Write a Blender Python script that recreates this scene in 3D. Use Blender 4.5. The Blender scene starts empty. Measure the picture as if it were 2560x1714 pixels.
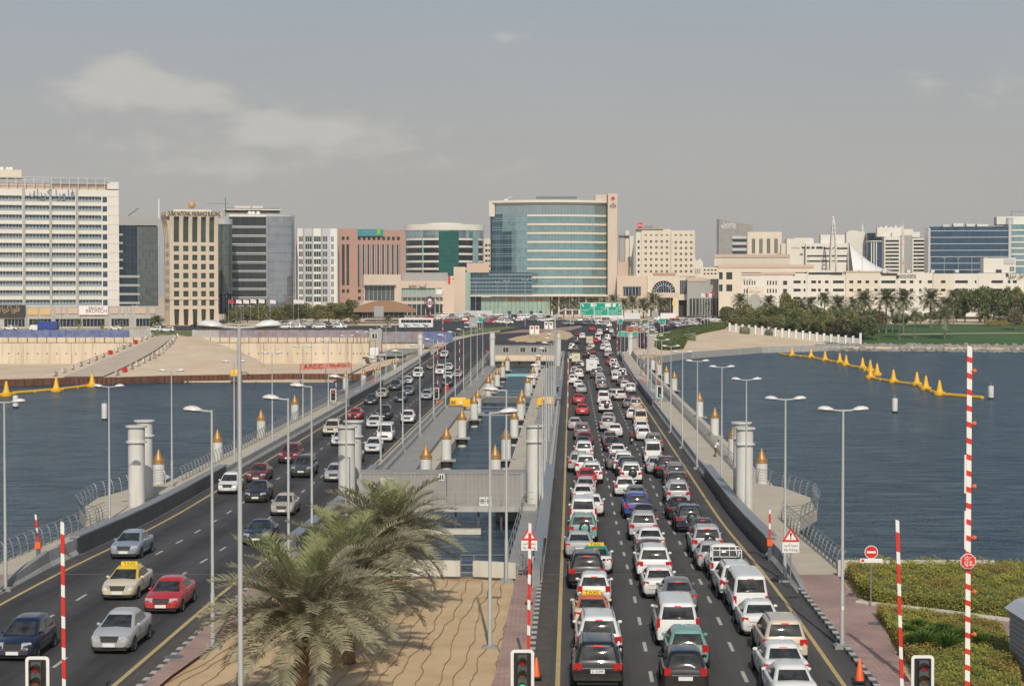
import bpy, bmesh, math, random, unicodedata
from mathutils import Vector, Matrix
SC = bpy.context.scene
RN = random.Random(11)
# ---------------------------------------------------------------- camera
FPX, CAMZ, PYH = 4500.0, 15.0, 735.0          # focal length in photo pixels, eye height, horizon row (photo 2560 x 1714)
TILT = math.atan((857.0 - PYH) / FPX)
cam = bpy.data.cameras.new('camera'); cam_o = bpy.data.objects.new('camera', cam)
SC.collection.objects.link(cam_o); SC.camera = cam_o
cam_o.location = (0, 0, CAMZ); cam_o.rotation_euler = (math.pi / 2 - TILT, 0, 0)
cam.sensor_width = 36.0; cam.lens = FPX / 2560.0 * 36.0; cam.clip_start = 0.5; cam.clip_end = 20000
# ---------------------------------------------------------------- light
SUN_EL, SUN_AZ = math.radians(38.0), math.radians(176.5)     # azimuth from +Y towards +X; sun stands behind the camera
wd = bpy.data.worlds.new('World'); SC.world = wd; wd.use_nodes = True
SKY_STRENGTH = 0.085
SC.view_settings.view_transform = 'Standard'; SC.view_settings.look = 'None'
SC.cycles.max_bounces = 5; SC.cycles.diffuse_bounces = 2; SC.cycles.glossy_bounces = 2; SC.cycles.transmission_bounces = 2; SC.cycles.transparent_max_bounces = 4; SC.cycles.volume_bounces = 0
SC.view_settings.gamma = 1.0; SC.view_settings.exposure = 0.0; SC.view_settings.use_curve_mapping = False
sl = bpy.data.lights.new('sun', 'SUN'); sl.energy = 3.25; sl.angle = math.radians(0.55); sl.color = (1.0, 0.92, 0.79)
so = bpy.data.objects.new('sun', sl); SC.collection.objects.link(so)
sd = Vector((math.sin(SUN_AZ) * math.cos(SUN_EL), math.cos(SUN_AZ) * math.cos(SUN_EL), math.sin(SUN_EL)))
so.rotation_euler = sd.to_track_quat('Z', 'Y').to_euler(); so.location = sd * 300

def build_sky():
    nt = wd.node_tree; N = nt.nodes; L = nt.links
    bg = N['Background']; bg.inputs['Strength'].default_value = SKY_STRENGTH
    sky = N.new('ShaderNodeTexSky'); sky.sky_type = 'NISHITA'; sky.sun_disc = False
    sky.sun_elevation = SUN_EL; sky.sun_rotation = SUN_AZ
    sky.air_density = 1.2; sky.dust_density = 1.6; sky.ozone_density = 1.5; sky.altitude = 0
    tc = N.new('ShaderNodeTexCoord'); sp = N.new('ShaderNodeSeparateXYZ'); L.new(tc.outputs['Generated'], sp.inputs[0])
    def m(op, a, b=None, c=None):
        n = N.new('ShaderNodeMath'); n.operation = op
        for i, v in enumerate((a, b, c)):
            if v is None: continue
            if isinstance(v, (int, float)): n.inputs[i].default_value = v
            else: L.new(v, n.inputs[i])
        return n.outputs[0]
    ay = m('MAXIMUM', m('ABSOLUTE', sp.outputs[1]), 0.25)
    u = m('DIVIDE', sp.outputs[0], ay); v = m('DIVIDE', sp.outputs[2], ay)
    fld = None
    for (u0, v0, a, b, w) in ((-.210, .114, .036, .012, 1.0), (-.215, .125, .018, .009, .9), (-.172, .108, .022, .008, .8), (-.24, .112, .02, .006, .3), (-.138, .093, .018, .0095, 1.1), (-.106, .090, .022, .009, .9), (-.075, .082, .025, .006, .5), (-.20, .084, .06, .008, .6), (-.155, .070, .07, .008, .5), (-.09, .091, .06, .012, .55), (-.03, .070, .05, .008, .4), (-.215, .110, .06, .014, .35),
                              (.226, .117, .014, .008, .6), (.272, .113, .022, .009, .7), (-.003, .141, .010, .006, .55), (.05, .064, .05, .006, .25), (.155, .083, .03, .005, .22), (-.16, .068, .05, .007, .3)):
        e = m('ADD', m('POWER', m('DIVIDE', m('SUBTRACT', u, u0), a), 2.0), m('POWER', m('DIVIDE', m('SUBTRACT', v, v0), b), 2.0))
        g = m('MULTIPLY', m('EXPONENT', m('MULTIPLY', e, -1.0)), w)
        fld = g if fld is None else m('ADD', fld, g)
    cv = N.new('ShaderNodeCombineXYZ'); L.new(u, cv.inputs[0]); L.new(m('MULTIPLY', v, 2.6), cv.inputs[1])
    nz = N.new('ShaderNodeTexNoise'); nz.inputs['Scale'].default_value = 42; nz.inputs['Detail'].default_value = 9; nz.inputs['Roughness'].default_value = .56; nz.inputs['Distortion'].default_value = .35
    L.new(cv.outputs[0], nz.inputs['Vector'])
    nz2 = N.new('ShaderNodeTexNoise'); nz2.inputs['Scale'].default_value = 5; nz2.inputs['Detail'].default_value = 4
    L.new(cv.outputs[0], nz2.inputs['Vector'])
    cl = m('ADD', m('MULTIPLY', fld, 1.15), m('MULTIPLY', m('SUBTRACT', nz.outputs[0], .5), 2.0))
    mr = N.new('ShaderNodeMapRange'); mr.interpolation_type = 'SMOOTHSTEP'
    L.new(cl, mr.inputs[0]); mr.inputs[1].default_value = .22; mr.inputs[2].default_value = 1.5
    # hazy grey that thins with elevation
    mh = N.new('ShaderNodeMapRange'); mh.interpolation_type = 'SMOOTHSTEP'; L.new(sp.outputs[2], mh.inputs[0])
    mh.inputs[1].default_value = .14; mh.inputs[2].default_value = .42; mh.inputs[3].default_value = .97; mh.inputs[4].default_value = .12
    k = 1.0 / SKY_STRENGTH
    hz = N.new('ShaderNodeMix'); hz.data_type = 'RGBA'; L.new(mh.outputs[0], hz.inputs[0])
    L.new(sky.outputs[0], hz.inputs[6])
    m3 = N.new('ShaderNodeMapRange'); m3.interpolation_type = 'SMOOTHSTEP'; L.new(sp.outputs[2], m3.inputs[0]); m3.inputs[1].default_value = .05; m3.inputs[2].default_value = .20
    hc = N.new('ShaderNodeMix'); hc.data_type = 'RGBA'; L.new(m3.outputs[0], hc.inputs[0]); hc.inputs[6].default_value = (.435 * k, .425 * k, .408 * k, 1); hc.inputs[7].default_value = (.352 * k, .402 * k, .452 * k, 1); L.new(hc.outputs[2], hz.inputs[7])
    vz = N.new('ShaderNodeMix'); vz.data_type = 'RGBA'; vz.blend_type = 'MULTIPLY'; vz.inputs[0].default_value = 1
    g2 = m('ADD', m('MULTIPLY', nz2.outputs[0], .10), .95); L.new(hz.outputs[2], vz.inputs[6])
    cg = N.new('ShaderNodeCombineColor'); [L.new(g2, cg.inputs[i]) for i in range(3)]; L.new(cg.outputs[0], vz.inputs[7])
    cm = N.new('ShaderNodeMix'); cm.data_type = 'RGBA'; L.new(m('MULTIPLY', mr.outputs[0], .85), cm.inputs[0])
    L.new(vz.outputs[2], cm.inputs[6]); cm.inputs[7].default_value = (.55 * k, .53 * k, .49 * k, 1)
    L.new(cm.outputs[2], bg.inputs['Color'])
build_sky()

# ---------------------------------------------------------------- photo geometry helpers
def ray(px, py):
    dx, dy = (px - 1280) / FPX, (857.0 - py) / FPX
    ct, st = math.cos(TILT), math.sin(TILT)
    y = ct + dy * st
    return dx / y, (dy * ct - st) / y          # x and z gained per metre of depth
def W(px, py, Y):
    a, b = ray(px, py); return Vector((a * Y, Y, CAMZ + b * Y))
def lin(x, tab):
    if x <= tab[0][0]: return tab[0][1]
    for (a, b), (c, d) in zip(tab, tab[1:]):
        if x <= c: return b + (d - b) * (x - a) / (c - a)
    return tab[-1][1]
def smooth(tab, w):
    return lambda x: sum(lin(x + w * (i - 4) / 4.0, tab) for i in range(9)) / 9.0
zroad = smooth([(0, 0), (92, 0), (125, -.9), (330, -.9), (400, -.3), (450, .3), (540, 3.9), (700, 5), (900, 5.5), (5000, 6)], 10)
def G(px, py, zf=zroad, y0=30.0):
    """world point on the surface z = zf(Y) seen at a photo pixel"""
    a, b = ray(px, py); Y = y0; st = 1.0
    while Y < 3000:
        if CAMZ + b * Y <= zf(Y): break
        Y += st
    lo, hi = Y - st, Y
    for _ in range(25):
        mi = (lo + hi) / 2
        if CAMZ + b * mi <= zf(mi): hi = mi
        else: lo = mi
    return Vector((a * hi, hi, zf(hi)))
def GZ(px, py, z=0.0): return G(px, py, lambda Y: z, 5.0)

# ---------------------------------------------------------------- objects
def tag(o, label=None, cat=None, group=None, kind=None):
    if label: o['label'] = label
    if cat: o['category'] = cat
    if group: o['group'] = group
    if kind: o['kind'] = kind
    return o
def link(o, parent=None, world=False):
    SC.collection.objects.link(o)
    if parent is not None:
        o.parent = parent
        if world: o.matrix_parent_inverse = parent.matrix_basis.inverted()
    return o
def empty(name, loc=(0, 0, 0), rz=0.0, parent=None):
    o = bpy.data.objects.new(name, None); o.empty_display_size = .3
    o.location = loc; o.rotation_euler = (0, 0, rz); return link(o, parent)
def thing(name, label, cat, loc=(0, 0, 0), rz=0.0, group=None):
    return tag(empty(name, loc, rz), label, cat, group)

class MB:
    def __init__(s): s.v = []; s.f = []; s.m = []
    def add(s, vs, fs, m=0):
        b = len(s.v); s.v += [tuple(v) for v in vs]
        for f in fs: s.f.append([b + i for i in f]); s.m.append(m)
        return s
    def quad(s, a, b, c, d, m=0): return s.add((a, b, c, d), ((0, 1, 2, 3),), m)
    def poly(s, pts, m=0): return s.add(pts, (tuple(range(len(pts))),), m)
    def box(s, x0, x1, y0, y1, z0, z1, m=0):
        return s.hexa([(x0, y0, z0), (x1, y0, z0), (x1, y1, z0), (x0, y1, z0), (x0, y0, z1), (x1, y0, z1), (x1, y1, z1), (x0, y1, z1)], m)
    def hexa(s, p, m=0):
        return s.add(p, ((0, 3, 2, 1), (4, 5, 6, 7), (0, 1, 5, 4), (1, 2, 6, 5), (2, 3, 7, 6), (3, 0, 4, 7)), m)
    def prism(s, pts, z0, z1, m=0):
        n = len(pts); vs = [(x, y, z0) for x, y in pts] + [(x, y, z1) for x, y in pts]
        fs = [tuple(range(n - 1, -1, -1)), tuple(range(n, 2 * n))] + [(i, (i + 1) % n, n + (i + 1) % n, n + i) for i in range(n)]
        return s.add(vs, fs, m)
    def prismy(s, pts, y0, y1, m=0):           # outline in x,z pushed along y
        n = len(pts); vs = [(x, y0, z) for x, z in pts] + [(x, y1, z) for x, z in pts]
        fs = [tuple(range(n)), tuple(range(2 * n - 1, n - 1, -1))] + [(n + i, n + (i + 1) % n, (i + 1) % n, i) for i in range(n)]
        return s.add(vs, fs, m)
    def loft(s, rings, m=0, cap=True, close=True):
        n = len(rings[0]); vs = [p for r in rings for p in r]; fs = []
        for k in range(len(rings) - 1):
            for i in range(n if close else n - 1):
                j = (i + 1) % n; fs.append((k * n + i, k * n + j, (k + 1) * n + j, (k + 1) * n + i))
        if cap: fs += [tuple(range(n - 1, -1, -1)), tuple((len(rings) - 1) * n + i for i in range(n))]
        return s.add(vs, fs, m)
    def tube(s, p0, p1, r, n=8, r2=None, m=0, cap=True):
        return s.path([p0, p1], [r, r if r2 is None else r2], n, m, cap)
    def path(s, pts, r, n=6, m=0, cap=True):
        pts = [Vector(p) for p in pts]; rs = r if isinstance(r, (list, tuple)) else [r] * len(pts)
        rings = []; up = None
        for i, p in enumerate(pts):
            d = (pts[min(i + 1, len(pts) - 1)] - pts[max(i - 1, 0)]).normalized()
            if up is None: up = Vector((0, 0, 1)) if abs(d.z) < .9 else Vector((1, 0, 0))
            a = d.cross(up).normalized(); b = a.cross(d).normalized()
            rings.append([p + a * math.cos(2 * math.pi * k / n) * rs[i] + b * math.sin(2 * math.pi * k / n) * rs[i] for k in range(n)])
        return s.loft(rings, m, cap)
    def lathe(s, cx, cy, prof, n=16, m=0, ms=None, cap=True):
        b = len(s.f)
        s.loft([[(cx + r * math.cos(2 * math.pi * k / n), cy + r * math.sin(2 * math.pi * k / n), z) for k in range(n)] for r, z in prof], m, cap)
        if ms:
            for k, mm in enumerate(ms):
                for i in range(n): s.m[b + k * n + i] = mm
        return s
    def ell(s, c, rx, ry, rz, n=10, k=6, m=0, half=False):
        rings = []
        for j in range(k + 1):
            t = -math.pi / 2 + math.pi * j / k
            if half: t = math.pi / 2 * j / k
            q = max(math.cos(t), .02)
            rings.append([(c[0] + rx * q * math.cos(2 * math.pi * i / n), c[1] + ry * q * math.sin(2 * math.pi * i / n), c[2] + rz * math.sin(t)) for i in range(n)])
        return s.loft(rings, m)
    def mesh(s, name, mats, smooth=False, ang=40):
        me = bpy.data.meshes.new(name); me.from_pydata(s.v, [], s.f)
        for mt in (mats if isinstance(mats, (list, tuple)) else [mats]): me.materials.append(mt)
        if any(s.m): me.polygons.foreach_set('material_index', s.m)
        if smooth:
            me.polygons.foreach_set('use_smooth', [True] * len(s.f))
            try: me.set_sharp_from_angle(angle=math.radians(ang))
            except Exception: pass
        me.update(); return me
    def build(s, name, mats, parent=None, smooth=False, world=True, ang=40):
        o = bpy.data.objects.new(name, s.mesh(name, mats, smooth, ang)); return link(o, parent, world)
def inst(name, me, parent=None, loc=(0, 0, 0), rot=(0, 0, 0), sc=None, color=None):
    o = bpy.data.objects.new(name, me); o.location = loc; o.rotation_euler = rot
    if sc is not None: o.scale = (sc, sc, sc) if isinstance(sc, (int, float)) else sc
    if color is not None: o.color = (color[0], color[1], color[2], 1)
    return link(o, parent)

# ---------------------------------------------------------------- materials
def _new(name):
    m = bpy.data.materials.new(name); m.use_nodes = True
    return m, m.node_tree.nodes, m.node_tree.links, m.node_tree.nodes['Principled BSDF']
def mat(name, c, r=.6, metal=0.0, var=.10, scale=1.5, bump=0.0, bscale=20.0, spec=.5, coat=0.0, emit=0.0, c2=None, objc=False, stretch=(1, 1, 1), dirt=0.0):
    m, N, L, P = _new(name)
    P.inputs['Roughness'].default_value = r; P.inputs['Metallic'].default_value = metal
    P.inputs['Specular IOR Level'].default_value = spec; P.inputs['Coat Weight'].default_value = coat; P.inputs['Coat Roughness'].default_value = .06
    tc = N.new('ShaderNodeTexCoord'); mp = N.new('ShaderNodeMapping'); mp.inputs['Scale'].default_value = stretch
    if objc: L.new(tc.outputs['Object'], mp.inputs[0])
    else:
        ge = N.new('ShaderNodeNewGeometry'); L.new(ge.outputs['Position'], mp.inputs[0])
    nz = N.new('ShaderNodeTexNoise'); nz.inputs['Scale'].default_value = scale; nz.inputs['Detail'].default_value = 6; nz.inputs['Roughness'].default_value = .6
    L.new(mp.outputs[0], nz.inputs['Vector'])
    mx = N.new('ShaderNodeMix'); mx.data_type = 'RGBA'; L.new(nz.outputs[0], mx.inputs[0])
    if c2 is None:
        a = [max(0, x * (1 - 2 * var)) for x in c]; b = [min(1, x * (1 + 2 * var)) for x in c]
    else:
        a, b = c, c2
        mr = N.new('ShaderNodeMapRange'); mr.inputs[1].default_value = .3; mr.inputs[2].default_value = .7
        L.new(nz.outputs[0], mr.inputs[0]); L.new(mr.outputs[0], mx.inputs[0])
    mx.inputs[6].default_value = (*a, 1); mx.inputs[7].default_value = (*b, 1)
    col = mx.outputs[2]
    if dirt:
        mp2 = N.new('ShaderNodeMapping'); mp2.inputs['Scale'].default_value = (1.2, 1.2, .12); L.new(mp.inputs[0].links[0].from_socket, mp2.inputs[0])
        n2 = N.new('ShaderNodeTexNoise'); n2.inputs['Scale'].default_value = 1.3; n2.inputs['Detail'].default_value = 5; L.new(mp2.outputs[0], n2.inputs['Vector'])
        r2 = N.new('ShaderNodeMapRange'); r2.inputs[1].default_value = .48; r2.inputs[2].default_value = .75; r2.inputs[4].default_value = dirt; L.new(n2.outputs[0], r2.inputs[0])
        m2 = N.new('ShaderNodeMix'); m2.data_type = 'RGBA'; L.new(r2.outputs[0], m2.inputs[0]); L.new(col, m2.inputs[6]); m2.inputs[7].default_value = (c[0] * .45, c[1] * .38, c[2] * .30, 1); col = m2.outputs[2]
    L.new(col, P.inputs['Base Color'])
    if emit:
        L.new(col, P.inputs['Emission Color']); P.inputs['Emission Strength'].default_value = emit
    if bump:
        n3 = N.new('ShaderNodeTexNoise'); n3.inputs['Scale'].default_value = bscale; n3.inputs['Detail'].default_value = 4; L.new(mp.outputs[0], n3.inputs['Vector'])
        bp = N.new('ShaderNodeBump'); bp.inputs['Strength'].default_value = bump; bp.inputs['Distance'].default_value = .05
        L.new(n3.outputs[0], bp.inputs['Height']); L.new(bp.outputs[0], P.inputs['Normal'])
    return m
def paint_mat():
    m, N, L, P = _new('car_paint'); oi = N.new('ShaderNodeObjectInfo')
    ge = N.new('ShaderNodeNewGeometry'); nz = N.new('ShaderNodeTexNoise'); nz.inputs['Scale'].default_value = 2.2; nz.inputs['Detail'].default_value = 5; L.new(ge.outputs['Position'], nz.inputs['Vector'])
    sp = N.new('ShaderNodeSeparateXYZ'); tc = N.new('ShaderNodeTexCoord'); L.new(tc.outputs['Object'], sp.inputs[0])
    mr = N.new('ShaderNodeMapRange'); mr.inputs[1].default_value = .75; mr.inputs[2].default_value = .2; L.new(sp.outputs[2], mr.inputs[0])
    mu = N.new('ShaderNodeMath'); mu.operation = 'MULTIPLY'; L.new(mr.outputs[0], mu.inputs[0]); L.new(nz.outputs[0], mu.inputs[1])
    m2 = N.new('ShaderNodeMath'); m2.operation = 'MULTIPLY'; L.new(mu.outputs[0], m2.inputs[0]); m2.inputs[1].default_value = .55
    mx = N.new('ShaderNodeMix'); mx.data_type = 'RGBA'; L.new(m2.outputs[0], mx.inputs[0]); L.new(oi.outputs['Color'], mx.inputs[6]); mx.inputs[7].default_value = (.24, .20, .15, 1)
    L.new(mx.outputs[2], P.inputs['Base Color']); P.inputs['Roughness'].default_value = .38; P.inputs['Coat Weight'].default_value = .8; P.inputs['Coat Roughness'].default_value = .08
    return m
def asphalt_mat(name, base, slope, x0, lane):
    """asphalt with fine grain, darker oil strip between the wheel tracks, dusty edges along the road direction"""
    m, N, L, P = _new(name); ge = N.new('ShaderNodeNewGeometry'); sp = N.new('ShaderNodeSeparateXYZ'); L.new(ge.outputs['Position'], sp.inputs[0])
    def ma(op, a, b):
        n = N.new('ShaderNodeMath'); n.operation = op
        for i, v in enumerate((a, b)):
            if isinstance(v, (int, float)): n.inputs[i].default_value = v
            else: L.new(v, n.inputs[i])
        return n.outputs[0]
    lx = ma('SUBTRACT', ma('SUBTRACT', sp.outputs[0], ma('MULTIPLY', sp.outputs[1], slope)), x0)
    wv = ma('COSINE', ma('MULTIPLY', lx, 2 * math.pi / lane), 0)
    cb = N.new('ShaderNodeCombineXYZ'); L.new(ma('MULTIPLY', lx, 1.0), cb.inputs[0]); L.new(ma('MULTIPLY', sp.outputs[1], .05), cb.inputs[1])
    n1 = N.new('ShaderNodeTexNoise'); n1.inputs['Scale'].default_value = 2.2; n1.inputs['Detail'].default_value = 6; L.new(cb.outputs[0], n1.inputs['Vector'])
    n2 = N.new('ShaderNodeTexNoise'); n2.inputs['Scale'].default_value = .35; n2.inputs['Detail'].default_value = 5; L.new(ge.outputs['Position'], n2.inputs['Vector'])
    n3 = N.new('ShaderNodeTexNoise'); n3.inputs['Scale'].default_value = 25; n3.inputs['Detail'].default_value = 2; L.new(ge.outputs['Position'], n3.inputs['Vector'])
    f = ma('ADD', ma('ADD', ma('MULTIPLY', wv, .17), ma('MULTIPLY', n1.outputs[0], .55)), ma('ADD', ma('MULTIPLY', n2.outputs[0], .35), ma('MULTIPLY', n3.outputs[0], .25)))
    mr = N.new('ShaderNodeMapRange'); mr.inputs[1].default_value = .3; mr.inputs[2].default_value = .9; L.new(f, mr.inputs[0])
    mx = N.new('ShaderNodeMix'); mx.data_type = 'RGBA'; L.new(mr.outputs[0], mx.inputs[0])
    mx.inputs[6].default_value = (*[b * .58 for b in base], 1); mx.inputs[7].default_value = (*[b * 1.5 for b in base], 1)
    L.new(mx.outputs[2], P.inputs['Base Color']); P.inputs['Roughness'].default_value = .82; P.inputs['Specular IOR Level'].default_value = .3
    bp = N.new('ShaderNodeBump'); bp.inputs['Strength'].default_value = .25; bp.inputs['Distance'].default_value = .01; L.new(n3.outputs[0], bp.inputs['Height']); L.new(bp.outputs[0], P.inputs['Normal'])
    return m
def brick_mat(name, c1, c2, mortar, scale, rot=0.0, bw=.5, rh=.25, ms=.02, rough=.85, wall=False, bump=.3, spec=.3, metal=0.0, noise=.0, msr=None):
    m, N, L, P = _new(name); ge = N.new('ShaderNodeNewGeometry'); mp = N.new('ShaderNodeMapping'); L.new(ge.outputs['Position'], mp.inputs[0])
    mp.inputs['Rotation'].default_value = (math.pi / 2 if wall else 0, 0, rot) if not wall else (-math.pi / 2, 0, 0)
    b = N.new('ShaderNodeTexBrick'); L.new(mp.outputs[0], b.inputs['Vector']); b.inputs['Scale'].default_value = scale
    b.inputs['Color1'].default_value = (*c1, 1); b.inputs['Color2'].default_value = (*c2, 1); b.inputs['Mortar'].default_value = (*mortar, 1)
    b.inputs['Brick Width'].default_value = bw; b.inputs['Row Height'].default_value = rh; b.inputs['Mortar Size'].default_value = ms; b.inputs['Mortar Smooth'].default_value = .1
    if wall: b.offset = 0.0
    nz = N.new('ShaderNodeTexNoise'); nz.inputs['Scale'].default_value = .35; nz.inputs['Detail'].default_value = 6; L.new(ge.outputs['Position'], nz.inputs['Vector'])
    mr = N.new('ShaderNodeMapRange'); mr.inputs[1].default_value = .25; mr.inputs[2].default_value = .75; mr.inputs[3].default_value = .72; mr.inputs[4].default_value = 1.2; L.new(nz.outputs[0], mr.inputs[0])
    mx = N.new('ShaderNodeMix'); mx.data_type = 'RGBA'; mx.blend_type = 'MULTIPLY'; mx.inputs[0].default_value = 1
    cc = N.new('ShaderNodeCombineColor'); [L.new(mr.outputs[0], cc.inputs[i]) for i in range(3)]
    L.new(b.outputs['Color'], mx.inputs[6]); L.new(cc.outputs[0], mx.inputs[7]); L.new(mx.outputs[2], P.inputs['Base Color'])
    P.inputs['Roughness'].default_value = rough; P.inputs['Specular IOR Level'].default_value = spec; P.inputs['Metallic'].default_value = metal
    if bump:
        bp = N.new('ShaderNodeBump'); bp.inputs['Strength'].default_value = bump; bp.inputs['Distance'].default_value = .02; bp.invert = True
        L.new(b.outputs['Fac'], bp.inputs['Height']); L.new(bp.outputs[0], P.inputs['Normal'])
    return m
def glass_mat(name, c1, c2, pane=(1.5, 3.5), frame=(.25, .27, .28), fs=.03, rough=.06, spec=.8, metal=.55, wob=.035):
    """tinted curtain-wall glass: mirror-like panes, each a shade of its own and slightly out of true, with thin frames"""
    m, N, L, P = _new(name); ge = N.new('ShaderNodeNewGeometry'); mp = N.new('ShaderNodeMapping'); L.new(ge.outputs['Position'], mp.inputs[0]); mp.inputs['Rotation'].default_value = (-math.pi / 2, 0, 0)
    b = N.new('ShaderNodeTexBrick'); b.offset = 0; L.new(mp.outputs[0], b.inputs['Vector']); b.inputs['Scale'].default_value = 1
    b.inputs['Brick Width'].default_value = pane[0]; b.inputs['Row Height'].default_value = pane[1]; b.inputs['Mortar Size'].default_value = fs; b.inputs['Mortar Smooth'].default_value = 0
    b.inputs['Color1'].default_value = (*c1, 1); b.inputs['Color2'].default_value = (*c2, 1); b.inputs['Mortar'].default_value = (*frame, 1)
    L.new(b.outputs['Color'], P.inputs['Base Color']); P.inputs['Specular IOR Level'].default_value = spec
    inv = N.new('ShaderNodeMath'); inv.operation = 'MULTIPLY_ADD'; L.new(b.outputs['Fac'], inv.inputs[0]); inv.inputs[1].default_value = -metal; inv.inputs[2].default_value = metal; L.new(inv.outputs[0], P.inputs['Metallic'])
    ro = N.new('ShaderNodeMath'); ro.operation = 'MULTIPLY_ADD'; L.new(b.outputs['Fac'], ro.inputs[0]); ro.inputs[1].default_value = .4; ro.inputs[2].default_value = rough; L.new(ro.outputs[0], P.inputs['Roughness'])
    nz = N.new('ShaderNodeTexNoise'); nz.inputs['Scale'].default_value = .45; nz.inputs['Detail'].default_value = 3; L.new(ge.outputs['Position'], nz.inputs['Vector'])
    bp = N.new('ShaderNodeBump'); bp.inputs['Strength'].default_value = wob * 10; bp.inputs['Distance'].default_value = .08; L.new(nz.outputs[0], bp.inputs['Height']); L.new(bp.outputs[0], P.inputs['Normal'])
    return m
def corr_mat(name, c, period, vert=True, rough=.55, var=.15, c2=None, depth=.5):
    m = mat(name, c, rough, var=var, scale=.8, c2=c2, dirt=.25); N = m.node_tree.nodes; L = m.node_tree.links; P = N['Principled BSDF']
    ge = N.new('ShaderNodeNewGeometry'); wv = N.new('ShaderNodeTexWave'); wv.wave_type = 'BANDS'; wv.bands_direction = 'X' if vert else 'Z'
    wv.inputs['Scale'].default_value = 2 * math.pi / period / 20.0 * 1.0; L.new(ge.outputs['Position'], wv.inputs['Vector'])
    bp = N.new('ShaderNodeBump'); bp.inputs['Strength'].default_value = depth; bp.inputs['Distance'].default_value = period * .25; L.new(wv.outputs['Fac'], bp.inputs['Height']); L.new(bp.outputs[0], P.inputs['Normal'])
    return m
def water_mat():
    m, N, L, P = _new('water'); ge = N.new('ShaderNodeNewGeometry')
    P.inputs['Roughness'].default_value = .16; P.inputs['IOR'].default_value = 1.33; P.inputs['Specular IOR Level'].default_value = .10
    hs = None; cx = N.new('ShaderNodeMix'); cx.data_type = 'RGBA'; cx.inputs[6].default_value = (.010, .031, .052, 1); cx.inputs[7].default_value = (.085, .125, .155, 1); L.new(cx.outputs[2], P.inputs['Base Color'])
    for sc, st, w, rot in ((.55, (1, .75, 1), .55, .3), (1.9, (1, .7, 1), .32, -.2), (5.0, (1, .8, 1), .13, .1)):
        mp = N.new('ShaderNodeMapping'); mp.inputs['Scale'].default_value = st; mp.inputs['Rotation'].default_value = (0, 0, rot); L.new(ge.outputs['Position'], mp.inputs[0])
        nz = N.new('ShaderNodeTexNoise'); nz.inputs['Scale'].default_value = sc; nz.inputs['Detail'].default_value = 3; L.new(mp.outputs[0], nz.inputs['Vector'])
        mu = N.new('ShaderNodeMath'); mu.operation = 'MULTIPLY'; L.new(nz.outputs[0], mu.inputs[0]); mu.inputs[1].default_value = w
        if hs is None: hs = mu.outputs[0]
        else:
            ad = N.new('ShaderNodeMath'); ad.operation = 'ADD'; L.new(hs, ad.inputs[0]); L.new(mu.outputs[0], ad.inputs[1]); hs = ad.outputs[0]
    # wind lanes: calmer and rougher streaks
    mp = N.new('ShaderNodeMapping'); mp.inputs['Scale'].default_value = (.012, .05, 1); L.new(ge.outputs['Position'], mp.inputs[0])
    nz = N.new('ShaderNodeTexNoise'); nz.inputs['Scale'].default_value = 1.0; nz.inputs['Detail'].default_value = 5; nz.inputs['Distortion'].default_value = .6; L.new(mp.outputs[0], nz.inputs['Vector'])
    mr = N.new('ShaderNodeMapRange'); mr.inputs[1].default_value = .35; mr.inputs[2].default_value = .65; mr.inputs[3].default_value = .55; mr.inputs[4].default_value = 1.0; L.new(nz.outputs[0], mr.inputs[0])
    mp = N.new('ShaderNodeMapping'); mp.inputs['Scale'].default_value = (.10, .55, 1); L.new(ge.outputs['Position'], mp.inputs[0]); n4 = N.new('ShaderNodeTexNoise'); n4.inputs['Scale'].default_value = 1.6; n4.inputs['Detail'].default_value = 6; n4.inputs['Roughness'].default_value = .65; L.new(mp.outputs[0], n4.inputs['Vector'])
    mq = N.new('ShaderNodeMath'); mq.operation = 'MULTIPLY_ADD'; L.new(n4.outputs[0], mq.inputs[0]); mq.inputs[1].default_value = 4.6; mq.inputs[2].default_value = -2.3; md = N.new('ShaderNodeMath'); md.operation = 'MULTIPLY_ADD'; md.use_clamp = True; L.new(nz.outputs[0], md.inputs[0]); md.inputs[1].default_value = .7; L.new(mq.outputs[0], md.inputs[2]); L.new(md.outputs[0], cx.inputs[0])  # paler streaks in the base colour stand in for the sheen of wind-roughened ripples
    df = N.new('ShaderNodeBsdfDiffuse'); L.new(cx.outputs[2], df.inputs['Color']); gl = N.new('ShaderNodeBsdfGlossy'); gl.inputs['Roughness'].default_value = .16; gl.inputs['Color'].default_value = (.80, .90, 1.0, 1); fr = N.new('ShaderNodeFresnel'); fr.inputs[0].default_value = 1.33; fm = N.new('ShaderNodeMath'); fm.operation = 'MULTIPLY'; L.new(fr.outputs[0], fm.inputs[0]); fm.inputs[1].default_value = .55; mw = N.new('ShaderNodeMixShader'); L.new(fm.outputs[0], mw.inputs[0]); L.new(df.outputs[0], mw.inputs[1]); L.new(gl.outputs[0], mw.inputs[2]); L.new(mw.outputs[0], N['Material Output'].inputs[0])   # waves at a low angle mirror only part of the sky
    bp = N.new('ShaderNodeBump'); bp.inputs['Distance'].default_value = .9; L.new(bp.outputs[0], gl.inputs['Normal']); L.new(bp.outputs[0], fr.inputs['Normal']); L.new(bp.outputs[0], df.inputs['Normal']); L.new(mr.outputs[0], bp.inputs['Strength']); L.new(hs, bp.inputs['Height']); L.new(bp.outputs[0], P.inputs['Normal'])
    return m

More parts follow.
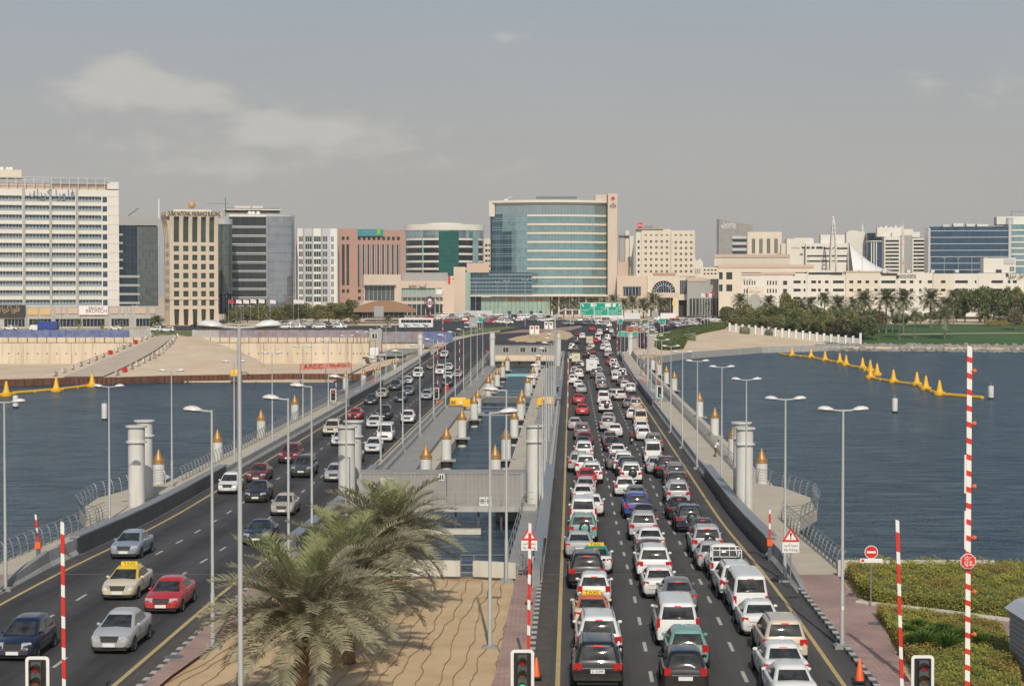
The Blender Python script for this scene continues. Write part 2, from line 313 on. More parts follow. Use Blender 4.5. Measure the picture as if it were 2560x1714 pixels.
def text(body, h, material, loc, rz=0.0, parent=None, width=None, name='lettering', tilt=math.pi / 2, spin=0.0, extrude=.02, align='CENTER', world=True, bold=0.0):
    """flat lettering standing upright, facing -Y when rz = 0"""
    c = bpy.data.curves.new(name, 'FONT'); c.body = body; c.align_x = align; c.align_y = 'CENTER'; c.size = 1.0; c.extrude = extrude / h if h else 0; c.offset = bold
    t = bpy.data.objects.new('tmp', c); SC.collection.objects.link(t); bpy.context.view_layer.update()
    me = bpy.data.meshes.new_from_object(t.evaluated_get(bpy.context.evaluated_depsgraph_get())); d = t.dimensions.copy()
    bpy.data.objects.remove(t)
    me.name = name; me.materials.clear(); me.materials.append(material)
    o = bpy.data.objects.new(name, me); sx = (width / d.x if width and d.x else h / .72)
    o.matrix_basis = Matrix.Translation(loc) @ Matrix.Rotation(rz, 4, 'Z') @ Matrix.Rotation(tilt, 4, 'X') @ Matrix.Rotation(spin, 4, 'Z') @ Matrix.Diagonal((sx, h / .72, h / .72, 1))
    return link(o, parent, world)
def AR(s):
    """join Arabic letters by their presentation forms, written right to left"""
    nm = [unicodedata.name(c, '') for c in s]
    def form(i, k):
        try: return unicodedata.lookup(nm[i] + ' ' + k + ' FORM')
        except KeyError: return None
    out = []
    for i, c in enumerate(s):
        if not nm[i].startswith('ARABIC LETTER'): out.append(c); continue
        prev = i > 0 and nm[i - 1].startswith('ARABIC LETTER') and form(i - 1, 'INITIAL') is not None
        nxt = i + 1 < len(s) and nm[i + 1].startswith('ARABIC LETTER') and form(i, 'INITIAL') is not None and form(i + 1, 'FINAL') is not None
        out.append((form(i, 'MEDIAL') if prev and nxt else form(i, 'FINAL') if prev else form(i, 'INITIAL') if nxt else form(i, 'ISOLATED')) or c)
    return ''.join(reversed(out))
# ---------------------------------------------------------------- shared materials
M = {}
M['paint'] = paint_mat()
M['cglass'] = mat('car_glass', (.008, .010, .012), .06, spec=.5, c2=(.06, .063, .063), scale=2.6)
M['tyre'] = mat('tyre_rubber', (.014, .014, .014), .85)
M['rim'] = mat('wheel_rim', (.42, .42, .43), .35, .8)
M['red_lens'] = mat('red_tail_lens', (.46, .018, .014), .22, var=.2, scale=9, coat=.5)
M['brake'] = mat('lit_brake_lens', (.9, .05, .03), .3, emit=.7)
M['clear_lens'] = mat('headlamp_lens', (.62, .63, .64), .12, .5, var=.3, scale=9, coat=.6)
M['amber'] = mat('amber_lens', (.8, .28, .02), .3)
M['plate'] = mat('white_plate', (.72, .72, .70), .5)
M['plate_y'] = mat('yellow_plate', (.75, .47, .03), .5)
M['black'] = mat('black_trim', (.016, .016, .017), .6)
M['chrome'] = mat('chrome_trim', (.7, .7, .7), .15, 1.0)
M['taxi_y'] = mat('yellow_taxi_sign', (.8, .56, .03), .5)
M['asph_r'] = asphalt_mat('asphalt_right_road', (.070, .067, .064), .0327, -.5, 3.667)
M['asph_l'] = asphalt_mat('asphalt_left_road', (.064, .062, .062), .020, -16.1, 3.667)
M['asph_f'] = mat('asphalt_far', (.042, .042, .044), .85, var=.2, scale=.08)
M['dust'] = mat('dusty_asphalt', (.085, .076, .064), .9, var=.3, scale=1.2)
M['yline'] = mat('yellow_road_paint', (.50, .37, .16), .8, var=.22, scale=3)
M['wline'] = mat('white_road_paint', (.46, .44, .40), .85, var=.45, scale=7)
M['conc'] = mat('concrete', (.42, .41, .385), .85, var=.10, scale=.5, bump=.1, bscale=8, dirt=.3)
M['conc_d'] = mat('concrete_grey', (.30, .295, .28), .85, var=.12, scale=.4, bump=.1, dirt=.3)
M['conc_b'] = mat('beige_concrete_walk', (.50, .44, .345), .88, var=.12, scale=.35, bump=.06)
M['conc_w'] = mat('pale_concrete_wall', (.56, .54, .47), .85, var=.08, scale=.6, dirt=.25)
M['steel_d'] = mat('grey_steel_panel', (.17, .175, .18), .45, .5, var=.15, scale=.7)
M['steel'] = mat('galvanised_steel', (.36, .37, .37), .45, .6, var=.08, scale=2)
M['steel_p'] = mat('pale_grey_lamp_pole', (.44, .45, .44), .5, .2, var=.06, scale=2, dirt=.1)
M['lampw'] = mat('white_lamp_shell', (.66, .65, .62), .35, coat=.3, objc=True)
M['lampd'] = mat('dark_lamp_lens', (.10, .10, .095), .3, objc=True)
M['pier'] = mat('white_painted_steel', (.62, .61, .57), .5, var=.07, scale=.7, dirt=.4)
M['gold'] = mat('gold_paint', (.42, .24, .085), .50, .45, var=.10, scale=4)
M['rubber'] = mat('black_rubber_fender', (.02, .02, .018), .8)
M['sand'] = mat('sand', (.51, .345, .185), .95, c2=(.62, .46, .28), scale=.5, bump=.7, bscale=6)
M['sandf'] = mat('pale_sand', (.60, .45, .30), .95, c2=(.70, .57, .42), scale=.10, bump=.4, bscale=.6)
M['wall_s'] = mat('sandy_retaining_wall', (.58, .48, .36), .9, c2=(.68, .585, .46), scale=.15, stretch=(1, 1, .2), dirt=.45, bump=.2, bscale=1.5)
M['rust'] = mat('rusty_sheet_pile', (.13, .058, .034), .85, var=.3, scale=.6)
M['bluef'] = corr_mat('blue_hoarding_sheet', (.10, .14, .34), 1.0, c2=(.24, .27, .40))
M['rustf'] = corr_mat('rust_streaked_hoarding', (.30, .20, .17), 1.0, c2=(.33, .34, .42))
M['greyf'] = corr_mat('grey_hoarding_sheet', (.45, .44, .42), 1.0)
M['pave'] = brick_mat('pink_block_paving', (.44, .30, .26), (.38, .255, .22), (.24, .17, .14), 1.0, rot=.02, bw=.42, rh=.21, ms=.014, bump=.4)
M['kerb_b'] = mat('black_kerb_paint', (.085, .083, .08), .8, var=.3, scale=5)
M['kerb_w'] = mat('white_kerb_paint', (.44, .43, .40), .8, var=.25, scale=5)
M['white'] = mat('white_paint', (.74, .73, .70), .5, var=.04)
M['redp'] = mat('red_paint', (.62, .03, .02), .45, var=.06)
M['orange'] = mat('orange_plastic', (.78, .13, .03), .5, var=.08)
M['yellow'] = mat('yellow_paint', (.78, .43, .02), .5, var=.08)
M['green_s'] = mat('green_sign_sheet', (.0, .31, .20), .5, var=.03)
M['brown_s'] = mat('brown_sign_sheet', (.28, .10, .04), .5, var=.03)
M['text_k'] = mat('black_lettering', (.03, .025, .022), .6)
M['text_w'] = mat('white_lettering', (.75, .75, .73), .6)
M['bark'] = mat('palm_trunk_bark', (.16, .10, .055), .95, var=.35, scale=7, bump=.6, bscale=12, objc=True)
M['barkg'] = mat('grey_bark', (.17, .14, .11), .95, var=.2, scale=3, objc=True)
def leaf_mat(name, c, c2, sc=2.0, tr=.25):
    m = mat(name, c, .6, c2=c2, scale=sc, spec=.35); P = m.node_tree.nodes['Principled BSDF']
    P.inputs['Transmission Weight'].default_value = 0
    N, L = m.node_tree.nodes, m.node_tree.links; t = N.new('ShaderNodeBsdfTranslucent'); a = N.new('ShaderNodeMixShader'); a.inputs[0].default_value = tr
    L.new(P.inputs['Base Color'].links[0].from_socket, t.inputs['Color']); L.new(P.outputs[0], a.inputs[1]); L.new(t.outputs[0], a.inputs[2]); L.new(a.outputs[0], N['Material Output'].inputs[0]); return m
M['frond'] = leaf_mat('date_palm_leaf', (.24, .235, .15), (.43, .40, .27), 1.4, .32)
M['frond_y'] = leaf_mat('young_palm_leaf', (.22, .245, .10), (.36, .37, .18), 1.4, .32)
M['frond_d'] = leaf_mat('dry_palm_leaf', (.42, .28, .10), (.34, .25, .10), 1.4)
M['frond_f'] = leaf_mat('far_palm_leaf', (.17, .185, .10), (.30, .29, .17), .5)
M['leaf_d'] = leaf_mat('dark_tree_leaf', (.085, .115, .04), (.21, .23, .09), .5)
M['leaf_m'] = leaf_mat('mid_tree_leaf', (.15, .165, .06), (.32, .30, .12), .4)
M['leaf_g'] = leaf_mat('dry_tree_leaf', (.15, .13, .075), (.24, .20, .12), .4)
M['hedge'] = leaf_mat('hedge_leaf', (.14, .17, .03), (.42, .38, .07), .8)
M['hedge_r'] = leaf_mat('reddish_hedge_leaf', (.24, .14, .045), (.34, .25, .06), .9)
M['hedge_f'] = leaf_mat('far_hedge_leaf', (.06, .10, .02), (.13, .17, .035), .3)
M['grass'] = mat('lawn_grass', (.035, .095, .018), .9, c2=(.065, .135, .03), scale=.08, stretch=(.5, 1, 1))
M['verge'] = mat('dry_verge_grass', (.11, .14, .035), .9, c2=(.17, .18, .06), scale=.2)
M['rock'] = mat('grey_rock', (.17, .16, .14), .9, c2=(.36, .34, .30), scale=.6)
M['water'] = water_mat()
M['beige'] = mat('beige_stone', (.60, .49, .395), .8, var=.04, scale=.1, dirt=.08)
M['cream'] = mat('cream_stone', (.66, .59, .48), .8, var=.04, scale=.1, dirt=.08)
M['cream_w'] = mat('white_stone', (.68, .65, .58), .8, var=.04, scale=.1, dirt=.08)
M['tanroof'] = mat('tan_band', (.56, .42, .33), .8, var=.05)
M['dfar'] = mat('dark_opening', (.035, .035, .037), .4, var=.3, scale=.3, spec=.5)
M['pinkst'] = mat('rose_granite', (.42, .255, .205), .7, var=.06, scale=.3)
M['greyst'] = mat('grey_cladding', (.34, .34, .33), .6, var=.05, scale=.2)
M['silver'] = mat('silver_cladding', (.60, .61, .62), .35, .4, var=.05, scale=.3)
M['g_hotel'] = glass_mat('hotel_window_glass', (.10, .16, .20), (.17, .24, .28), (1.1, 2.4), (.6, .6, .58), .045)
M['g_dark'] = glass_mat('dark_blue_glass', (.03, .05, .075), (.05, .075, .105), (1.6, 3.6), (.05, .06, .08), .03)
M['g_grey'] = glass_mat('grey_green_glass', (.13, .155, .15), (.18, .205, .195), (1.3, 1.8), (.10, .12, .12), .03, wob=.08)
M['g_black'] = glass_mat('black_band_glass', (.045, .055, .055), (.075, .085, .085), (1.6, 3.8), (.04, .045, .045), .03)
M['g_silver'] = glass_mat('silver_mirror_glass', (.42, .46, .50), (.50, .54, .58), (1.7, 3.9), (.28, .30, .32), .03, metal=.8, wob=.05)
M['g_teal'] = glass_mat('teal_glass', (.30, .49, .52), (.40, .58, .60), (1.45, 4.0), (.20, .30, .31), .03, metal=.75, wob=.05)
M['g_tealc'] = glass_mat('pale_teal_glass', (.40, .50, .53), (.46, .56, .58), (1.45, 5.0), (.3, .36, .37), .03, metal=.75, wob=.05)
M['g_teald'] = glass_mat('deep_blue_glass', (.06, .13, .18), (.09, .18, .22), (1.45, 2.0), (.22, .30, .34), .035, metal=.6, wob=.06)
M['g_green'] = glass_mat('deep_green_glass', (.02, .13, .11), (.03, .17, .15), (1.6, 2.2), (.03, .12, .11), .03, metal=.5)
M['g_mint'] = glass_mat('mint_glass', (.32, .46, .38), (.38, .52, .44), (1.6, 9), (.14, .20, .17), .05, rough=.25, metal=.2)
M['g_blue'] = glass_mat('steel_blue_glass', (.055, .11, .175), (.085, .15, .225), (1.5, 3.8), (.09, .16, .22), .02, metal=.6)
M['win'] = mat('dark_window_glass', (.05, .065, .06), .08, .3, var=.4, scale=.15, spec=.8)
M['win_g'] = mat('green_window_glass', (.07, .10, .08), .08, .4, var=.35, scale=.25, spec=.8)
M['purple'] = leaf_mat('purple_leaf', (.06, .03, .06), (.12, .07, .10), .4); M['silverleaf'] = leaf_mat('silver_leaf', (.25, .28, .22), (.38, .40, .33), .5)
M['sandst'] = mat('sandstone', (.60, .50, .385), .8, var=.04, scale=.1, dirt=.08)
HAZE = 0.0001
# ---------------------------------------------------------------- setting: water, ground, roads, floating bridge
WZ = -2.5
U_ = ['first', 'second', 'third', 'fourth', 'fifth', 'sixth', 'seventh', 'eighth', 'ninth', 'tenth', 'eleventh', 'twelfth', 'thirteenth', 'fourteenth', 'fifteenth', 'sixteenth', 'seventeenth', 'eighteenth', 'nineteenth']
ORD = U_ + [w for t_, e_ in (('twent', 'twenty'), ('thirt', 'thirty'), ('fort', 'forty'), ('fift', 'fifty'), ('sixt', 'sixty')) for w in [t_ + 'ieth'] + [e_ + '-' + u for u in U_[:9]]]
RL = lambda Y: -.5 + .0327 * Y
RR = lambda Y: 10.5 + .0327 * Y
LR = smooth([(0, -17.5), (60, -15.6), (90, -14.5), (130, -13.7), (170, -12.8), (250, -11.1), (330, -9.3), (433, -6.7), (520, -3.5)], 25)
LL = smooth([(0, -26.6), (60, -25.2), (90, -24.7), (130, -24.2), (170, -23.4), (250, -22.2), (330, -20.9), (400, -19.6), (460, -18.0), (520, -14)], 25)
def structure(o): o['kind'] = 'structure'; return o
structure(MB().quad((-1500, -60, WZ), (1500, -60, WZ), (1500, 700, WZ), (-1500, 700, WZ)).build('water', M['water']))
Ys = lambda x: lin(x, [(-400, 450), (-36, 450), (-33, 438), (30, 438), (35, 452), (48, 489), (74, 536), (101, 558), (109, 556), (154, 543), (420, 530)])
def T(x, Y):
    zl = lin(Y, [(450, 4.2), (560, 3.2), (640, 2.8), (720, 2.7), (860, 3.6), (1000, 5), (3000, 6)])
    zc = zroad(Y)
    d = min(1.0, max(0.0, (Y - Ys(x)) / 90.0)); zr = -1.3 + 4.8 * d ** .8 + 1.5 * min(1, max(0, (Y - Ys(x) - 90) / 200.0))
    if x < -30: t = min(1, (-30 - x) / 15.0); return zc + (zl - zc) * t * t * (3 - 2 * t)
    if x > 30: t = min(1, (x - 30) / 14.0); return zc + (zr - zc) * t * t * (3 - 2 * t)
    return zc
def GT(px, py, y0=430.0):
    a, b = ray(px, py); Y = y0
    while Y < 2500 and CAMZ + b * Y > T(a * Y, Y): Y += 1.0
    lo, hi = Y - 1, Y
    for _ in range(12):
        mi = (lo + hi) / 2
        if CAMZ + b * mi <= T(a * mi, mi): hi = mi
        else: lo = mi
    return Vector((a * hi, hi, T(a * hi, hi)))
def grid(name, rows, material, parent=None):
    n = len(rows[0]); mb = MB(); mb.add([p for r in rows for p in r], [(k * n + i, k * n + i + 1, (k + 1) * n + i + 1, (k + 1) * n + i) for k in range(len(rows) - 1) for i in range(n - 1)])
    return mb.build(name, material, parent, smooth=True, ang=60)
xs = [-1500, -900, -600] + [-420 + 12 * i for i in range(31)] + [-45 + 3 * i for i in range(52)] + [111 + 12 * i for i in range(27)] + [600, 900, 1500]
ds = [0, 1, 3, 6, 10, 15, 21, 28, 36, 45, 55, 66, 78, 90, 105, 125, 150, 180, 220, 280, 360, 480, 700, 1200, 2500, 6000]
rows = [[(x, Ys(x), -7.0) for x in xs]] + [[(x, Ys(x) + d, T(x, Ys(x) + d) - .05) for x in xs] for d in ds]
structure(grid('far_land', rows, M['sandf']))
def sheet(name, xl, xr, Y0, Y1, off, material, ny=20, nx=8, zf=T):
    rr = []
    for j in range(ny + 1):
        Y = Y0 + (Y1 - Y0) * j / ny; a, b = xl(Y), xr(Y)
        rr.append([(a + (b - a) * i / nx, Y, zf(a + (b - a) * i / nx, Y) + off) for i in range(nx + 1)])
    return grid(name, rr, material)
Z0 = lambda x, Y: zroad(Y)
# near bank: sand with paved edges

# carriageways
road_r = structure(sheet('right_road', lambda Y: RL(Y) - 1.0, lambda Y: RR(Y) + 1.05, 25, 560, .004, M['asph_r'], 214, 6, Z0))
road_l = structure(sheet('left_road', lambda Y: LL(Y) - .95, lambda Y: LR(Y) + 1.0, 25, 470, .004, M['asph_l'], 180, 6, Z0))
for nm, xf in (('yellow_edge_line', lambda Y: RL(Y)), ('yellow_edge_line', lambda Y: RR(Y))):
    o = sheet(nm, lambda Y: xf(Y) - .09, lambda Y: xf(Y) + .09, 25, 500, .010, M['yline'], 190, 1, Z0); o.parent = road_r
for nm, xf in (('yellow_edge_line', lambda Y: LL(Y)), ('yellow_edge_line', lambda Y: LR(Y))):
    o = sheet(nm, lambda Y: xf(Y) - .10, lambda Y: xf(Y) + .10, 25, 455, .010, M['yline'], 170, 1, Z0); o.parent = road_l
def dashes(xf, road, Y0, Y1, per=6.0, ln=2.0):
    Y = Y0
    while Y < Y1:
        a, b = xf(Y), xf(Y + ln)
        MB().quad((a - .075, Y, zroad(Y) + .010), (a + .075, Y, zroad(Y) + .010), (b + .075, Y + ln, zroad(Y + ln) + .010), (b - .075, Y + ln, zroad(Y + ln) + .010)).build('lane_dash', M['wline'], road)
        Y += per
for k in (1, 2): dashes(lambda Y: RL(Y) + (RR(Y) - RL(Y)) * k / 3.0, road_r, 69.3, 330)
for k in (1, 2): dashes(lambda Y: LL(Y) + (LR(Y) - LL(Y)) * k / 3.0, road_l, 68.0 + 2 * k, 330)
for (road, a, b) in ((road_r, RL, RR), (road_l, LL, LR)):      # expansion joints
    for Y in (97.0, 152.0, 255.0, 305.0, 405.0):
        MB().quad((a(Y) - .9, Y, zroad(Y) + .008), (b(Y) + .9, Y, zroad(Y) + .008), (b(Y) + .9, Y + .16, zroad(Y) + .008), (a(Y) - .9, Y + .16, zroad(Y) + .008)).build('expansion_joint', M['steel_d'], road)
# dusty gutter strips beside the near kerbs
o = sheet('dusty_gutter', lambda Y: RL(Y) - .98, lambda Y: RL(Y) - .30, 30, 96, .007, M['dust'], 30, 1, Z0); o.parent = road_r
o = sheet('dusty_gutter', lambda Y: LR(Y) + .30, lambda Y: LR(Y) + .98, 30, 96, .007, M['dust'], 30, 1, Z0); o.parent = road_l
# pink block pavements on the near bank (raised behind kerbs)
def kerbline(xf, side, Y0, Y1, parent):
    Y = Y0; k = 0
    mes = [None, None]
    while Y < Y1:
        x = xf(Y + .3); sl = (xf(Y + .6) - xf(Y)) / .6
        if mes[k % 2] is None: mes[k % 2] = MB().box(-.12, .12, -.29, .29, -.05, .14).mesh('kerbstone', M['kerb_w'] if k % 2 else M['kerb_b'])
        inst('kerbstone', mes[k % 2], parent, (x, Y + .3, zroad(Y)), (0, 0, -math.atan(sl))); Y += .6; k += 1
pv_m = structure(sheet('inner_pavement', lambda Y: lin(Y, [(40, -3.2), (69, -.70), (92.5, .12), (97, .25)]), lambda Y: RL(Y) - 1.22, 30, 96.2, .13, M['pave'], 30, 3, Z0))
pv_r = structure(sheet('outer_pavement', lambda Y: RR(Y) + 1.29, lambda Y: lin(Y, [(40, 13.6), (69, 15.3), (76, 16.1), (83, 17.2), (86, 17.0), (88, 16.9), (93, 17.2), (97, 17.5)]), 30, 96.2, .13, M['pave'], 30, 3, Z0))
pv_l = structure(sheet('median_pavement', lambda Y: LR(Y) + 1.22, lambda Y: lin(Y, [(40, -14.4), (69, -13.4), (80, -12.2), (97, -11.6)]), 30, 96.2, .13, M['pave'], 30, 3, Z0))
pv_o = structure(sheet('bank_pavement', lambda Y: LL(Y) - 8, lambda Y: LL(Y) - 1.2, 30, 96.2, .13, M['pave'], 30, 3, Z0))
kerbline(lambda Y: RL(Y) - 1.1, 1, 60, 93, pv_m); kerbline(lambda Y: RR(Y) + 1.17, 1, 60, 91, pv_r)
kerbline(lambda Y: LR(Y) + 1.1, 1, 60, 96, pv_l); kerbline(lambda Y: LL(Y) - 1.07, 1, 76, 92, pv_o)
for p, x, Y in ((pv_r, 16.5, 81.0), (pv_l, -13.9, 73.5)):
    MB().lathe(x, Y, [(.42, zroad(Y) + .12), (.42, zroad(Y) + .145)], 16).build('manhole_cover', M['steel_d'], p)
# floating bridge decks
def deck(name, xl, xr, Y0, Y1, z0, top, material, ny=60):
    mb = MB(); ring = []
    for j in range(ny + 1):
        Y = Y0 + (Y1 - Y0) * j / ny; a, b = xl(Y), xr(Y); zt = top(Y)
        ring.append([(a, Y, z0), (b, Y, z0), (b, Y, zt), (a, Y, zt)])
    return mb.loft(ring).build(name, material)
ztop = lambda Y: zroad(Y) - .012
structure(deck('near_ground', lambda Y: -90, lambda Y: 90, 10, 96.2, -6, lambda Y: zroad(Y) - .03, M['sand']))
bd_r = structure(deck('right_bridge_deck', lambda Y: RL(Y) - 1.6, lambda Y: RR(Y) + 1.6, 96.3, 445, -3.4, ztop, M['conc_d']))
bd_l = structure(deck('left_bridge_deck', lambda Y: LL(Y) - 1.6, lambda Y: LR(Y) + 1.6, 96.3, 445, -3.4, ztop, M['conc_d']))
structure(deck('right_bridge_walk', lambda Y: RR(Y) + 1.603, lambda Y: RR(Y) + 4.4, 96.3, 445, -2.9, lambda Y: zroad(Y) + .13, M['conc_b']))
structure(deck('left_bridge_walk', lambda Y: LL(Y) - 4.4, lambda Y: LL(Y) - 1.603, 96.3, 445, -2.9, lambda Y: zroad(Y) + .13, M['conc_b']))
for Y in (124, 300):                                          # ramp plates across the walks
    for a, b in ((lambda q: RR(q) + 1.8, lambda q: RR(q) + 4.2), (lambda q: LL(q) - 4.2, lambda q: LL(q) - 1.8)):
        o = sheet('walk_ramp_plate', a, b, Y + 140 * (Y < 200), Y + 140 * (Y < 200) + 26, .137, M['conc_d'], 4, 1, Z0); o.parent = bd_r if b(Y) > 0 else bd_l
structure(deck('right_pontoon_ledge', lambda Y: RR(Y) + 4.403, lambda Y: RR(Y) + 7.0, 150, 400, -3.2, lambda Y: -1.5, M['conc_b'], 20))
structure(deck('left_pontoon_ledge', lambda Y: LL(Y) - 6.6, lambda Y: LL(Y) - 4.403, 150, 400, -3.2, lambda Y: -1.5, M['conc_b'], 20))
chL = lambda Y: -7.2 + .0224 * (Y - 171.5); chR = lambda Y: -.3 + .030 * (Y - 171.5)
pd_l = structure(deck('inner_left_pontoon_deck', lambda Y: LR(Y) + 1.603, lambda Y: chL(Y) - 1.5, 138.5, 402, -3.2, lambda Y: -1.05, M['conc_d'], 30))
structure(deck('inner_left_pontoon_ledge', lambda Y: chL(Y) - 1.497, chL, 138.5, 402, -3.2, lambda Y: -1.5, M['conc_b'], 30))
structure(deck('inner_right_pontoon_deck', lambda Y: chR(Y) + 1.603, lambda Y: RL(Y) - 1.603, 138.5, 402, -3.2, lambda Y: -1.05, M['conc_d'], 30))
structure(deck('inner_right_pontoon_ledge', chR, lambda Y: chR(Y) + 1.6, 138.5, 402, -3.2, lambda Y: -1.5, M['conc_b'], 30))
# parapets
def parapet(name, label, xf, Y0, Y1, h, w, mats, step=6.0):
    t = thing(name, label, 'barrier', (xf(Y0), Y0, zroad(Y0)))
    n = max(1, int(round((Y1 - Y0) / step))); st = (Y1 - Y0) / n
    for k in range(n):
        a, b = Y0 + k * st, Y0 + (k + 1) * st - .05
        mb = MB()
        def sec(Y):
            x = xf(Y); z = zroad(Y)
            return [(x - w / 2 - .10, Y, z - .3), (x + w / 2 + .10, Y, z - .3), (x + w / 2 + .10, Y, z + .18), (x + w / 2 - .04, Y, z + .42), (x + w / 2 - .08, Y, z + h), (x - w / 2 + .08, Y, z + h), (x - w / 2 + .04, Y, z + .42), (x - w / 2 - .10, Y, z + .18)]
        mb.loft([sec(a), sec(b)]).build('parapet_segment', mats[0], t)
    return t
def steel_parapet(label, xf, Y0, Y1):
    t = thing('steel_parapet', label, 'barrier', (xf(Y0), Y0, zroad(Y0)))
    n = int((Y1 - Y0) / 3.0)
    for k in range(n):
        a = Y0 + (Y1 - Y0) * k / n; b = Y0 + (Y1 - Y0) * (k + 1) / n - .03
        MB().loft([[(xf(Y) - .22, Y, zroad(Y) - .2), (xf(Y) + .22, Y, zroad(Y) - .2), (xf(Y) + .22, Y, zroad(Y) + 1.05), (xf(Y) - .22, Y, zroad(Y) + 1.05)] for Y in (a, b)]).build('side_panel', M['steel_d'], t)
    MB().loft([[(xf(Y) - .36, Y, zroad(Y) + 1.055), (xf(Y) + .36, Y, zroad(Y) + 1.055), (xf(Y) + .36, Y, zroad(Y) + 1.17), (xf(Y) - .36, Y, zroad(Y) + 1.17)] for Y in [Y0 + (Y1 - Y0) * k / 8 for k in range(9)]]).build('cap_plate', M['steel'], t)
    return t
PX = {'the jammed road beside its walk': lambda Y: RR(Y) + 1.32, 'the jammed road beside the channel': lambda Y: RL(Y) - 1.28, 'the flowing road beside the channel': lambda Y: LR(Y) + 1.28, 'the flowing road beside its walk': lambda Y: LL(Y) - 1.28}
for wh, xf in PX.items():
    parapet('concrete_parapet', 'pale concrete parapet of the near floating span on ' + wh, xf, 156, 254, .86, .42, [M['conc']])
    parapet('concrete_parapet', 'pale concrete parapet of the far floating span on ' + wh, xf, 312, 404, .86, .42, [M['conc']], 9)
    steel_parapet('grey steel box parapet of the near ramp on ' + wh, xf, 105.5, 155.5)
    steel_parapet('grey steel box parapet of the middle hinge on ' + wh, xf, 256, 311)
    steel_parapet('grey steel box parapet of the far ramp on ' + wh, xf, 406, 436)
def end_block(label, xf, Y0, Y1):
    t = thing('barrier_end_block', label, 'barrier', (xf(Y1), Y1, 0))
    n = 3
    for k in range(n):
        a = Y0 + (Y1 - Y0) * k / n; b = Y0 + (Y1 - Y0) * (k + 1) / n - .04
        def sec(Y):
            x = xf(Y); h = .95 * min(1.0, .12 + (Y - Y0) / (Y1 - Y0) * 1.35); z = zroad(Y)
            return [(x - .38, Y, z), (x + .38, Y, z), (x + .38, Y, z + .12 * h / .95), (x + .2, Y, z + .35 * h / .95 + .01), (x + .14, Y, z + h + .03), (x - .14, Y, z + h + .03), (x - .2, Y, z + .35 * h / .95 + .01), (x - .38, Y, z + .12 * h / .95)]
        MB().loft([sec(a), sec(b)]).build('end_segment', M['conc_d'] if k < 2 else M['conc'], t)
end_block('sloping concrete barrier end beside the no fishing sign by the right sidewalk', PX['the jammed road beside its walk'], 90.5, 105.4)
end_block('sloping concrete barrier end at the left road, near the orange boom base', PX['the flowing road beside its walk'], 88.5, 105.4)
end_block('sloping concrete barrier end between the flowing road and the palms', PX['the flowing road beside the channel'], 97, 105.4)
mb = MB(); xf = PX['the jammed road beside the channel']
mb.loft([[(xf(Y) - .2, Y, -.1), (xf(Y) + .22, Y, -.1), (xf(Y) + .22, Y, h), (xf(Y) - .2, Y, h)] for Y, h in ((91.5, .95), (105.4, 1.05))]); tag(mb.build('barrier_end_plate', M['steel']), 'flat grey steel barrier end at the striped kerb of the jammed road', 'barrier')
# railings
post_me = MB().path([(0, 0, 0), (.03, 0, .55), (.14, 0, .98), (.30, 0, 1.16)], [.05, .045, .04, .03], 5).mesh('rail_post', M['steel'], True)
def railing(name, label, pts, side=1, spacing=1.55, rails=(.28, .50, .72, .94, 1.14), indiv=190.0, lean=True, mat_=None):
    """posts one by one (far ones joined), rails as separate bars"""
    pts = [Vector(p) for p in pts]; t = thing(name, label, 'railing', pts[0]); far = MB()
    for a, b in zip(pts, pts[1:]):
        d = (b - a); n = max(1, int(round(d.length / spacing))); nrm = Vector((d.y, -d.x, 0)).normalized() * side; rz = math.atan2(nrm.y, nrm.x)
        for k in range(n):
            p = a + d * (k / n)
            if p.y < indiv:
                o = bpy.data.objects.new('rail_post', post_me); o.location = p - t.location; o.rotation_euler = (0, 0, rz); link(o, t)
            else: far.path([p, p + nrm * .05 + Vector((0, 0, .6)), p + nrm * .28 + Vector((0, 0, 1.15))], .045, 4)
    for h in rails:
        off = .03 + .25 * max(0, (h - .5) / .65) ** 1.5
        q = []
        for i, p in enumerate(pts):
            d = (pts[min(i + 1, len(pts) - 1)] - pts[max(i - 1, 0)]); nrm = Vector((d.y, -d.x, 0)).normalized() * side
            q.append(p + nrm * off + Vector((0, 0, h)))
        MB().path(q, .028 if h > 1 else .018, 5).build('rail', M['steel'], t)
    if far.v: far.build('rail_post_row', M['steel'], t)['kind'] = 'stuff'
    return t
zw = lambda Y: zroad(Y) + .13
railing('walk_railing', 'long grey railing along the right sidewalk towards the far bank', [(RR(Y) + 4.1, Y, zw(Y)) for Y in [152, 170, 190, 215, 245, 280, 320, 360, 400, 436]])
railing('walk_railing', 'short grey railing beside the no fishing sign on the right sidewalk', [(RR(Y) + 4.1, Y, zw(Y)) for Y in (97, 106, 116, 126)])
railing('walk_railing', 'long grey railing along the left sidewalk towards the far bank', [(LL(Y) - 4.1, Y, zw(Y)) for Y in [152, 170, 190, 215, 245, 280, 320, 360, 400, 436]], -1)
railing('walk_railing', 'short grey railing on the near end of the left sidewalk', [(LL(Y) - 4.1, Y, zw(Y)) for Y in (84, 92, 97, 106, 116, 126)], -1)
# viewing platforms with curved railings
for s, xf, wh in ((1, lambda Y: RR(Y) + 4.25, 'right'), (-1, lambda Y: LL(Y) - 4.25, 'left')):
    out = [(xf(124), 124), (xf(126) + s * 1.2, 125), (xf(132) + s * 3.2, 131), (xf(140) + s * 3.9, 139), (xf(146) + s * 2.6, 147), (xf(151), 151.5)]
    base = [(xf(151) - s * .1, 151.5), (xf(124) - s * .1, 124)]
    pl = out + base
    if s < 0: pl = pl[::-1]
    structure(MB().prism(pl, -1.5, -.78).build(wh + '_viewing_platform', M['conc_b']))
    railing('platform_railing', 'curved grey railing around the %s viewing platform' % wh, [(x, Y, -.78) for x, Y in out], s)
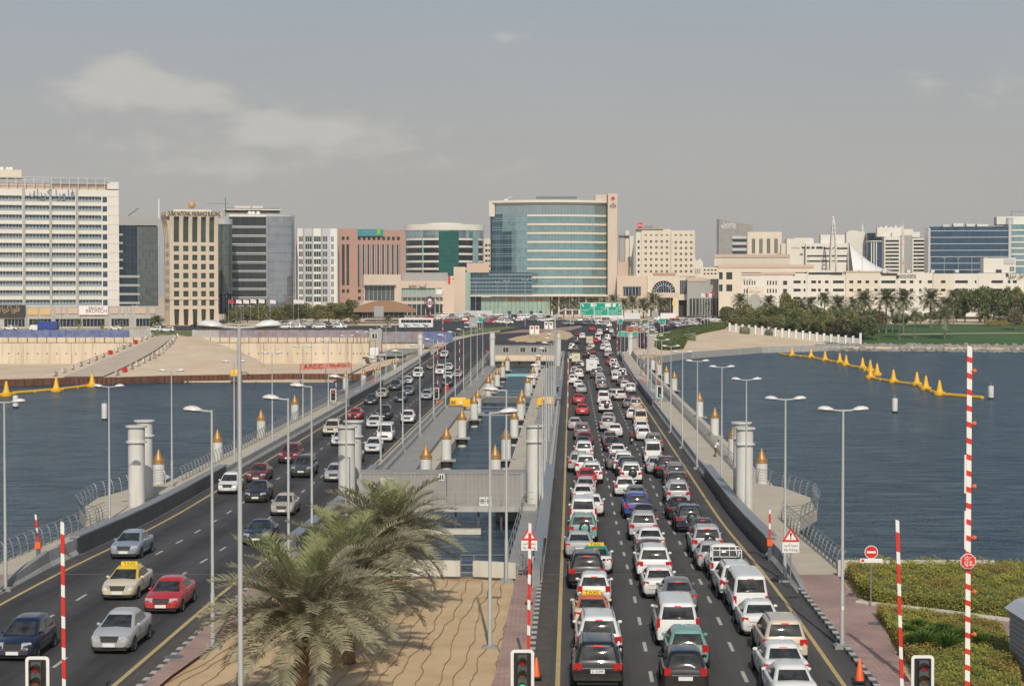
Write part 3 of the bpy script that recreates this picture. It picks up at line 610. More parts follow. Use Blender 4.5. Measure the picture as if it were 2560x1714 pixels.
# low wall, gate railing and gangway at the end of the palm bed
def lowwall(label, p0, p1, h=.82):
    a, b = GZ(*p0), GZ(*p1); mb = MB(); d = (b - a).normalized(); n = Vector((-d.y, d.x, 0)) * .28
    mb.loft([[a, a + n, a + n + Vector((0, 0, h)), a + Vector((0, 0, h))], [b, b + n, b + n + Vector((0, 0, h)), b + Vector((0, 0, h))]]); return tag(mb.build('low_wall', M['conc_w']), label, 'wall')
lowwall('pale concrete low wall at the palm bed, left of the gate gap', (905, 1438), (1150, 1440))
lowwall('pale concrete low wall at the palm bed, right of the gate gap', (1182, 1440), (1289, 1446))
t = thing('gate_railing', 'thin steel gate railing in the gap of the low wall', 'railing', GZ(1166, 1440))
c = GZ(1152, 1440); dd = GZ(1290, 1440)
mb = MB(); mb.path([c, c + Vector((0, 0, 1.15)), c + Vector((3.3, 0, 1.15)), Vector((dd.x, dd.y + 1.5, 1.8))], .025, 5); mb.build('top_rail', M['steel'], t)
MB().path([c + Vector((.0, 0, .62)), c + Vector((3.3, 0, .62)), Vector((dd.x, dd.y + 1.5, 1.2))], .018, 5).build('middle_rail', M['steel'], t)
MB().path([c + Vector((.0, 0, .2)), c + Vector((3.3, 0, .2))], .018, 5).build('lower_rail', M['steel'], t)
for dx in (.7, 3.3): MB().tube(c + Vector((dx, 0, 0)), c + Vector((dx, 0, 1.15)), .025, 5).build('post', M['steel'], t)
t = thing('gangway', 'grey gangway with handrails leading down beside the jammed road', 'gangway', (RL(100) - 2.2, 98, 0))
MB().loft([[(RL(Y) - 3.0, Y, z - .15), (RL(Y) - 1.7, Y, z - .15), (RL(Y) - 1.7, Y, z), (RL(Y) - 3.0, Y, z)] for Y, z in ((96.5, .1), (133, -.9))]).build('walkway', M['conc_d'], t)
for dx in (-3.0, -1.72):
    for hz in (.5, 1.0):
        MB().path([(RL(96.5) + dx, 96.5, .1 + hz), (RL(133) + dx, 133, -.9 + hz)], .022, 5).build('handrail', M['steel'], t)
    for k in range(9):
        Y = 97 + k * 4.4; z = .1 - (Y - 96.5) / 36.5
        MB().tube((RL(Y) + dx, Y, z), (RL(Y) + dx, Y, z + 1.0), .025, 5).build('handrail_post', M['steel'], t)
t = thing('bollard_gate', 'three white posts with a dark bar at the pavement end', 'bollards', GZ(1330, 1436))
for px in (1314, 1333, 1352):
    p = GZ(px, 1434); MB().tube(p, p + Vector((0, 0, .95)), .055, 8).build('white_post', M['white'], t)
MB().tube(GZ(1314, 1434) + Vector((0, .05, .35)), GZ(1352, 1434) + Vector((0, .05, .35)), .03, 5).build('dark_bar', M['black'], t)
# irrigation hoses on the sand
hose = mat('brown_hose', (.20, .125, .065), .9)
top = [(905 + i * 24, 1452 + (i % 3) * 2) for i in range(17)]
for i in range(19):
    f_ = i / 18.0; x_t = 760 + f_ * 535; y_t = 1490 - 44 * min(1, f_ * 1.6) + (6 if i % 2 else 0); x_b = 300 + f_ * 925 if f_ > .2 else 300 + f_ * 900; pts = []
    a, b = GZ(x_t, y_t), GZ(x_b, 1745)
    for k in range(41):
        u = k / 40.0; p = a.lerp(b, u); p.x += .13 * math.sin(u * 9 + i * 1.7) + RN.uniform(-.045, .045) + .07 * math.sin(u * (31 + i % 5 * 3) + i * 2); p.y += RN.uniform(-.05, .05); p.z = .012; pts.append(p)
    if i > 7:
        e = pts[0].copy(); pts = [e + Vector((-2.5 - .2 * (i % 4), .5 + .05 * i, 0)), e + Vector((-1.0, .45, 0))] + pts
    tag(MB().path(pts, .013, 4).build('irrigation_hose', hose), 'thin brown irrigation hose on the sand, %s of nineteen from the left' % ORD[i], 'hose', 'irrigation hoses on the sand')
# ---------------------------------------------------------------- mooring piles and guide pillars
PILE = None
def pile_meshes():
    a = MB().lathe(0, 0, [(.50, -2.2), (.50, 2.05)], 18).mesh('shaft', M['pier'], True)
    b = MB().lathe(0, 0, [(.55, 2.05), (.55, 2.12), (.53, 2.15), (.53, 2.32), (.46, 2.36), (.44, 2.40), (.40, 2.42), (.03, 3.28), (.005, 3.32)], 18).mesh('gold_cone', M['gold'], True, 25)
    c = MB().box(-.95, .95, -.75, .75, -.16, .02).mesh('collar_plate', M['conc_d']); d = MB().lathe(0, 0, [(.62, -.75), (.62, -.18)], 12).mesh('rubber_fender', M['rubber'])
    return a, b, c, d
PM = pile_meshes()
def pile(px, py, label, group, z=-1.45, Y=None):
    p = GZ(px, py, z); t = thing('mooring_pile', label, 'pile', p, 0, group)
    for n, me in zip(('shaft', 'gold_cone', 'collar_plate', 'rubber_fender'), PM): inst(n, me, t)
rows_ = {'in the left row of the channel': [(1065, 1204), (1116, 1148), (1155, 1093), (1185.5, 1047), (1194.5, 1031), (1221, 989), (1228, 980), (1243, 964), (1257, 942), (1268.6, 925)],
         'in the right row of the channel': [(1238, 1204), (1265, 1147), (1285.5, 1091), (1301, 1047), (1304.5, 1031), (1319, 988), (1324, 980), (1332, 960), (1340, 940), (1346, 923)],
         'on the ledge right of the jammed road': [(1904, 1216), (1833, 1146), (1787, 1088), (1749, 1041), (1686, 975), (1666, 958), (1648, 936), (1632, 923)],
         'in the water left of the flowing road': [(397, 1218), (544, 1156), (653, 1095), (737, 1049), (909, 966), (864, 974), (946, 953), (984, 935)]}
for wh, pts in rows_.items():
    for i, (px, py) in enumerate(pts): pile(px, py, 'gold topped white pile, %s nearest %s' % (ORD[i], wh), 'gold topped mooring piles')
gp = [MB().lathe(0, 0, [(.62, -1.2), (.62, 4.9)], 20).mesh('shaft', M['pier'], True),
      MB().lathe(0, 0, [(.78, 4.9), (.78, 5.0), (.63, 5.03), (.63, 6.0), (.80, 6.05), (.80, 6.16)], 20).mesh('capital', M['pier'], True, 30)]
def pillar(px, py, label, hs=1.0, twin=True):
    p = GZ(px, py, -.9); t = thing('guide_pillar', label, 'pillar', p, 0, 'white guide pillars')
    for n, me in zip(('shaft', 'capital'), gp): inst(n, me, t, sc=(1, 1, hs))
pillar(342, 1270, 'nearer of two tall white guide pillars left of the flowing road'); pillar(362, 1248, 'farther of two tall white guide pillars left of the flowing road')
pillar(867, 1272, 'nearer of two tall white guide pillars behind the palms'); pillar(884, 1250, 'farther of two tall white guide pillars behind the palms')
pillar(1336.5, 1268, 'tall white guide pillar at the right end of the near container'); 
pillar(1861, 1278, 'nearer of two tall white guide pillars at the right sidewalk'); pillar(1853, 1256, 'farther of two tall white guide pillars at the right sidewalk')
pillar(1050.6, 899, 'white guide pillar at the far left end of the bridge', 1.05); pillar(1231, 910, 'white guide pillar left of the far windowed container', 1.2)
pillar(1396, 905, 'white guide pillar right of the far windowed container', 1.15); pillar(1576, 897, 'white guide pillar in front of the brown road sign', 1.05)
# ---------------------------------------------------------------- vehicles
def rrect(ya, yb, hw, r, z):
    r = min(r, hw * .6, (yb - ya) * .4); pts = []
    for cx, cy, a0 in ((hw - r, ya + r, -90), (hw - r, yb - r, 0), (-hw + r, yb - r, 90), (-hw + r, ya + r, 180)):
        for k in range(4):
            a = math.radians(a0 + 30 * k); pts.append((cx + r * math.cos(a), cy + r * math.sin(a), z))
    return pts
def lower_body(W_, st):
    """st: (y, z top, z bottom, width factor)"""
    rings = []
    for y, zt, zb, k in st:
        w = W_ / 2 * k; h = zt - zb
        half = [(w * .84, zb), (w * .96, zb + .12 * h), (w * .985, zb + .30 * h), (w, zb + .52 * h), (w * .985, zb + .72 * h), (w * .945, zt - .10 * h), (w * .86, zt - .015)]
        rings.append([(0, y, zb)] + [(x, y, z) for x, z in half] + [(0, y, zt + .015)] + [(-x, y, z) for x, z in reversed(half)])
    return rings
SPEC = {
 'sedan': dict(L=4.55, W=1.78, belt=.93, roof=1.45, cb=(.50, 3.45), cr=(1.20, 2.45), hw=.77, hr=.57, wr=.31, wy=(.95, 3.62),
   st=[(.0, .80, .40, .84), (.04, .94, .30, .90), (.16, 1.02, .24, .95), (.55, 1.03, .21, .985), (1.1, .98, .20, 1), (2.3, .95, .20, 1), (3.2, .97, .20, 1), (3.75, .90, .20, .99), (4.2, .78, .22, .94), (4.42, .68, .26, .87), (4.52, .56, .34, .78)],
   tl=(.56, .83, .74, .92, .02), hl=(.40, .78, .60, .77, 4.44), pl=.62, plf=.42),
 'hatch': dict(L=3.85, W=1.70, belt=.95, roof=1.52, cb=(.06, 2.98), cr=(.42, 2.02), hw=.76, hr=.58, wr=.30, wy=(.62, 3.10),
   st=[(.0, .78, .40, .85), (.05, .92, .28, .92), (.2, .97, .22, .97), (.7, .96, .20, 1), (1.8, .94, .20, 1), (2.7, .97, .20, 1), (3.2, .90, .20, .98), (3.6, .78, .22, .93), (3.78, .68, .26, .86), (3.85, .55, .34, .78)],
   tl=(.55, .78, .72, 1.0, .0), hl=(.38, .74, .58, .80, 3.75), pl=.62, plf=.40),
 'suv': dict(L=4.80, W=1.90, belt=1.12, roof=1.80, cb=(.05, 3.42), cr=(.30, 2.55), hw=.84, hr=.66, wr=.38, wy=(.90, 3.80),
   st=[(.0, .92, .50, .88), (.05, 1.10, .42, .94), (.18, 1.14, .36, .98), (.8, 1.13, .33, 1), (2.2, 1.11, .33, 1), (3.2, 1.13, .33, 1), (3.9, 1.06, .34, .99), (4.45, .96, .36, .95), (4.68, .86, .42, .88), (4.78, .72, .50, .80)],
   tl=(.58, .90, .84, 1.08, .0), hl=(.50, .84, .80, .98, 4.64), pl=.80, plf=.60),
 'van': dict(L=5.10, W=1.92, belt=1.14, roof=1.92, cb=(.04, 4.30), cr=(.16, 3.45), hw=.87, hr=.72, wr=.33, wy=(.85, 4.05),
   st=[(.0, .90, .40, .90), (.05, 1.13, .32, .95), (.18, 1.16, .26, .99), (.9, 1.15, .24, 1), (2.5, 1.14, .24, 1), (3.8, 1.15, .24, 1), (4.4, 1.08, .24, .98), (4.85, .92, .26, .93), (5.02, .78, .30, .86), (5.08, .60, .38, .78)],
   tl=(.78, .93, .74, 1.28, .02), hl=(.52, .86, .70, .92, 4.96), pl=.62, plf=.45),
 'hiace': dict(L=4.70, W=1.72, belt=1.12, roof=2.00, cb=(.03, 4.52), cr=(.12, 3.85), hw=.80, hr=.68, wr=.31, wy=(.85, 3.95),
   st=[(.0, .88, .40, .92), (.05, 1.12, .32, .96), (.15, 1.14, .26, .99), (.9, 1.13, .24, 1), (2.5, 1.12, .24, 1), (4.0, 1.12, .24, 1), (4.45, 1.08, .24, .98), (4.6, .90, .26, .95), (4.68, .62, .30, .90)],
   tl=(.66, .80, .72, 1.06, .0), hl=(.48, .76, .62, .82, 4.60), pl=.60, plf=.42),
 'pickup': dict(L=5.10, W=1.78, belt=1.06, roof=1.70, cb=(1.75, 3.72), cr=(2.0, 2.95), hw=.80, hr=.64, wr=.36, wy=(1.05, 4.10),
   st=[(.0, .98, .48, .95), (.04, 1.06, .42, .97), (.2, 1.07, .36, .99), (1.6, 1.07, .34, 1), (2.4, 1.06, .33, 1), (3.6, 1.07, .33, 1), (4.2, 1.00, .34, .98), (4.75, .92, .36, .94), (4.98, .82, .42, .88), (5.08, .66, .50, .80)],
   tl=(.70, .84, .70, 1.0, -.02), hl=(.50, .82, .78, .94, 4.94), pl=.56, plf=.60),
}
def car_parts(k):
    s = SPEC[k]; out = {}; W_ = s['W']; L_ = s['L']
    b = MB(); b.loft(lower_body(W_, s['st']))
    for wy in s['wy']:                                           # dark wheel openings
        for sx in (-1, 1):
            n = 14; R_ = s['wr'] * 1.2; c = (sx * (W_ / 2 + .004), wy, s['wr'])
            b.poly([(c[0], c[1] + R_ * math.cos(2 * math.pi * i / n) * sx, max(.16, c[2] + R_ * math.sin(2 * math.pi * i / n))) for i in range(n)], 1)
    zt0 = s['st'][0][2]
    b.box(-W_ * .40, W_ * .40, .10, L_ - .12, zt0 - .22, zt0 + .02, 1)
    if k in ('suv', 'van', 'hiace', 'pickup'): b.box(-W_ * .46, W_ * .46, -.06, .2, zt0 - .03, zt0 + .17, 0 if k != 'pickup' else 2)
    b.box(-W_ * .34, W_ * .34, -.012, .04, s['pl'] - .105, s['pl'] - .09, 1); b.box(-W_ * .30, W_ * .30, -.014, .04, s['pl'] + .10, s['pl'] + .125, 2)
    for yy in (L_ * .36, L_ * .60): b.box(-W_ / 2 - .003, W_ / 2 + .003, yy - .008, yy + .008, zt0 + .08, s['belt'] - .14, 1)
    out['body'] = b.mesh('body', [M['paint'], M['black'], M['steel']], True, 35)
    (ya, yb), (ra, rb), hw, hr, zb, zt = s['cb'], s['cr'], s['hw'], s['hr'], s['belt'], s['roof']
    c = MB(); rr_ = .16
    def mid(t): return ya + (ra - ya) * t, yb + (rb - yb) * t, hw + (hr - hw) * t, zb - .03 + (zt - .09 - zb + .03) * t
    rings = []
    for t in (0, .5, .86, 1.0):
        a, e, h, z = mid(t); rings.append(rrect(a, e, h, rr_ + .08 * t, z))
    rings.append(rrect(ra + .05, rb - .05, hr - .06, .26, zt - .03)); rings.append(rrect(ra + .22, rb - .22, hr - .22, .22, zt))
    c.loft(rings); out['cabin'] = c.mesh('cabin', [M['paint']], True, 50)
    def bow(mb, P0, P1, k0, k1, j, sg, off):      # gently bowed glass
        rg = []
        for i in range(5):
            v = i / 4.0; hw_ = P0[2] * k0 * (1 - v) + P1[2] * k1 * v; y = P0[j] * (1 - v) + P1[j] * v; z = P0[3] * (1 - v) + P1[3] * v
            rg.append([(-sg * hw_ * (1 - 2 * h / 6.0) * -1, y + sg * (off + .045 * (1 - (1 - 2 * h / 6.0) ** 2) * (1 - (2 * v - 1) ** 2)), z) for h in range(7)])
        mb.loft(rg, close=False, cap=False)
    def pane(t0, t1, f, side, y_in=(.0, 1.0), off=.012):
        P0, P1 = mid(t0), mid(t1); mb = MB()
        if side == 'rear':
            k0, k1 = f
            bow(mb, P0, P1, k0, k1, 0, -1, off)
        elif side == 'front':
            k0, k1 = f
            bow(mb, P0, P1, k0, k1, 1, 1, off)
        else:
            sx = side
            q = []
            for P, yy in ((P0, y_in[0]), (P0, y_in[1]), (P1, y_in[1]), (P1, y_in[0])):
                a = P[0] + .26; e = P[1] - .26; q.append((sx * (P[2] + off * .8), a + (e - a) * yy, P[3]))
            mb.poly(q if sx > 0 else q[::-1])
        return mb.mesh({'rear': 'rear_window', 'front': 'windscreen'}.get(side, 'side_window'), [M['cglass']], True)
    lo = .12 if k in ('sedan', 'pickup') else .16
    out['rear_window'] = pane(lo, .90, (.84, .84), 'rear'); out['windscreen'] = pane(.10, .92, (.88, .86), 'front')
    out['side_window'] = []
    spl = ((0, .47), (.51, 1)) if k != 'pickup' else ((.05, 1),)
    if k in ('van', 'hiace'): spl = ((0, .30), (.33, .64), (.67, 1))
    for sx in (1, -1):
        for a, e in spl: out['side_window'].append(pane(.10, .84, None, sx, (a, e)))
    w = MB(); n = 16; R_ = s['wr']
    def ringx(x, r): return [(x, r * math.cos(2 * math.pi * i / n), r * math.sin(2 * math.pi * i / n)) for i in range(n)]
    w.loft([ringx(-.10, R_ * .93), ringx(-.08, R_), ringx(.08, R_), ringx(.10, R_ * .93), ringx(.105, R_ * .64)], 0, cap=False)
    w.loft([ringx(.104, R_ * .64), ringx(.085, R_ * .55), ringx(.09, R_ * .15), ringx(.10, .01)], 1, cap=False)
    w.loft([ringx(-.10, R_ * .93), ringx(-.09, .01)], 0, cap=False)
    out['wheel'] = w.mesh('wheel', [M['tyre'], M['rim']], True, 40)
    x0, x1, z0, z1, y = s['tl']; q = s['st'][0][3] * W_ / 2
    x1 = min(x1, W_ / 2 * .97)
    for nm, m_, yy, dp in (('tail_light', 'red_lens', y, 1), ):
        out[nm] = [MB().hexa([(sx * x0, y - .022, z0), (sx * x1, y + .02, z0), (sx * x1, y + .22, z0), (sx * x0, y + .15, z0), (sx * x0, y - .022, z1), (sx * x1, y + .03, z1), (sx * x1, y + .22, z1), (sx * x0, y + .15, z1)] if sx > 0 else
                           [(-x1, y + .02, z0), (-x0, y - .022, z0), (-x0, y + .15, z0), (-x1, y + .22, z0), (-x1, y + .03, z1), (-x0, y - .022, z1), (-x0, y + .15, z1), (-x1, y + .22, z1)]).mesh('tail_light', [M['red_lens']]) for sx in (1, -1)]
    x0, x1, z0, z1, y = s['hl']
    out['headlight'] = [MB().hexa([(sx * (x0 if sx > 0 else x1), y - .1 + (.12 if sx > 0 else -.06), z0), (sx * (x1 if sx > 0 else x0), y - .1 + (-.06 if sx > 0 else .12), z0), (sx * (x1 if sx > 0 else x0), y + (-.10 if sx > 0 else .09), z0), (sx * (x0 if sx > 0 else x1), y + (.09 if sx > 0 else -.10), z0),
                                   (sx * (x0 if sx > 0 else x1), y - .2, z1), (sx * (x1 if sx > 0 else x0), y - .3, z1), (sx * (x1 if sx > 0 else x0), y - .14 if sx > 0 else y + .03, z1), (sx * (x0 if sx > 0 else x1), y + .03 if sx > 0 else y - .14, z1)]).mesh('headlight', [M['clear_lens']]) for sx in (1, -1)]
    pz = s['pl']; out['number_plate'] = MB().box(-.26, .26, -.035, .03, pz - .07, pz + .07).mesh('number_plate', [M['plate']])
    if k in ('suv', 'van', 'hiace', 'pickup'): out['number_plate'] = MB().box(-.26, .26, -.075, .03, pz - .07, pz + .07).mesh('number_plate', [M['plate']])
    pz = s['plf']; out['front_plate'] = MB().box(-.26, .26, L_ - .05, L_ + .02, pz - .07, pz + .07).mesh('number_plate', [M['plate']])
    hz0, hz1 = s['hl'][2], s['hl'][3]
    out['grille'] = MB().hexa([(-.34, L_ - .2, hz0 - .03), (.34, L_ - .2, hz0 - .03), (.34, L_ + .005, hz0 - .05), (-.34, L_ + .005, hz0 - .05), (-.38, L_ - .2, hz1 - .02), (.38, L_ - .2, hz1 - .02), (.38, L_ - .045, hz1 - .03), (-.38, L_ - .045, hz1 - .03)]).mesh('grille', [M['black']])
    P_ = mid(.96); out['brake_light'] = MB().box(-.15, .15, P_[0] - .03, P_[0] + .04, P_[3] - .03, P_[3] + .01).mesh('brake_light', [M['brake']])
    out['mirror'] = [MB().ell((sx * (W_ / 2 - .02), yb - .60, zb + .05), .10, .05, .07, 8, 4).mesh('mirror', [M['paint']], True) for sx in (1, -1)]
    out['roof_rail'] = [MB().path([(sx * (hr - .06), ra + .12, zt - .04), (sx * (hr - .08), ra + .25, zt + .045), (sx * (hr - .08), rb - .25, zt + .045), (sx * (hr - .06), rb - .12, zt - .04)], .022, 5).mesh('roof_rail', [M['steel']], True) for sx in (1, -1)]
    n = 18; sp = MB()
    def ringy(y, r): return [(.12 + r * math.cos(2 * math.pi * i / n), y, zb - .12 + r * math.sin(2 * math.pi * i / n)) for i in range(n)]
    sp.loft([ringy(.02, .33), ringy(-.16, .36), ringy(-.20, .30)], 0); sp.loft([ringy(-.203, .24), ringy(-.225, .20)], 1)
    out['spare_wheel'] = sp.mesh('spare_wheel', [M['tyre'], M['paint']], True, 40)
    tx = MB(); tx.box(-.42, .42, (ra + rb) / 2 - .10, (ra + rb) / 2 + .10, zt - .02, zt + .16); out['taxi_sign'] = tx.mesh('taxi_sign', [M['taxi_y']])
    bed = MB(); bed.box(-.78, .78, .12, 1.62, 1.075, 1.085, 0)
    out['bed'] = bed.mesh('load_bed', [M['black']])
    fr = MB()
    for sx in (-.74, .74):
        fr.path([(sx, .08, 1.05), (sx, .08, 1.62), (sx, 1.68, 1.62), (sx, 1.68, 1.05)], .03, 5)
    fr.path([(-.74, .08, 1.62), (.74, .08, 1.62)], .03, 5); fr.path([(-.74, 1.68, 1.62), (.74, 1.68, 1.62)], .03, 5)
    for xx in (-.25, .25): fr.path([(xx, 1.68, 1.05), (xx, 1.68, 1.62)], .025, 5)
    out['frame'] = fr.mesh('cargo_frame', [M['white']], True)
    return out
CP = {k: car_parts(k) for k in SPEC}
COL = {'white': (.72, .72, .70), 'cream': (.66, .58, .42), 'silver': (.40, .41, .42), 'grey': (.16, .165, .17), 'dark grey': (.055, .058, .062), 'black': (.010, .010, .012), 'red': (.48, .018, .018), 'maroon': (.16, .012, .016), 'dark blue': (.008, .013, .042), 'blue': (.02, .06, .30),
       'teal': (.17, .33, .30), 'beige': (.42, .37, .30), 'brown': (.20, .11, .07), 'blue-grey': (.24, .28, .34), 'yellow': (.72, .47, .02), 'orange': (.52, .13, .045), 'green': (.01, .22, .15), 'blue-black': (.012, .014, .025), 'light beige': (.58, .50, .38)}
NAME = {'sedan': 'sedan_car', 'hatch': 'hatchback_car', 'suv': 'sport_utility_car', 'jeep': 'offroad_car', 'van': 'passenger_van', 'hiace': 'minibus', 'pickup': 'pickup_truck', 'taxi': 'taxi_car'}
WORD = {'sedan': 'saloon', 'hatch': 'hatchback', 'suv': 'SUV', 'jeep': 'off-roader with rear spare wheel', 'van': 'passenger van', 'hiace': 'minibus', 'pickup': 'pickup', 'taxi': 'taxi'}
CATG = {'sedan': 'car', 'hatch': 'car', 'suv': 'car', 'jeep': 'car', 'van': 'van', 'hiace': 'minibus', 'pickup': 'pickup', 'taxi': 'taxi'}
def car(kind, color, loc, rz, label, group, front=False, detail=2, cabin=None, brake=None, sign=None, pitch=0.0, sc=1.0):
    """near end of the car (rear, or front when front=True) sits at loc; rz turns the car's nose away from +Y"""
    base = {'jeep': 'suv', 'taxi': 'sedan'}.get(kind, kind); P = CP[base]; s = SPEC[base]
    t = thing(NAME[kind], label, CATG[kind], loc, rz, group); t.rotation_euler = (pitch, 0, rz); t.scale = (sc * RN.uniform(.97, 1.03), sc * RN.uniform(.96, 1.04), sc * RN.uniform(.96, 1.05))
    if front: off = -s['L']; t.rotation_euler = (-pitch, 0, rz + math.pi)
    else: off = 0.0
    L_ = (0, off, 0); col = COL[color]; pc = COL[cabin] if cabin else col
    inst('body', P['body'], t, L_, color=col); inst('cabin', P['cabin'], t, L_, color=pc)
    inst('rear_window', P['rear_window'], t, L_); inst('windscreen', P['windscreen'], t, L_)
    for me in P['side_window']: inst('side_window', me, t, L_)
    for sx in (-1, 1):
        for wy in s['wy']: inst('wheel', P['wheel'], t, (sx * (s['W'] / 2 - .085), wy + off, s['wr']), (0, 0, 0 if sx > 0 else math.pi))
    if front:
        for me in P['headlight']: inst('headlight', me, t, L_)
        inst('grille', P['grille'], t, L_); inst('front_plate' if False else 'number_plate', P['front_plate'], t, L_)
    else:
        for me in P['tail_light']: inst('tail_light', me, t, L_)
        if detail > 0: inst('number_plate', P['number_plate'], t, L_)
        if brake or (brake is None and RN.random() < .45): inst('brake_light', P['brake_light'], t, L_)
    if detail > 1 or front:
        for me in P['mirror']: inst('mirror', me, t, L_, color=col)
    if detail > 0 and base == 'suv':
        for me in P['roof_rail']: inst('roof_rail', me, t, L_)
    if kind == 'jeep': inst('spare_wheel', P['spare_wheel'], t, L_, color=col if RN.random() < .5 else (.05, .05, .05))
    if kind == 'taxi':
        sg = inst('taxi_sign', P['taxi_sign'], t, L_)
        if detail > 1:
            mid = (s['cr'][0] + s['cr'][1]) / 2 + off
            tx = text('TAXI', .12, M['text_k'], (0, mid + (.105 if front else -.105), s['roof'] + .07), math.pi if front else 0, None, width=.6, extrude=.004); tx.parent = sg
            tx.matrix_basis = Matrix.Translation(Vector((0, -off, 0))) @ tx.matrix_basis
    if kind == 'pickup':
        inst('load_bed', P['bed'], t, L_); inst('cargo_frame', P['frame'], t, L_)
    return t
def box_truck(color, loc, rz, label, group, boxh=2.9, L_=6.0, W_=2.1):
    t = thing('box_truck', label, 'truck', loc, rz, group)
    bo = inst('cargo_box', MB().box(-W_ / 2, W_ / 2, 0, L_ * .68, .75, boxh).mesh('cargo_box', [M['paint']]), t, color=COL[color])
    for x in (-.18, .18): inst('door_vent', MB().box(x - .1, x + .1, -.03, .0, boxh * .62, boxh * .62 + .2).mesh('door_vent', [M['black']]), bo)
    inst('chassis', MB().box(-.5, .5, .1, L_ - .2, .45, .74).box(-W_ / 2, W_ / 2, -.05, .05, .40, .62).mesh('chassis', [M['black']]), t)
    cb = MB().loft([rrect(L_ * .70, L_, W_ * .44, .12, .5), rrect(L_ * .70, L_, W_ * .44, .12, 1.2), rrect(L_ * .71, L_ - .35, W_ * .40, .15, 2.0), rrect(L_ * .74, L_ - .5, W_ * .34, .15, 2.08)])
    inst('cab', cb.mesh('cab', [M['paint']], True, 50), t, color=COL['white'])
    wp = CP['suv']['wheel']
    for sx in (-1, 1):
        for y in (1.0, L_ - .9): inst('wheel', wp, t, (sx * (W_ / 2 - .15), y, .38), (0, 0, 0 if sx > 0 else math.pi))
        inst('tail_light', MB().box(sx * .85 - .1, sx * .85 + .1, -.07, -.05, .5, .62).mesh('tail_light', [M['red_lens']]), t)
    return t
def heading(xf, Y): return -math.atan((xf(Y + 2) - xf(Y - 2)) / 4.0)
def pitch_at(Y): return math.atan((zroad(Y + 2) - zroad(Y - 2)) / 4.0)
LANES = {}
LANES['left'] = [(1494, 1731, 'suv', 'black'), (1498, 1660, 'suv', 'white'), (1482, 1580, 'taxi', 'cream'), (1485, 1516, 'hatch', 'white'), (1467, 1475, 'suv', 'black'), (1490, 1437, 'taxi', 'white'), (1449, 1398, 'sedan', 'silver'), (1457, 1358, 'jeep', 'teal'), (1458, 1318, 'van', 'white'), (1479, 1292, 'sedan', 'white'),
  (1458, 1262, 'sedan', 'white'), (1464, 1243, 'sedan', 'silver'), (1467, 1219, 'sedan', 'red'), (1480, 1210, 'suv', 'white'), (1464, 1189, 'suv', 'white'), (1446, 1182, 'suv', 'silver'), (1460, 1152, 'suv', 'white'), (1458, 1130, 'sedan', 'black'), (1462, 1117, 'sedan', 'maroon'), (1456, 1101, 'suv', 'grey'),
  (1438, 1076, 'sedan', 'silver'), (1456, 1039, 'sedan', 'red'), (1447, 1011, 'sedan', 'red'), (1453, 984, 'sedan', 'silver'), (1446, 971, 'sedan', 'white'), (1434, 962, 'suv', 'white'), (1447, 947, 'suv', 'white'), (1436, 936, 'sedan', 'white'), (1445, 925, 'sedan', 'dark grey'), (1450, 919, 'sedan', 'white'), (1440, 912, 'truckb', 'cream'),
  (1432, 900, 'sedan', 'white'), (1437, 889, 'sedan', 'black'), (1439, 881, 'suv', 'dark grey'), (1430, 877, 'suv', 'white'), (1441, 860, 'suv', 'dark grey'), (1456, 848, 'suv', 'white'), (1446, 842, 'sedan', 'maroon'), (1481, 828, 'sedan', 'red')]
LANES['middle'] = [(1714, 1738, 'hatch', 'black'), (1720, 1676, 'hatch', 'teal'), (1695, 1619, 'van', 'white'), (1700, 1536, 'sedan', 'grey'), (1650, 1499, 'sedan', 'white'), (1636, 1455, 'suv', 'white'), (1628, 1420, 'sedan', 'dark grey'), (1628, 1388, 'sedan', 'white'), (1609, 1353, 'suv', 'silver'), (1612, 1322, 'sedan', 'black'), (1593, 1299, 'suv', 'blue'), (1593, 1266, 'sedan', 'grey'),
  (1562.6, 1242, 'hatch', 'white'), (1578, 1211, 'jeep', 'white'), (1570, 1198, 'suv', 'black'), (1559, 1184, 'suv', 'white'), (1540, 1176, 'sedan', 'grey'), (1544.6, 1150, 'sedan', 'white'), (1531, 1130, 'sedan', 'black'), (1526, 1113, 'sedan', 'grey'), (1538, 1094, 'sedan', 'white'), (1519, 1080, 'suv', 'silver'), (1522, 1062, 'sedan', 'silver'), (1514, 1032, 'jeep', 'white'), (1509, 1012, 'van', 'white'),
  (1505, 976, 'suv', 'grey'), (1502, 964, 'suv', 'silver'), (1501, 953, 'sedan', 'white'), (1488, 946, 'suv', 'dark grey'), (1497, 936, 'sedan', 'white'), (1479, 935, 'truck', 'white'), (1488, 915, 'suv', 'white'), (1482.7, 904, 'sedan', 'white'), (1467.7, 896, 'jeep', 'black'), (1480, 887, 'sedan', 'maroon'), (1473, 878, 'sedan', 'beige'), (1478.6, 871, 'sedan', 'white'), (1474, 864, 'truckb', 'light beige'), (1489, 858, 'sedan', 'red'), (1494.7, 853, 'hiace', 'white'), (1499, 839, 'suv', 'white'), (1515, 834, 'suv', 'black'), (1523, 819, 'suv', 'white')]
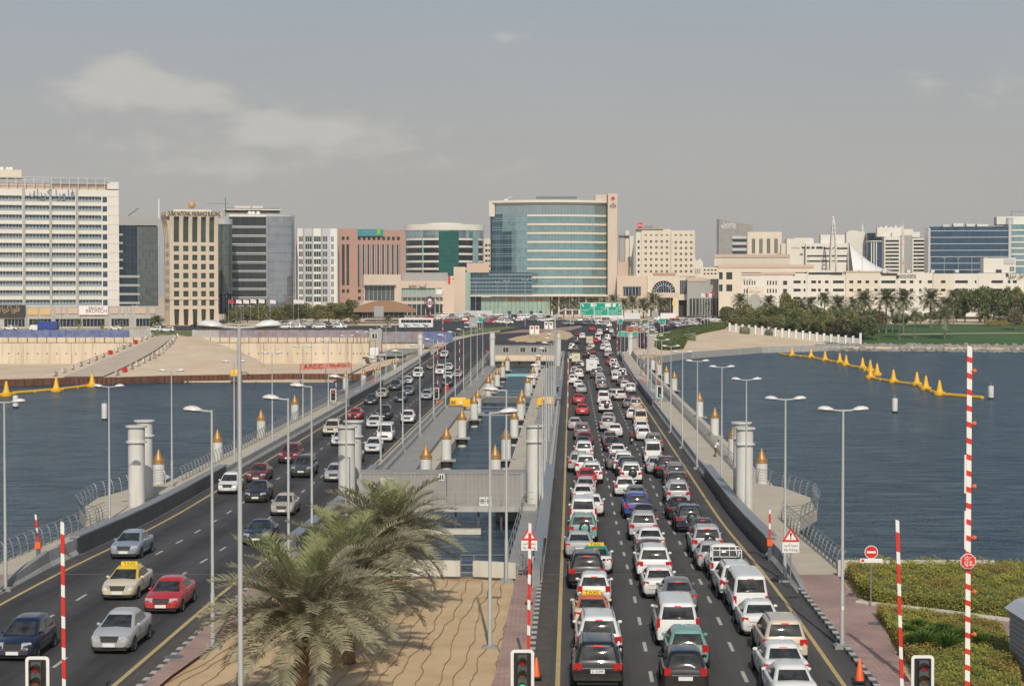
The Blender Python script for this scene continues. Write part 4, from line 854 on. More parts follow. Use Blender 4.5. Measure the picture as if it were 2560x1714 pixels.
LANES['right'] = [(1990, 1780, 'sedan', 'white'), (1968, 1722, 'sedan', 'white'), (1964, 1664, 'suv', 'light beige'), (1904, 1594, 'sedan', 'white'), (1877, 1544, 'hiace', 'white'), (1846, 1503, 'suv', 'white'), (1818, 1455, 'pickup', 'white'), (1782, 1429, 'sedan', 'silver'), (1769, 1397, 'jeep', 'silver'), (1759, 1358, 'sedan', 'dark grey'), (1725, 1333, 'jeep', 'dark blue'), (1700, 1301, 'sedan', 'black'), (1696, 1266, 'suv', 'silver'),
  (1693, 1240, 'suv', 'black'), (1690, 1216, 'suv', 'grey'), (1667, 1197, 'suv', 'black'), (1641, 1186, 'sedan', 'silver'), (1633, 1159, 'hiace', 'white'), (1637, 1128, 'suv', 'grey'), (1610, 1103, 'sedan', 'white'), (1605, 1084, 'sedan', 'white'), (1602, 1066, 'hiace', 'cream'), (1582, 1049, 'sedan', 'white'), (1590, 1028, 'suv', 'beige'), (1573, 1021, 'sedan', 'grey'), (1582, 1004, 'sedan', 'black'), (1554, 1002, 'suv*', 'white'), (1577, 984, 'pickup', 'white'),
  (1564, 974, 'sedan', 'white'), (1556, 965, 'suv', 'dark grey'), (1561, 957, 'sedan', 'maroon'), (1541, 955, 'pickup', 'white'), (1556, 945, 'jeep', 'white'), (1539, 938, 'van', 'silver'), (1537, 927, 'suv', 'white'), (1534, 917, 'suv', 'white'), (1526, 912, 'sedan', 'red'), (1529, 901, 'sedan', 'dark grey'), (1520.5, 894, 'suv', 'silver'), (1520, 881, 'suv', 'white'), (1509, 877, 'suv', 'white'), (1518, 867, 'sedan', 'white'), (1512.5, 860, 'sedan', 'silver'), (1519, 853, 'suv', 'white'), (1533, 847, 'suv', 'black'), (1527, 833, 'sedan', 'white')]
for lane, lst in LANES.items():
    for i, (px, py, kind, col) in enumerate(lst):
        p = G(px, py, y0=55.0); turn = 0.0
        if kind.endswith('*'): kind = kind[:-1]; turn = math.radians(28)
        rz = heading(RL, p.y) + turn + RN.uniform(-.02, .02); det = 2 if p.y < 175 else 1 if p.y < 300 else 0
        w = WORD.get(kind, 'box truck'); lab = '%s %s, %s from the camera in the %s jammed lane' % (col, w, ORD[i], lane); grp = 'vehicles jammed on the right hand road'
        if kind == 'truck': box_truck('white', p, rz, lab, grp); continue
        if kind == 'truckb': box_truck(col, p, rz, lab, grp, 2.5, 5.0, 1.75); continue
        cb = None
        if kind == 'taxi': cb = 'orange' if i == 2 else 'green'; lab = lab.replace(col, '%s roofed %s' % (cb, col))
        if kind == 'hatch' and col == 'black': lab = 'black car with a soft folding top at the bottom of the middle jammed lane'
        t = car(kind, col, p, rz, lab, grp, False, det, cb, pitch=pitch_at(p.y)); pt = {('left', 0): 'C  31394', ('left', 1): 'C  388', ('right', 1): 'C 78493', ('middle', 2): 'F 90362'}.get((lane, i))
        if pt: s_ = SPEC[kind]; text(pt, .085, M['text_k'], (0, -.078 if kind != 'sedan' else -.038, s_['pl']), 0, None, width=.42, extrude=.003).parent = t
LEFT = [(30, 1656, 'hatch', 'dark blue'), (272, 1638, 'sedan', 'silver'), (292, 1503, 'taxi', 'cream'), (401, 1537, 'sedan', 'red'), (308, 1399, 'sedan', 'blue-grey'), (639, 1364, 'sedan', 'dark blue'), (703, 1291, 'sedan', 'beige'), (637.6, 1258, 'sedan', 'black'), (567.7, 1236, 'hatch', 'white'), (639, 1207, 'sedan', 'maroon'), (751.6, 1196, 'suv', 'dark grey'), (833, 1206, 'sedan', 'silver'), (719, 1160, 'suv', 'maroon'),
  (877, 1161, 'sedan', 'silver'), (930.5, 1135, 'sedan', 'white'), (846, 1116, 'sedan', 'white'), (961, 1106, 'hiace', 'white'), (825, 1091, 'suv', 'cream'), (932, 1071, 'sedan', 'white'), (956.5, 1052, 'suv', 'black'), (1017.7, 1059, 'hatch', 'white'), (884.6, 1050, 'sedan', 'red'), (925, 1012, 'sedan', 'black'), (952, 996, 'sedan', 'beige'), (1000, 1006, 'sedan', 'black'), (1065, 1000, 'sedan', 'silver'), (1018, 988, 'sedan', 'grey'), (986, 977, 'suv', 'dark grey'),
  (1086, 982, 'sedan', 'dark grey'), (1017.7, 960.5, 'sedan', 'white'), (1117, 966, 'sedan', 'blue-black'), (1118.7, 950, 'sedan', 'white'), (1043.7, 945, 'van', 'white'), (1099, 937.6, 'van', 'white'), (1120, 927, 'sedan', 'white'), (1076, 924, 'sedan', 'brown'), (1143, 943.7, 'sedan', 'silver'), (1109, 895, 'pickup', 'white'), (1001, 963.6, 'sedan', 'grey')]
LEFTO = sorted(range(len(LEFT)), key=lambda i: -LEFT[i][1]); LR_RANK = {i: k for k, i in enumerate(LEFTO)}
for i, (px, py, kind, col) in enumerate(LEFT):
    p = G(px, py, y0=55.0); rz = heading(LL, p.y) + RN.uniform(-.015, .015); w = WORD[kind]
    lab = '%s %s driving towards the camera, %s nearest on the left road' % (col, w, ORD[LR_RANK[i]]); cb = None
    if kind == 'taxi': cb = 'yellow'; lab = 'cream taxi with yellow roof and sign driving towards the camera, left of the red saloon'
    car(kind, col, p, rz, lab, 'cars driving towards the camera on the left hand road', True, 2 if p.y < 175 else 1, cb, pitch=pitch_at(p.y))
# people: one continuous skinned figure, posed by its joints
SKIN = mat('skin', (.30, .17, .10), .6); CLOTH = {}
def cloth(c):
    if c not in CLOTH: CLOTH[c] = mat('cloth_%d' % len(CLOTH), c, .9)
    return CLOTH[c]
def person(label, loc, rz, joints, shirt, trousers, hair=(.02, .015, .012), headwear=None, group=None):
    """joints: name -> xyz in metres, feet at z = 0, facing +Y"""
    J = joints; order = [('pelvis', .15), ('chest', .17), ('neck', .065), ('head0', .085), ('head1', .105), ('head2', .06), ('shl', .085), ('ell', .05), ('wrl', .035), ('hal', .045), ('shr', .085), ('elr', .05), ('wrr', .035), ('har', .045), ('hil', .10), ('knl', .07), ('anl', .045), ('tol', .04), ('hir', .10), ('knr', .07), ('anr', .045), ('tor', .04)]
    ed = [('pelvis', 'chest'), ('chest', 'neck'), ('neck', 'head0'), ('head0', 'head1'), ('head1', 'head2'), ('chest', 'shl'), ('shl', 'ell'), ('ell', 'wrl'), ('wrl', 'hal'), ('chest', 'shr'), ('shr', 'elr'), ('elr', 'wrr'), ('wrr', 'har'), ('pelvis', 'hil'), ('hil', 'knl'), ('knl', 'anl'), ('anl', 'tol'), ('pelvis', 'hir'), ('hir', 'knr'), ('knr', 'anr'), ('anr', 'tor')]
    ix = {n: i for i, (n, r) in enumerate(order)}
    me = bpy.data.meshes.new('person'); me.from_pydata([J[n] for n, r in order], [(ix[a], ix[b]) for a, b in ed], [])
    o = bpy.data.objects.new('person', me); o.location = loc; o.rotation_euler = (0, 0, rz); link(o)
    bm = bmesh.new(); bm.from_mesh(me); ly = bm.verts.layers.skin.verify()
    for v, (n, r) in zip(bm.verts, order): v[ly].radius = (r, r * (.8 if n in ('pelvis', 'chest') else 1)); v[ly].use_root = n == 'pelvis'
    bm.to_mesh(me); bm.free()
    o.modifiers.new('skin', 'SKIN'); sb = o.modifiers.new('sub', 'SUBSURF'); sb.levels = 1; sb.render_levels = 1
    dg = bpy.context.evaluated_depsgraph_get(); m2 = bpy.data.meshes.new_from_object(o.evaluated_get(dg)); o.modifiers.clear(); o.data = m2
    m2.materials.clear(); [m2.materials.append(x) for x in (cloth(shirt), cloth(trousers), SKIN, cloth(hair))]
    hz = J['pelvis'][2]; nz = J['neck'][2]; hd = J['head1']; hands = [Vector(J['hal']), Vector(J['har']), Vector(J['ell']) * .45 + Vector(J['wrl']) * .55, Vector(J['elr']) * .45 + Vector(J['wrr']) * .55]
    for p in m2.polygons:
        c = p.center
        p.material_index = 2 if c.z > nz and (c - Vector(hd)).length < .35 else 0 if c.z > hz - .04 else 1
        if p.material_index == 2 and (c.z > hd[2] + .05 or (c.y < hd[1] - .02 and c.z > hd[2] - .06)): p.material_index = 3
        if min((c - h).length for h in hands) < .12: p.material_index = 2
        if c.z < .07: p.material_index = 3
        p.use_smooth = True
    tag(o, label, 'person', group)
    if headwear: inst('helmet', MB().ell((hd[0], hd[1], hd[2] + .03), .15, .16, .16, 12, 8).mesh('helmet', [cloth(headwear)], True), o)
    return o
STAND = dict(pelvis=(0, 0, .95), chest=(0, .02, 1.32), neck=(0, .02, 1.50), head0=(0, .03, 1.56), head1=(0, .045, 1.65), head2=(0, .03, 1.75), shl=(-.17, .02, 1.42), ell=(-.24, .0, 1.14), wrl=(-.25, .08, .90), hal=(-.25, .10, .82), shr=(.17, .02, 1.42), elr=(.24, .0, 1.14), wrr=(.25, .08, .90), har=(.25, .10, .82), hil=(-.09, 0, .88), knl=(-.10, .03, .48), anl=(-.11, -.02, .09), tol=(-.12, .14, .04), hir=(.09, 0, .88), knr=(.10, .05, .48), anr=(.11, -.02, .09), tor=(.12, .14, .04))
LEAN = dict(STAND); LEAN.update(chest=(0, .16, 1.28), neck=(0, .24, 1.44), head0=(0, .28, 1.50), head1=(0, .31, 1.58), head2=(0, .31, 1.68), shl=(-.17, .20, 1.36), ell=(-.22, .38, 1.16), wrl=(-.10, .56, 1.20), hal=(-.02, .60, 1.19), shr=(.17, .20, 1.36), elr=(.22, .38, 1.16), wrr=(.10, .56, 1.20), har=(.03, .62, 1.19), knr=(.10, .10, .50), anr=(.12, -.18, .09), tor=(.13, -.02, .04))
RIDE = dict(pelvis=(0, 0, .86), chest=(0, .10, 1.22), neck=(0, .14, 1.40), head0=(0, .16, 1.46), head1=(0, .18, 1.55), head2=(0, .17, 1.65), shl=(-.18, .12, 1.33), ell=(-.30, .30, 1.10), wrl=(-.32, .55, 1.02), hal=(-.31, .62, 1.02), shr=(.18, .12, 1.33), elr=(.30, .30, 1.10), wrr=(.32, .55, 1.02), har=(.31, .62, 1.02), hil=(-.11, .04, .80), knl=(-.22, .42, .62), anl=(-.20, .18, .28), tol=(-.21, .34, .22), hir=(.11, .04, .80), knr=(.22, .42, .62), anr=(.20, .18, .28), tor=(.21, .34, .22))
p = G(1775, 1145); p.z = zw(p.y)
person('person in white shirt and brown trousers leaning on the right sidewalk railing', (RR(p.y) + 3.52, p.y, p.z), -math.pi / 2 - .0327, LEAN, (.70, .70, .68), (.13, .085, .05))
def motorbike(label, plabel, loc, rz, c, shirt, helmet, front=False):
    if front: rz += math.pi
    t = thing('motorcycle', label, 'motorcycle', loc, rz)
    n = 16
    for y in (-.55, .72):
        w = MB(); R_ = .30
        ring = lambda x, r: [(x, y + r * math.cos(2 * math.pi * i / n), .30 + r * math.sin(2 * math.pi * i / n)) for i in range(n)]
        w.loft([ring(-.05, R_ * .72), ring(-.05, R_ * .95), ring(0, R_), ring(.05, R_ * .95), ring(.05, R_ * .72)], cap=False); w.loft([ring(-.02, .05), ring(.02, .05)]); 
        for k in range(5): a = 2 * math.pi * k / 5; w.tube((0, y, .3), (0, y + R_ * .74 * math.cos(a), .3 + R_ * .74 * math.sin(a)), .02, 5)
        w.build('wheel', M['tyre'], t, True, False)
    MB().ell((0, .22, .74), .16, .30, .15, 10, 6).build('fuel_tank', cloth(c), t, True, False)
    MB().box(-.13, .13, -.75, .02, .68, .78).build('seat', M['black'], t, False, False)
    MB().box(-.14, .14, -.1, .4, .28, .58).path([(0, -.55, .3), (0, -.1, .5), (0, .5, .85), (0, .72, .3)], .05, 6).build('frame', M['steel_d'], t, False, False)
    MB().path([(-.34, .50, 1.0), (-.1, .58, 1.02), (.1, .58, 1.02), (.34, .50, 1.0)], .018, 5).build('handlebar', M['black'], t, False, False)
    MB().box(-.10, .10, -.82, -.76, .60, .70).build('tail_light', M['red_lens'], t, False, False); MB().box(-.09, .09, -.83, -.80, .42, .56).build('number_plate', M['plate'], t, False, False)
    MB().ell((0, .72, .92), .10, .08, .10, 8, 5).build('headlight', M['clear_lens'], t, True, False)
    q = Vector(loc); d = Matrix.Rotation(rz, 3, 'Z') @ Vector((0, -.25, 0))
    person(plabel, q + d, rz, RIDE, shirt, (.03, .03, .04), headwear=helmet)
p = G(1579, 1109); motorbike('motorcycle riding between the middle and right jammed lanes', 'person in brown jacket and blue helmet riding between the jammed lanes', p, heading(RL, p.y), (.25, .03, .02), (.16, .07, .04), (.05, .08, .30))
p = G(881.5, 1070); motorbike('motorcycle riding towards the camera on the left road behind the cream SUV', 'person in dark jacket riding towards the camera on the left road', p, heading(LL, p.y), (.25, .03, .02), (.03, .03, .035), (.03, .03, .03), True)
# ---------------------------------------------------------------- street lamps
def lamp_meshes(h=10.0):
    d = {}
    d['pole'] = MB().path([(0, 0, 0), (0, 0, h * .22), (0, 0, h * .225), (0, 0, h)], [.10, .092, .075, .048], 10).mesh('pole', M['steel_p'], True, 60)
    d['foot_plate'] = MB().box(-.28, .28, -.28, .28, 0, .05).box(-.35, .35, -.35, .35, -.3, -.001).mesh('foot_plate', M['conc_d'])
    hd = MB()
    n = 14
    prof = [(.0, -.36, .10), (.12, -.30, .20), (.30, 0, .26), (.52, .0, .25), (.70, .0, .18), (.80, .0, .06)]
    rings = []
    for x, _, w in prof:
        top = .17 * math.sin(math.pi * min(1, max(.06, (x + .06) / .95))) + .02
        rings.append([(x, w * math.cos(2 * math.pi * k / n), (top if math.sin(2 * math.pi * k / n) > 0 else .05) * math.sin(2 * math.pi * k / n)) for k in range(n)])
    hd.loft(rings); d['lamp_head'] = hd.mesh('lamp_head', M['lampw'], True, 60)
    d['lamp_lens'] = MB().loft([[(x, w * .82 * math.cos(2 * math.pi * k / n), -.052 + (.012 if math.sin(2 * math.pi * k / n) > 0 else -.03) * abs(math.sin(2 * math.pi * k / n))) for k in range(n)] for x, w in ((.06, .12), (.3, .25), (.55, .24), (.74, .10))]).mesh('lamp_lens', M['lampd'], True, 60)
    d['arm'] = MB().path([(-.02, 0, 0), (.42, 0, .03)], .035, 6).mesh('arm', M['steel_p'], True)
    d['door'] = MB().box(-.05, .05, -.125, -.1, 1.5, 1.66).mesh('inspection_tag', M['white'])
    return d
LM = lamp_meshes()
def lamp(p, label, double, rz=0.0, hs=1.0, group='street lamps on the bridge', tagm=False):
    t = thing('street_lamp', label, 'street lamp', p, rz, group)
    inst('pole', LM['pole'], t, sc=(1, 1, hs)); inst('foot_plate', LM['foot_plate'], t)
    if tagm: inst('inspection_tag', LM['door'], t)
    for a in ((0, math.pi) if double else (math.pi,)):
        ar = inst('arm', LM['arm'], t, (0, 0, 10.0 * hs - .06), (0, 0, a)); h = inst('lamp_head', LM['lamp_head'], t, (.40 * math.cos(a), .40 * math.sin(a), 10.0 * hs - .02), (0, math.radians(-4), a), .84 if double else 1.0); inst('lamp_lens', LM['lamp_lens'], h)
lr = [(2105, 1619, 1.0), (1962, 1453, .95), (1865, 1294, .97), (1804, 1210, .97), (1743, 1172, .97), (1706, 1120, .98), (1677, 1081, .98), (1654, 1040, .98), (1640, 1008, .97), (1628, 985, .97), (1618, 968, .97), (1610, 953, .97), (1601, 940, .97), (1593, 929, .97)]
for i, (x, y, s) in enumerate(lr): lamp(G(x, y) + Vector((0, 0, .13)), 'double headed lamp, %s from the camera along the right walk' % ORD[i], True, .0, s, tagm=i < 1)
ll = [(14, 1476, .95), (274, 1303, .93), (430, 1219, .95), (586, 1176, .97), (681, 1119, .97), (757.6, 1079, .97), (821, 1038, .97), (868, 1008, .97), (905, 985, .97), (938, 966, .97), (965, 950, .97), (990, 936, .97)]
for i, (x, y, s) in enumerate(ll): lamp(G(x, y) + Vector((0, 0, .13)), 'double headed lamp, %s from the camera along the left walk' % ORD[i], True, .0, s)
lm = [(532, 1618), (722, 1528), (780, 1412), (866, 1306), (952, 1172), (1007, 1126), (1050, 1087), (1084, 1046), (1114, 1016), (1138, 996), (1159, 978), (1177, 962), (1193, 947), (1207, 934)]
for i, (x, y) in enumerate(lm): lamp(G(x, y) + Vector((0, 0, .1)), 'single headed lamp, %s from the camera between palms and flowing road' % ORD[i], False, .0, 1.0, tagm=i < 1)
lc = [(1225, 1616), (1266, 1450), (1356, 1290), (1362, 1212), (1366, 1150), (1372, 1100), (1378, 1062), (1383, 1032), (1387, 1006)]
for i, (x, y) in enumerate(lc): lamp((GZ(x, y, 0) if i < 2 else GZ(x, y, -1.0)) + Vector((0, 0, .01)), 'single headed lamp, %s from the camera between channel and jammed road' % ORD[i], i == 0 and False, math.pi if i == 0 else 0.0, 1.0, tagm=i == 0)
a = W(598, 814, 46.0); lamp(Vector((a.x, a.y, 0.0)), 'largest grey double headed lamp standing in front of the palms', True, 0.0, a.z / 10.0, tagm=True)
# ---------------------------------------------------------------- boom barriers
def boom(label, px, ytop, ybot, Y, w=.13, lights=False, lean=0.0, base=True, period=.92, group='raised boom barriers', pxb=None, zb=None, red=.62):
    a = W(px, ytop, Y); z0 = (CAMZ + ray(px, ybot)[1] * Y) if zb is None else zb; xb = a.x if pxb is None else W(pxb, ybot, Y).x
    t = thing('boom_barrier', label, 'barrier', (xb, Y, zroad(Y)), 0, group)
    n = 2 * max(2, int((a.z - z0) / period))
    for k in range(n):
        f0, f1 = ((k // 2) + (red if k % 2 else 0)) / (n / 2), ((k // 2) + (1 if k % 2 else red)) / (n / 2); q0 = Vector((xb + (a.x - xb) * f0, Y, z0 + (a.z - z0) * f0)); q1 = Vector((xb + (a.x - xb) * f1, Y, z0 + (a.z - z0) * f1)); sk = w * .35
        MB().hexa([(q0.x - w / 2, Y - .03, q0.z), (q0.x + w / 2, Y - .03, q0.z - sk), (q0.x + w / 2, Y + .03, q0.z - sk), (q0.x - w / 2, Y + .03, q0.z), (q1.x - w / 2, Y - .03, q1.z), (q1.x + w / 2, Y - .03, q1.z - sk), (q1.x + w / 2, Y + .03, q1.z - sk), (q1.x - w / 2, Y + .03, q1.z)]).build('boom_stripe', M['white'] if k % 2 else M['redp'], t)
    if base:
        MB().box(xb - .16, xb + .16, Y - .16, Y + .16, z0 - .42, z0 - .05).build('motor_housing', M['orange'], t); MB().box(xb - .1, xb + .1, Y - .1, Y + .1, zroad(Y), z0 - .42).build('pedestal', M['steel_d'], t)
    return t, a, z0
t, a, z0 = boom('tallest red and white boom with a sideways STOP sign, right of the hedges', 2424, 863, 1714, 62, .17, period=.545, base=False, pxb=2418, zb=.9, red=.34)
MB().box(t.location.x - .3, t.location.x + .3, 61.75, 62.25, 0, .88).build('motor_housing', M['orange'], t)
for py in (927, 1058, 1215, 1343, 1478, 1584):
    q = W(2436, py, 61.95); lt = MB().ell(q, .08, .08, .08, 10, 6).build('red_lamp', M['orange'], t, True); MB().box(q.x - .12, q.x - .04, 61.93, 61.98, q.z - .02, q.z + .02).build('lamp_bracket', M['steel'], lt)
for y0, y1 in ((1136, 1232), (1276, 1372)):
    b0, b1 = W(2413, y0, 61.94), W(2413, y1, 61.94); MB().box(b0.x - .03, b0.x + .03, 61.90, 61.96, b1.z, b0.z).build('counter_rod', M['white'], t)
q = W(2420, 1402, 61.86); R8 = .28
sg = MB().prismy([(q.x + R8 * math.cos(math.radians(22.5 + 45 * k)), q.z + R8 * math.sin(math.radians(22.5 + 45 * k))) for k in range(8)], 61.84, 61.88).build('stop_sign', M['white'], t)
MB().prismy([(q.x + .255 * math.cos(math.radians(22.5 + 45 * k)), q.z + .255 * math.sin(math.radians(22.5 + 45 * k))) for k in range(8)], 61.825, 61.84).build('red_face', M['redp'], sg)
text('STOP', .13, M['text_w'], (q.x - .075, 61.815, q.z), 0, sg, width=.36, spin=-math.pi / 2, extrude=.003); text(AR('قف'), .15, M['text_w'], (q.x + .10, 61.815, q.z), 0, sg, spin=-math.pi / 2, extrude=.003)
boom('slim red and white boom standing left of the tall one with the stop sign', 2243, 1298, 1790, 60, .12, pxb=2256, zb=1.1)
boom('slim red and white boom in front of the silver saloon on the left road', 156, 1303, 1790, 60, .12, pxb=161, zb=1.1)
boom('slim red and white boom in front of the palm side no fishing sign', 1325, 1306, 1640, 70, .115, pxb=1321, zb=1.1)
boom('short red and white boom at the right steel parapet end', 1924.5, 1268, 1388, 103, .11, zb=1.0, period=.9)
boom('short red and white boom with orange base at the left sidewalk', 89, 1285, 1405, 101.5, .11, pxb=96, zb=1.05, period=.9)
for i, (px, y0, y1, Y) in enumerate(((840, 903, 1010, 262), (1094, 850, 1000, 262), (933, 905, 952, 300), (1149, 852, 955, 300), (1643, 905, 1018, 257), (1610, 850, 950, 300), (1420, 895, 1035, 240))):
    boom('distant raised red and white boom at the bridge hinges, %s from the left' % ORD[[0, 2, 1, 3, 6, 5, 4][i]], px, y0, y1, Y, .075, period=1.3, group='distant raised booms')
for i, (px, y0, y1, Y) in enumerate(((1107, 720, 868, 440), (1543, 786, 868, 440))):
    boom('far red and white boom with orange base at the %s end of the bridge' % ('left', 'right')[i], px, y0, y1, Y, .12, period=1.6, group='far raised booms')
# ---------------------------------------------------------------- traffic lights
tl_grn = mat('lit_green_lens', (.02, .75, .35), .3, emit=.8); tl_red = mat('lit_red_lens', (.95, .06, .04), .3, emit=.8); tl_off = {'r': mat('unlit_red_lens', (.30, .012, .012), .25), 'a': mat('unlit_amber_lens', (.16, .07, .03), .25), 'g': mat('unlit_green_lens', (.01, .10, .06), .25)}
def traffic_light(label, px, ytop, Y, w, lit, rz=0.0):
    a = W(px, ytop, Y); h = w * 2.05; t = thing('traffic_light', label, 'traffic light', (a.x, Y, zroad(Y)), rz, 'traffic lights'); x = 0; zt = a.z - zroad(Y)
    def rr2(hw, z0, z1, r):
        return [(cx + r * math.cos(math.radians(aa)), cz + r * math.sin(math.radians(aa))) for cx, cz, a0 in ((hw - r, z0 + r, -90), (hw - r, z1 - r, 0), (-hw + r, z1 - r, 90), (-hw + r, z0 + r, 180)) for aa in (a0, a0 + 30, a0 + 60, a0 + 90)]
    bd = MB().prismy(rr2(w / 2, zt - h, zt, w * .16), .0, .03).build('backing_board', M['white'], t, False, False)
    MB().prismy(rr2(w * .5 - w * .13, zt - h + w * .13, zt - w * .13, w * .06), -.015, -.001).build('board_face', M['black'], bd, False, False)
    MB().box(-w * .2, w * .2, -.13, -.016, zt - h + w * .2, zt - w * .2).build('signal_case', mat('grey_green_case', (.07, .085, .08), .5), t, False, False)
    for k, c in enumerate('rag'):
        zc = zt - w * .47 - k * w * .54
        MB().prismy([(w * .165 * math.cos(2 * math.pi * i / 16), zc + w * .165 * math.sin(2 * math.pi * i / 16)) for i in range(16)], -.15, -.131).build({'r': 'red_lens', 'a': 'amber_lens', 'g': 'green_lens'}[c], (tl_red if c == 'r' else tl_grn) if c == lit else tl_off[c], t, False, False)
        vs = MB(); n = 10
        vs.loft([[(w * .195 * math.cos(math.pi * i / n - .15 + .03 * i), y, zc + w * .195 * math.sin(math.pi * i / n - .15 + .03 * i)) for i in range(n + 1)] for y in (-.132, -.30 * w / .55 - .02)], cap=False, close=False); vs.build('visor', M['black'], t, False, False)
    MB().tube((0, .07, 0), (0, .07, zt - .3), .055, 8).build('pole', M['steel_p'], t, True, False)
traffic_light('near traffic light with no lit lamp at the bottom left corner', 93, 1640, 42, .56, None)
traffic_light('near traffic light with lit green lamp beside the jammed road', 1306, 1623, 42, .55, 'g'); traffic_light('near traffic light with no lit lamp in front of the hedges', 2307, 1637, 42, .535, None)
traffic_light('distant traffic light showing red beside the left sidewalk', 833, 972, 255, .85, 'r'); traffic_light('distant traffic light showing red beside the channel', 1091, 969, 258, .78, 'r')
traffic_light('distant traffic light showing green beside the right sidewalk', 1650, 964, 255, .85, 'g'); traffic_light('distant narrow traffic light left of the jammed road', 1392.5, 964, 258, .55, 'g', .9)
# ---------------------------------------------------------------- signs, cones
def warn_sign(label, px, yt, yp, ybase):
    b = GZ(px, ybase, .13); t = thing('warning_sign', label, 'sign', b, 0, 'no fishing warning signs'); Y = b.y; s = Y / FPX; z = lambda py: CAMZ + ray(px, py)[1] * Y
    h = z(yt) - z(yp); x = b.x
    MB().tube(b, (x, Y, z(yt) - .1), .035, 8).build('pole', M['steel'], t)
    tr = MB().prismy([(x - h * .62, z(yp)), (x + h * .62, z(yp)), (x, z(yt))], Y - .07, Y - .045).build('red_triangle', M['redp'], t)
    MB().prismy([(x - h * .40, z(yp) + h * .14), (x + h * .40, z(yp) + h * .14), (x, z(yt) - h * .24)], Y - .078, Y - .0705).build('white_field', M['white'], tr)
    MB().prismy([(x - .03, z(yp) + h * .36), (x + .03, z(yp) + h * .36), (x + .055, z(yp) + h * .64), (x - .055, z(yp) + h * .64)], Y - .084, Y - .0785).build('exclamation_bar', M['text_k'], tr)
    MB().prismy([(x + .04 * math.cos(k * .785), z(yp) + h * .25 + .04 * math.sin(k * .785)) for k in range(8)], Y - .084, Y - .0785).build('exclamation_dot', M['text_k'], tr)
    pl = MB().box(x - h * .60, x + h * .60, Y - .07, Y - .045, z(yp) - h * .78, z(yp) - .02).build('text_plate', M['white'], t)
    text(AR('ممنوع الصيد'), .15, M['text_k'], (x, Y - .074, z(yp) - h * .24), 0, pl, width=h * .95, extrude=.002); text('No Fishing', .14, M['text_k'], (x, Y - .074, z(yp) - h * .58), 0, pl, width=h * .95, extrude=.002)
warn_sign('red triangle no fishing sign on the right sidewalk', 1976, 1318, 1353, 1461); warn_sign('red triangle no fishing sign behind the boom at the inner pavement', 1323, 1316, 1349, 1444)
b = GZ(2177, 1512, .1); t = thing('no_entry_sign', 'round red no entry sign with white bar in front of the hedge', 'sign', b); Y = b.y; z = lambda py: CAMZ + ray(2176, py)[1] * Y
MB().tube(b, (b.x, Y, z(1372)), .03, 8).build('pole', M['steel'], t); cz = z(1379); r_ = 16 * Y / FPX
for nm, rr_, m_, y_ in (('white_rim', r_ * 1.06, 'white', .05), ('red_disc', r_ * .95, 'redp', .056)):
    MB().prismy([(b.x + rr_ * math.cos(k * math.pi / 12), cz + rr_ * math.sin(k * math.pi / 12)) for k in range(24)], Y - y_, Y - y_ + .0055).build(nm, M[m_], t)
MB().box(b.x - r_ * .7, b.x + r_ * .7, Y - .062, Y - .0565, cz - r_ * .16, cz + r_ * .16).build('white_bar', M['white'], t)
MB().box(b.x - 28 * Y / FPX, b.x + 28 * Y / FPX, Y - .06, Y - .04, z(1405), z(1395)).build('name_plate', M['white'], t); MB().box(b.x - 25 * Y / FPX, b.x - 18 * Y / FPX, Y - .066, Y - .0605, z(1403), z(1397)).build('red_emblem', M['redp'], t)
def cone(label, px, py, s=1.0):
    b = GZ(px, py, .13); t = thing('traffic_cone', label, 'cone', b, 0, 'traffic cones')
    MB().box(-.24 * s, .24 * s, -.24 * s, .24 * s, 0, .05).build('foot', M['black'], t, False, False); MB().lathe(0, 0, [(.17 * s, .05), (.04 * s, .85 * s), (.03 * s, .86 * s)], 14).build('cone_body', M['orange'], t, True, False)
cone('orange traffic cone on the pink pavement at the bottom right', 2149, 1702, 1.05); cone('orange traffic cone on the inner pavement behind the boom', 1322, 1508, .75)
cone('orange traffic cone beside the green lit near traffic light', 1341, 1692, .9)
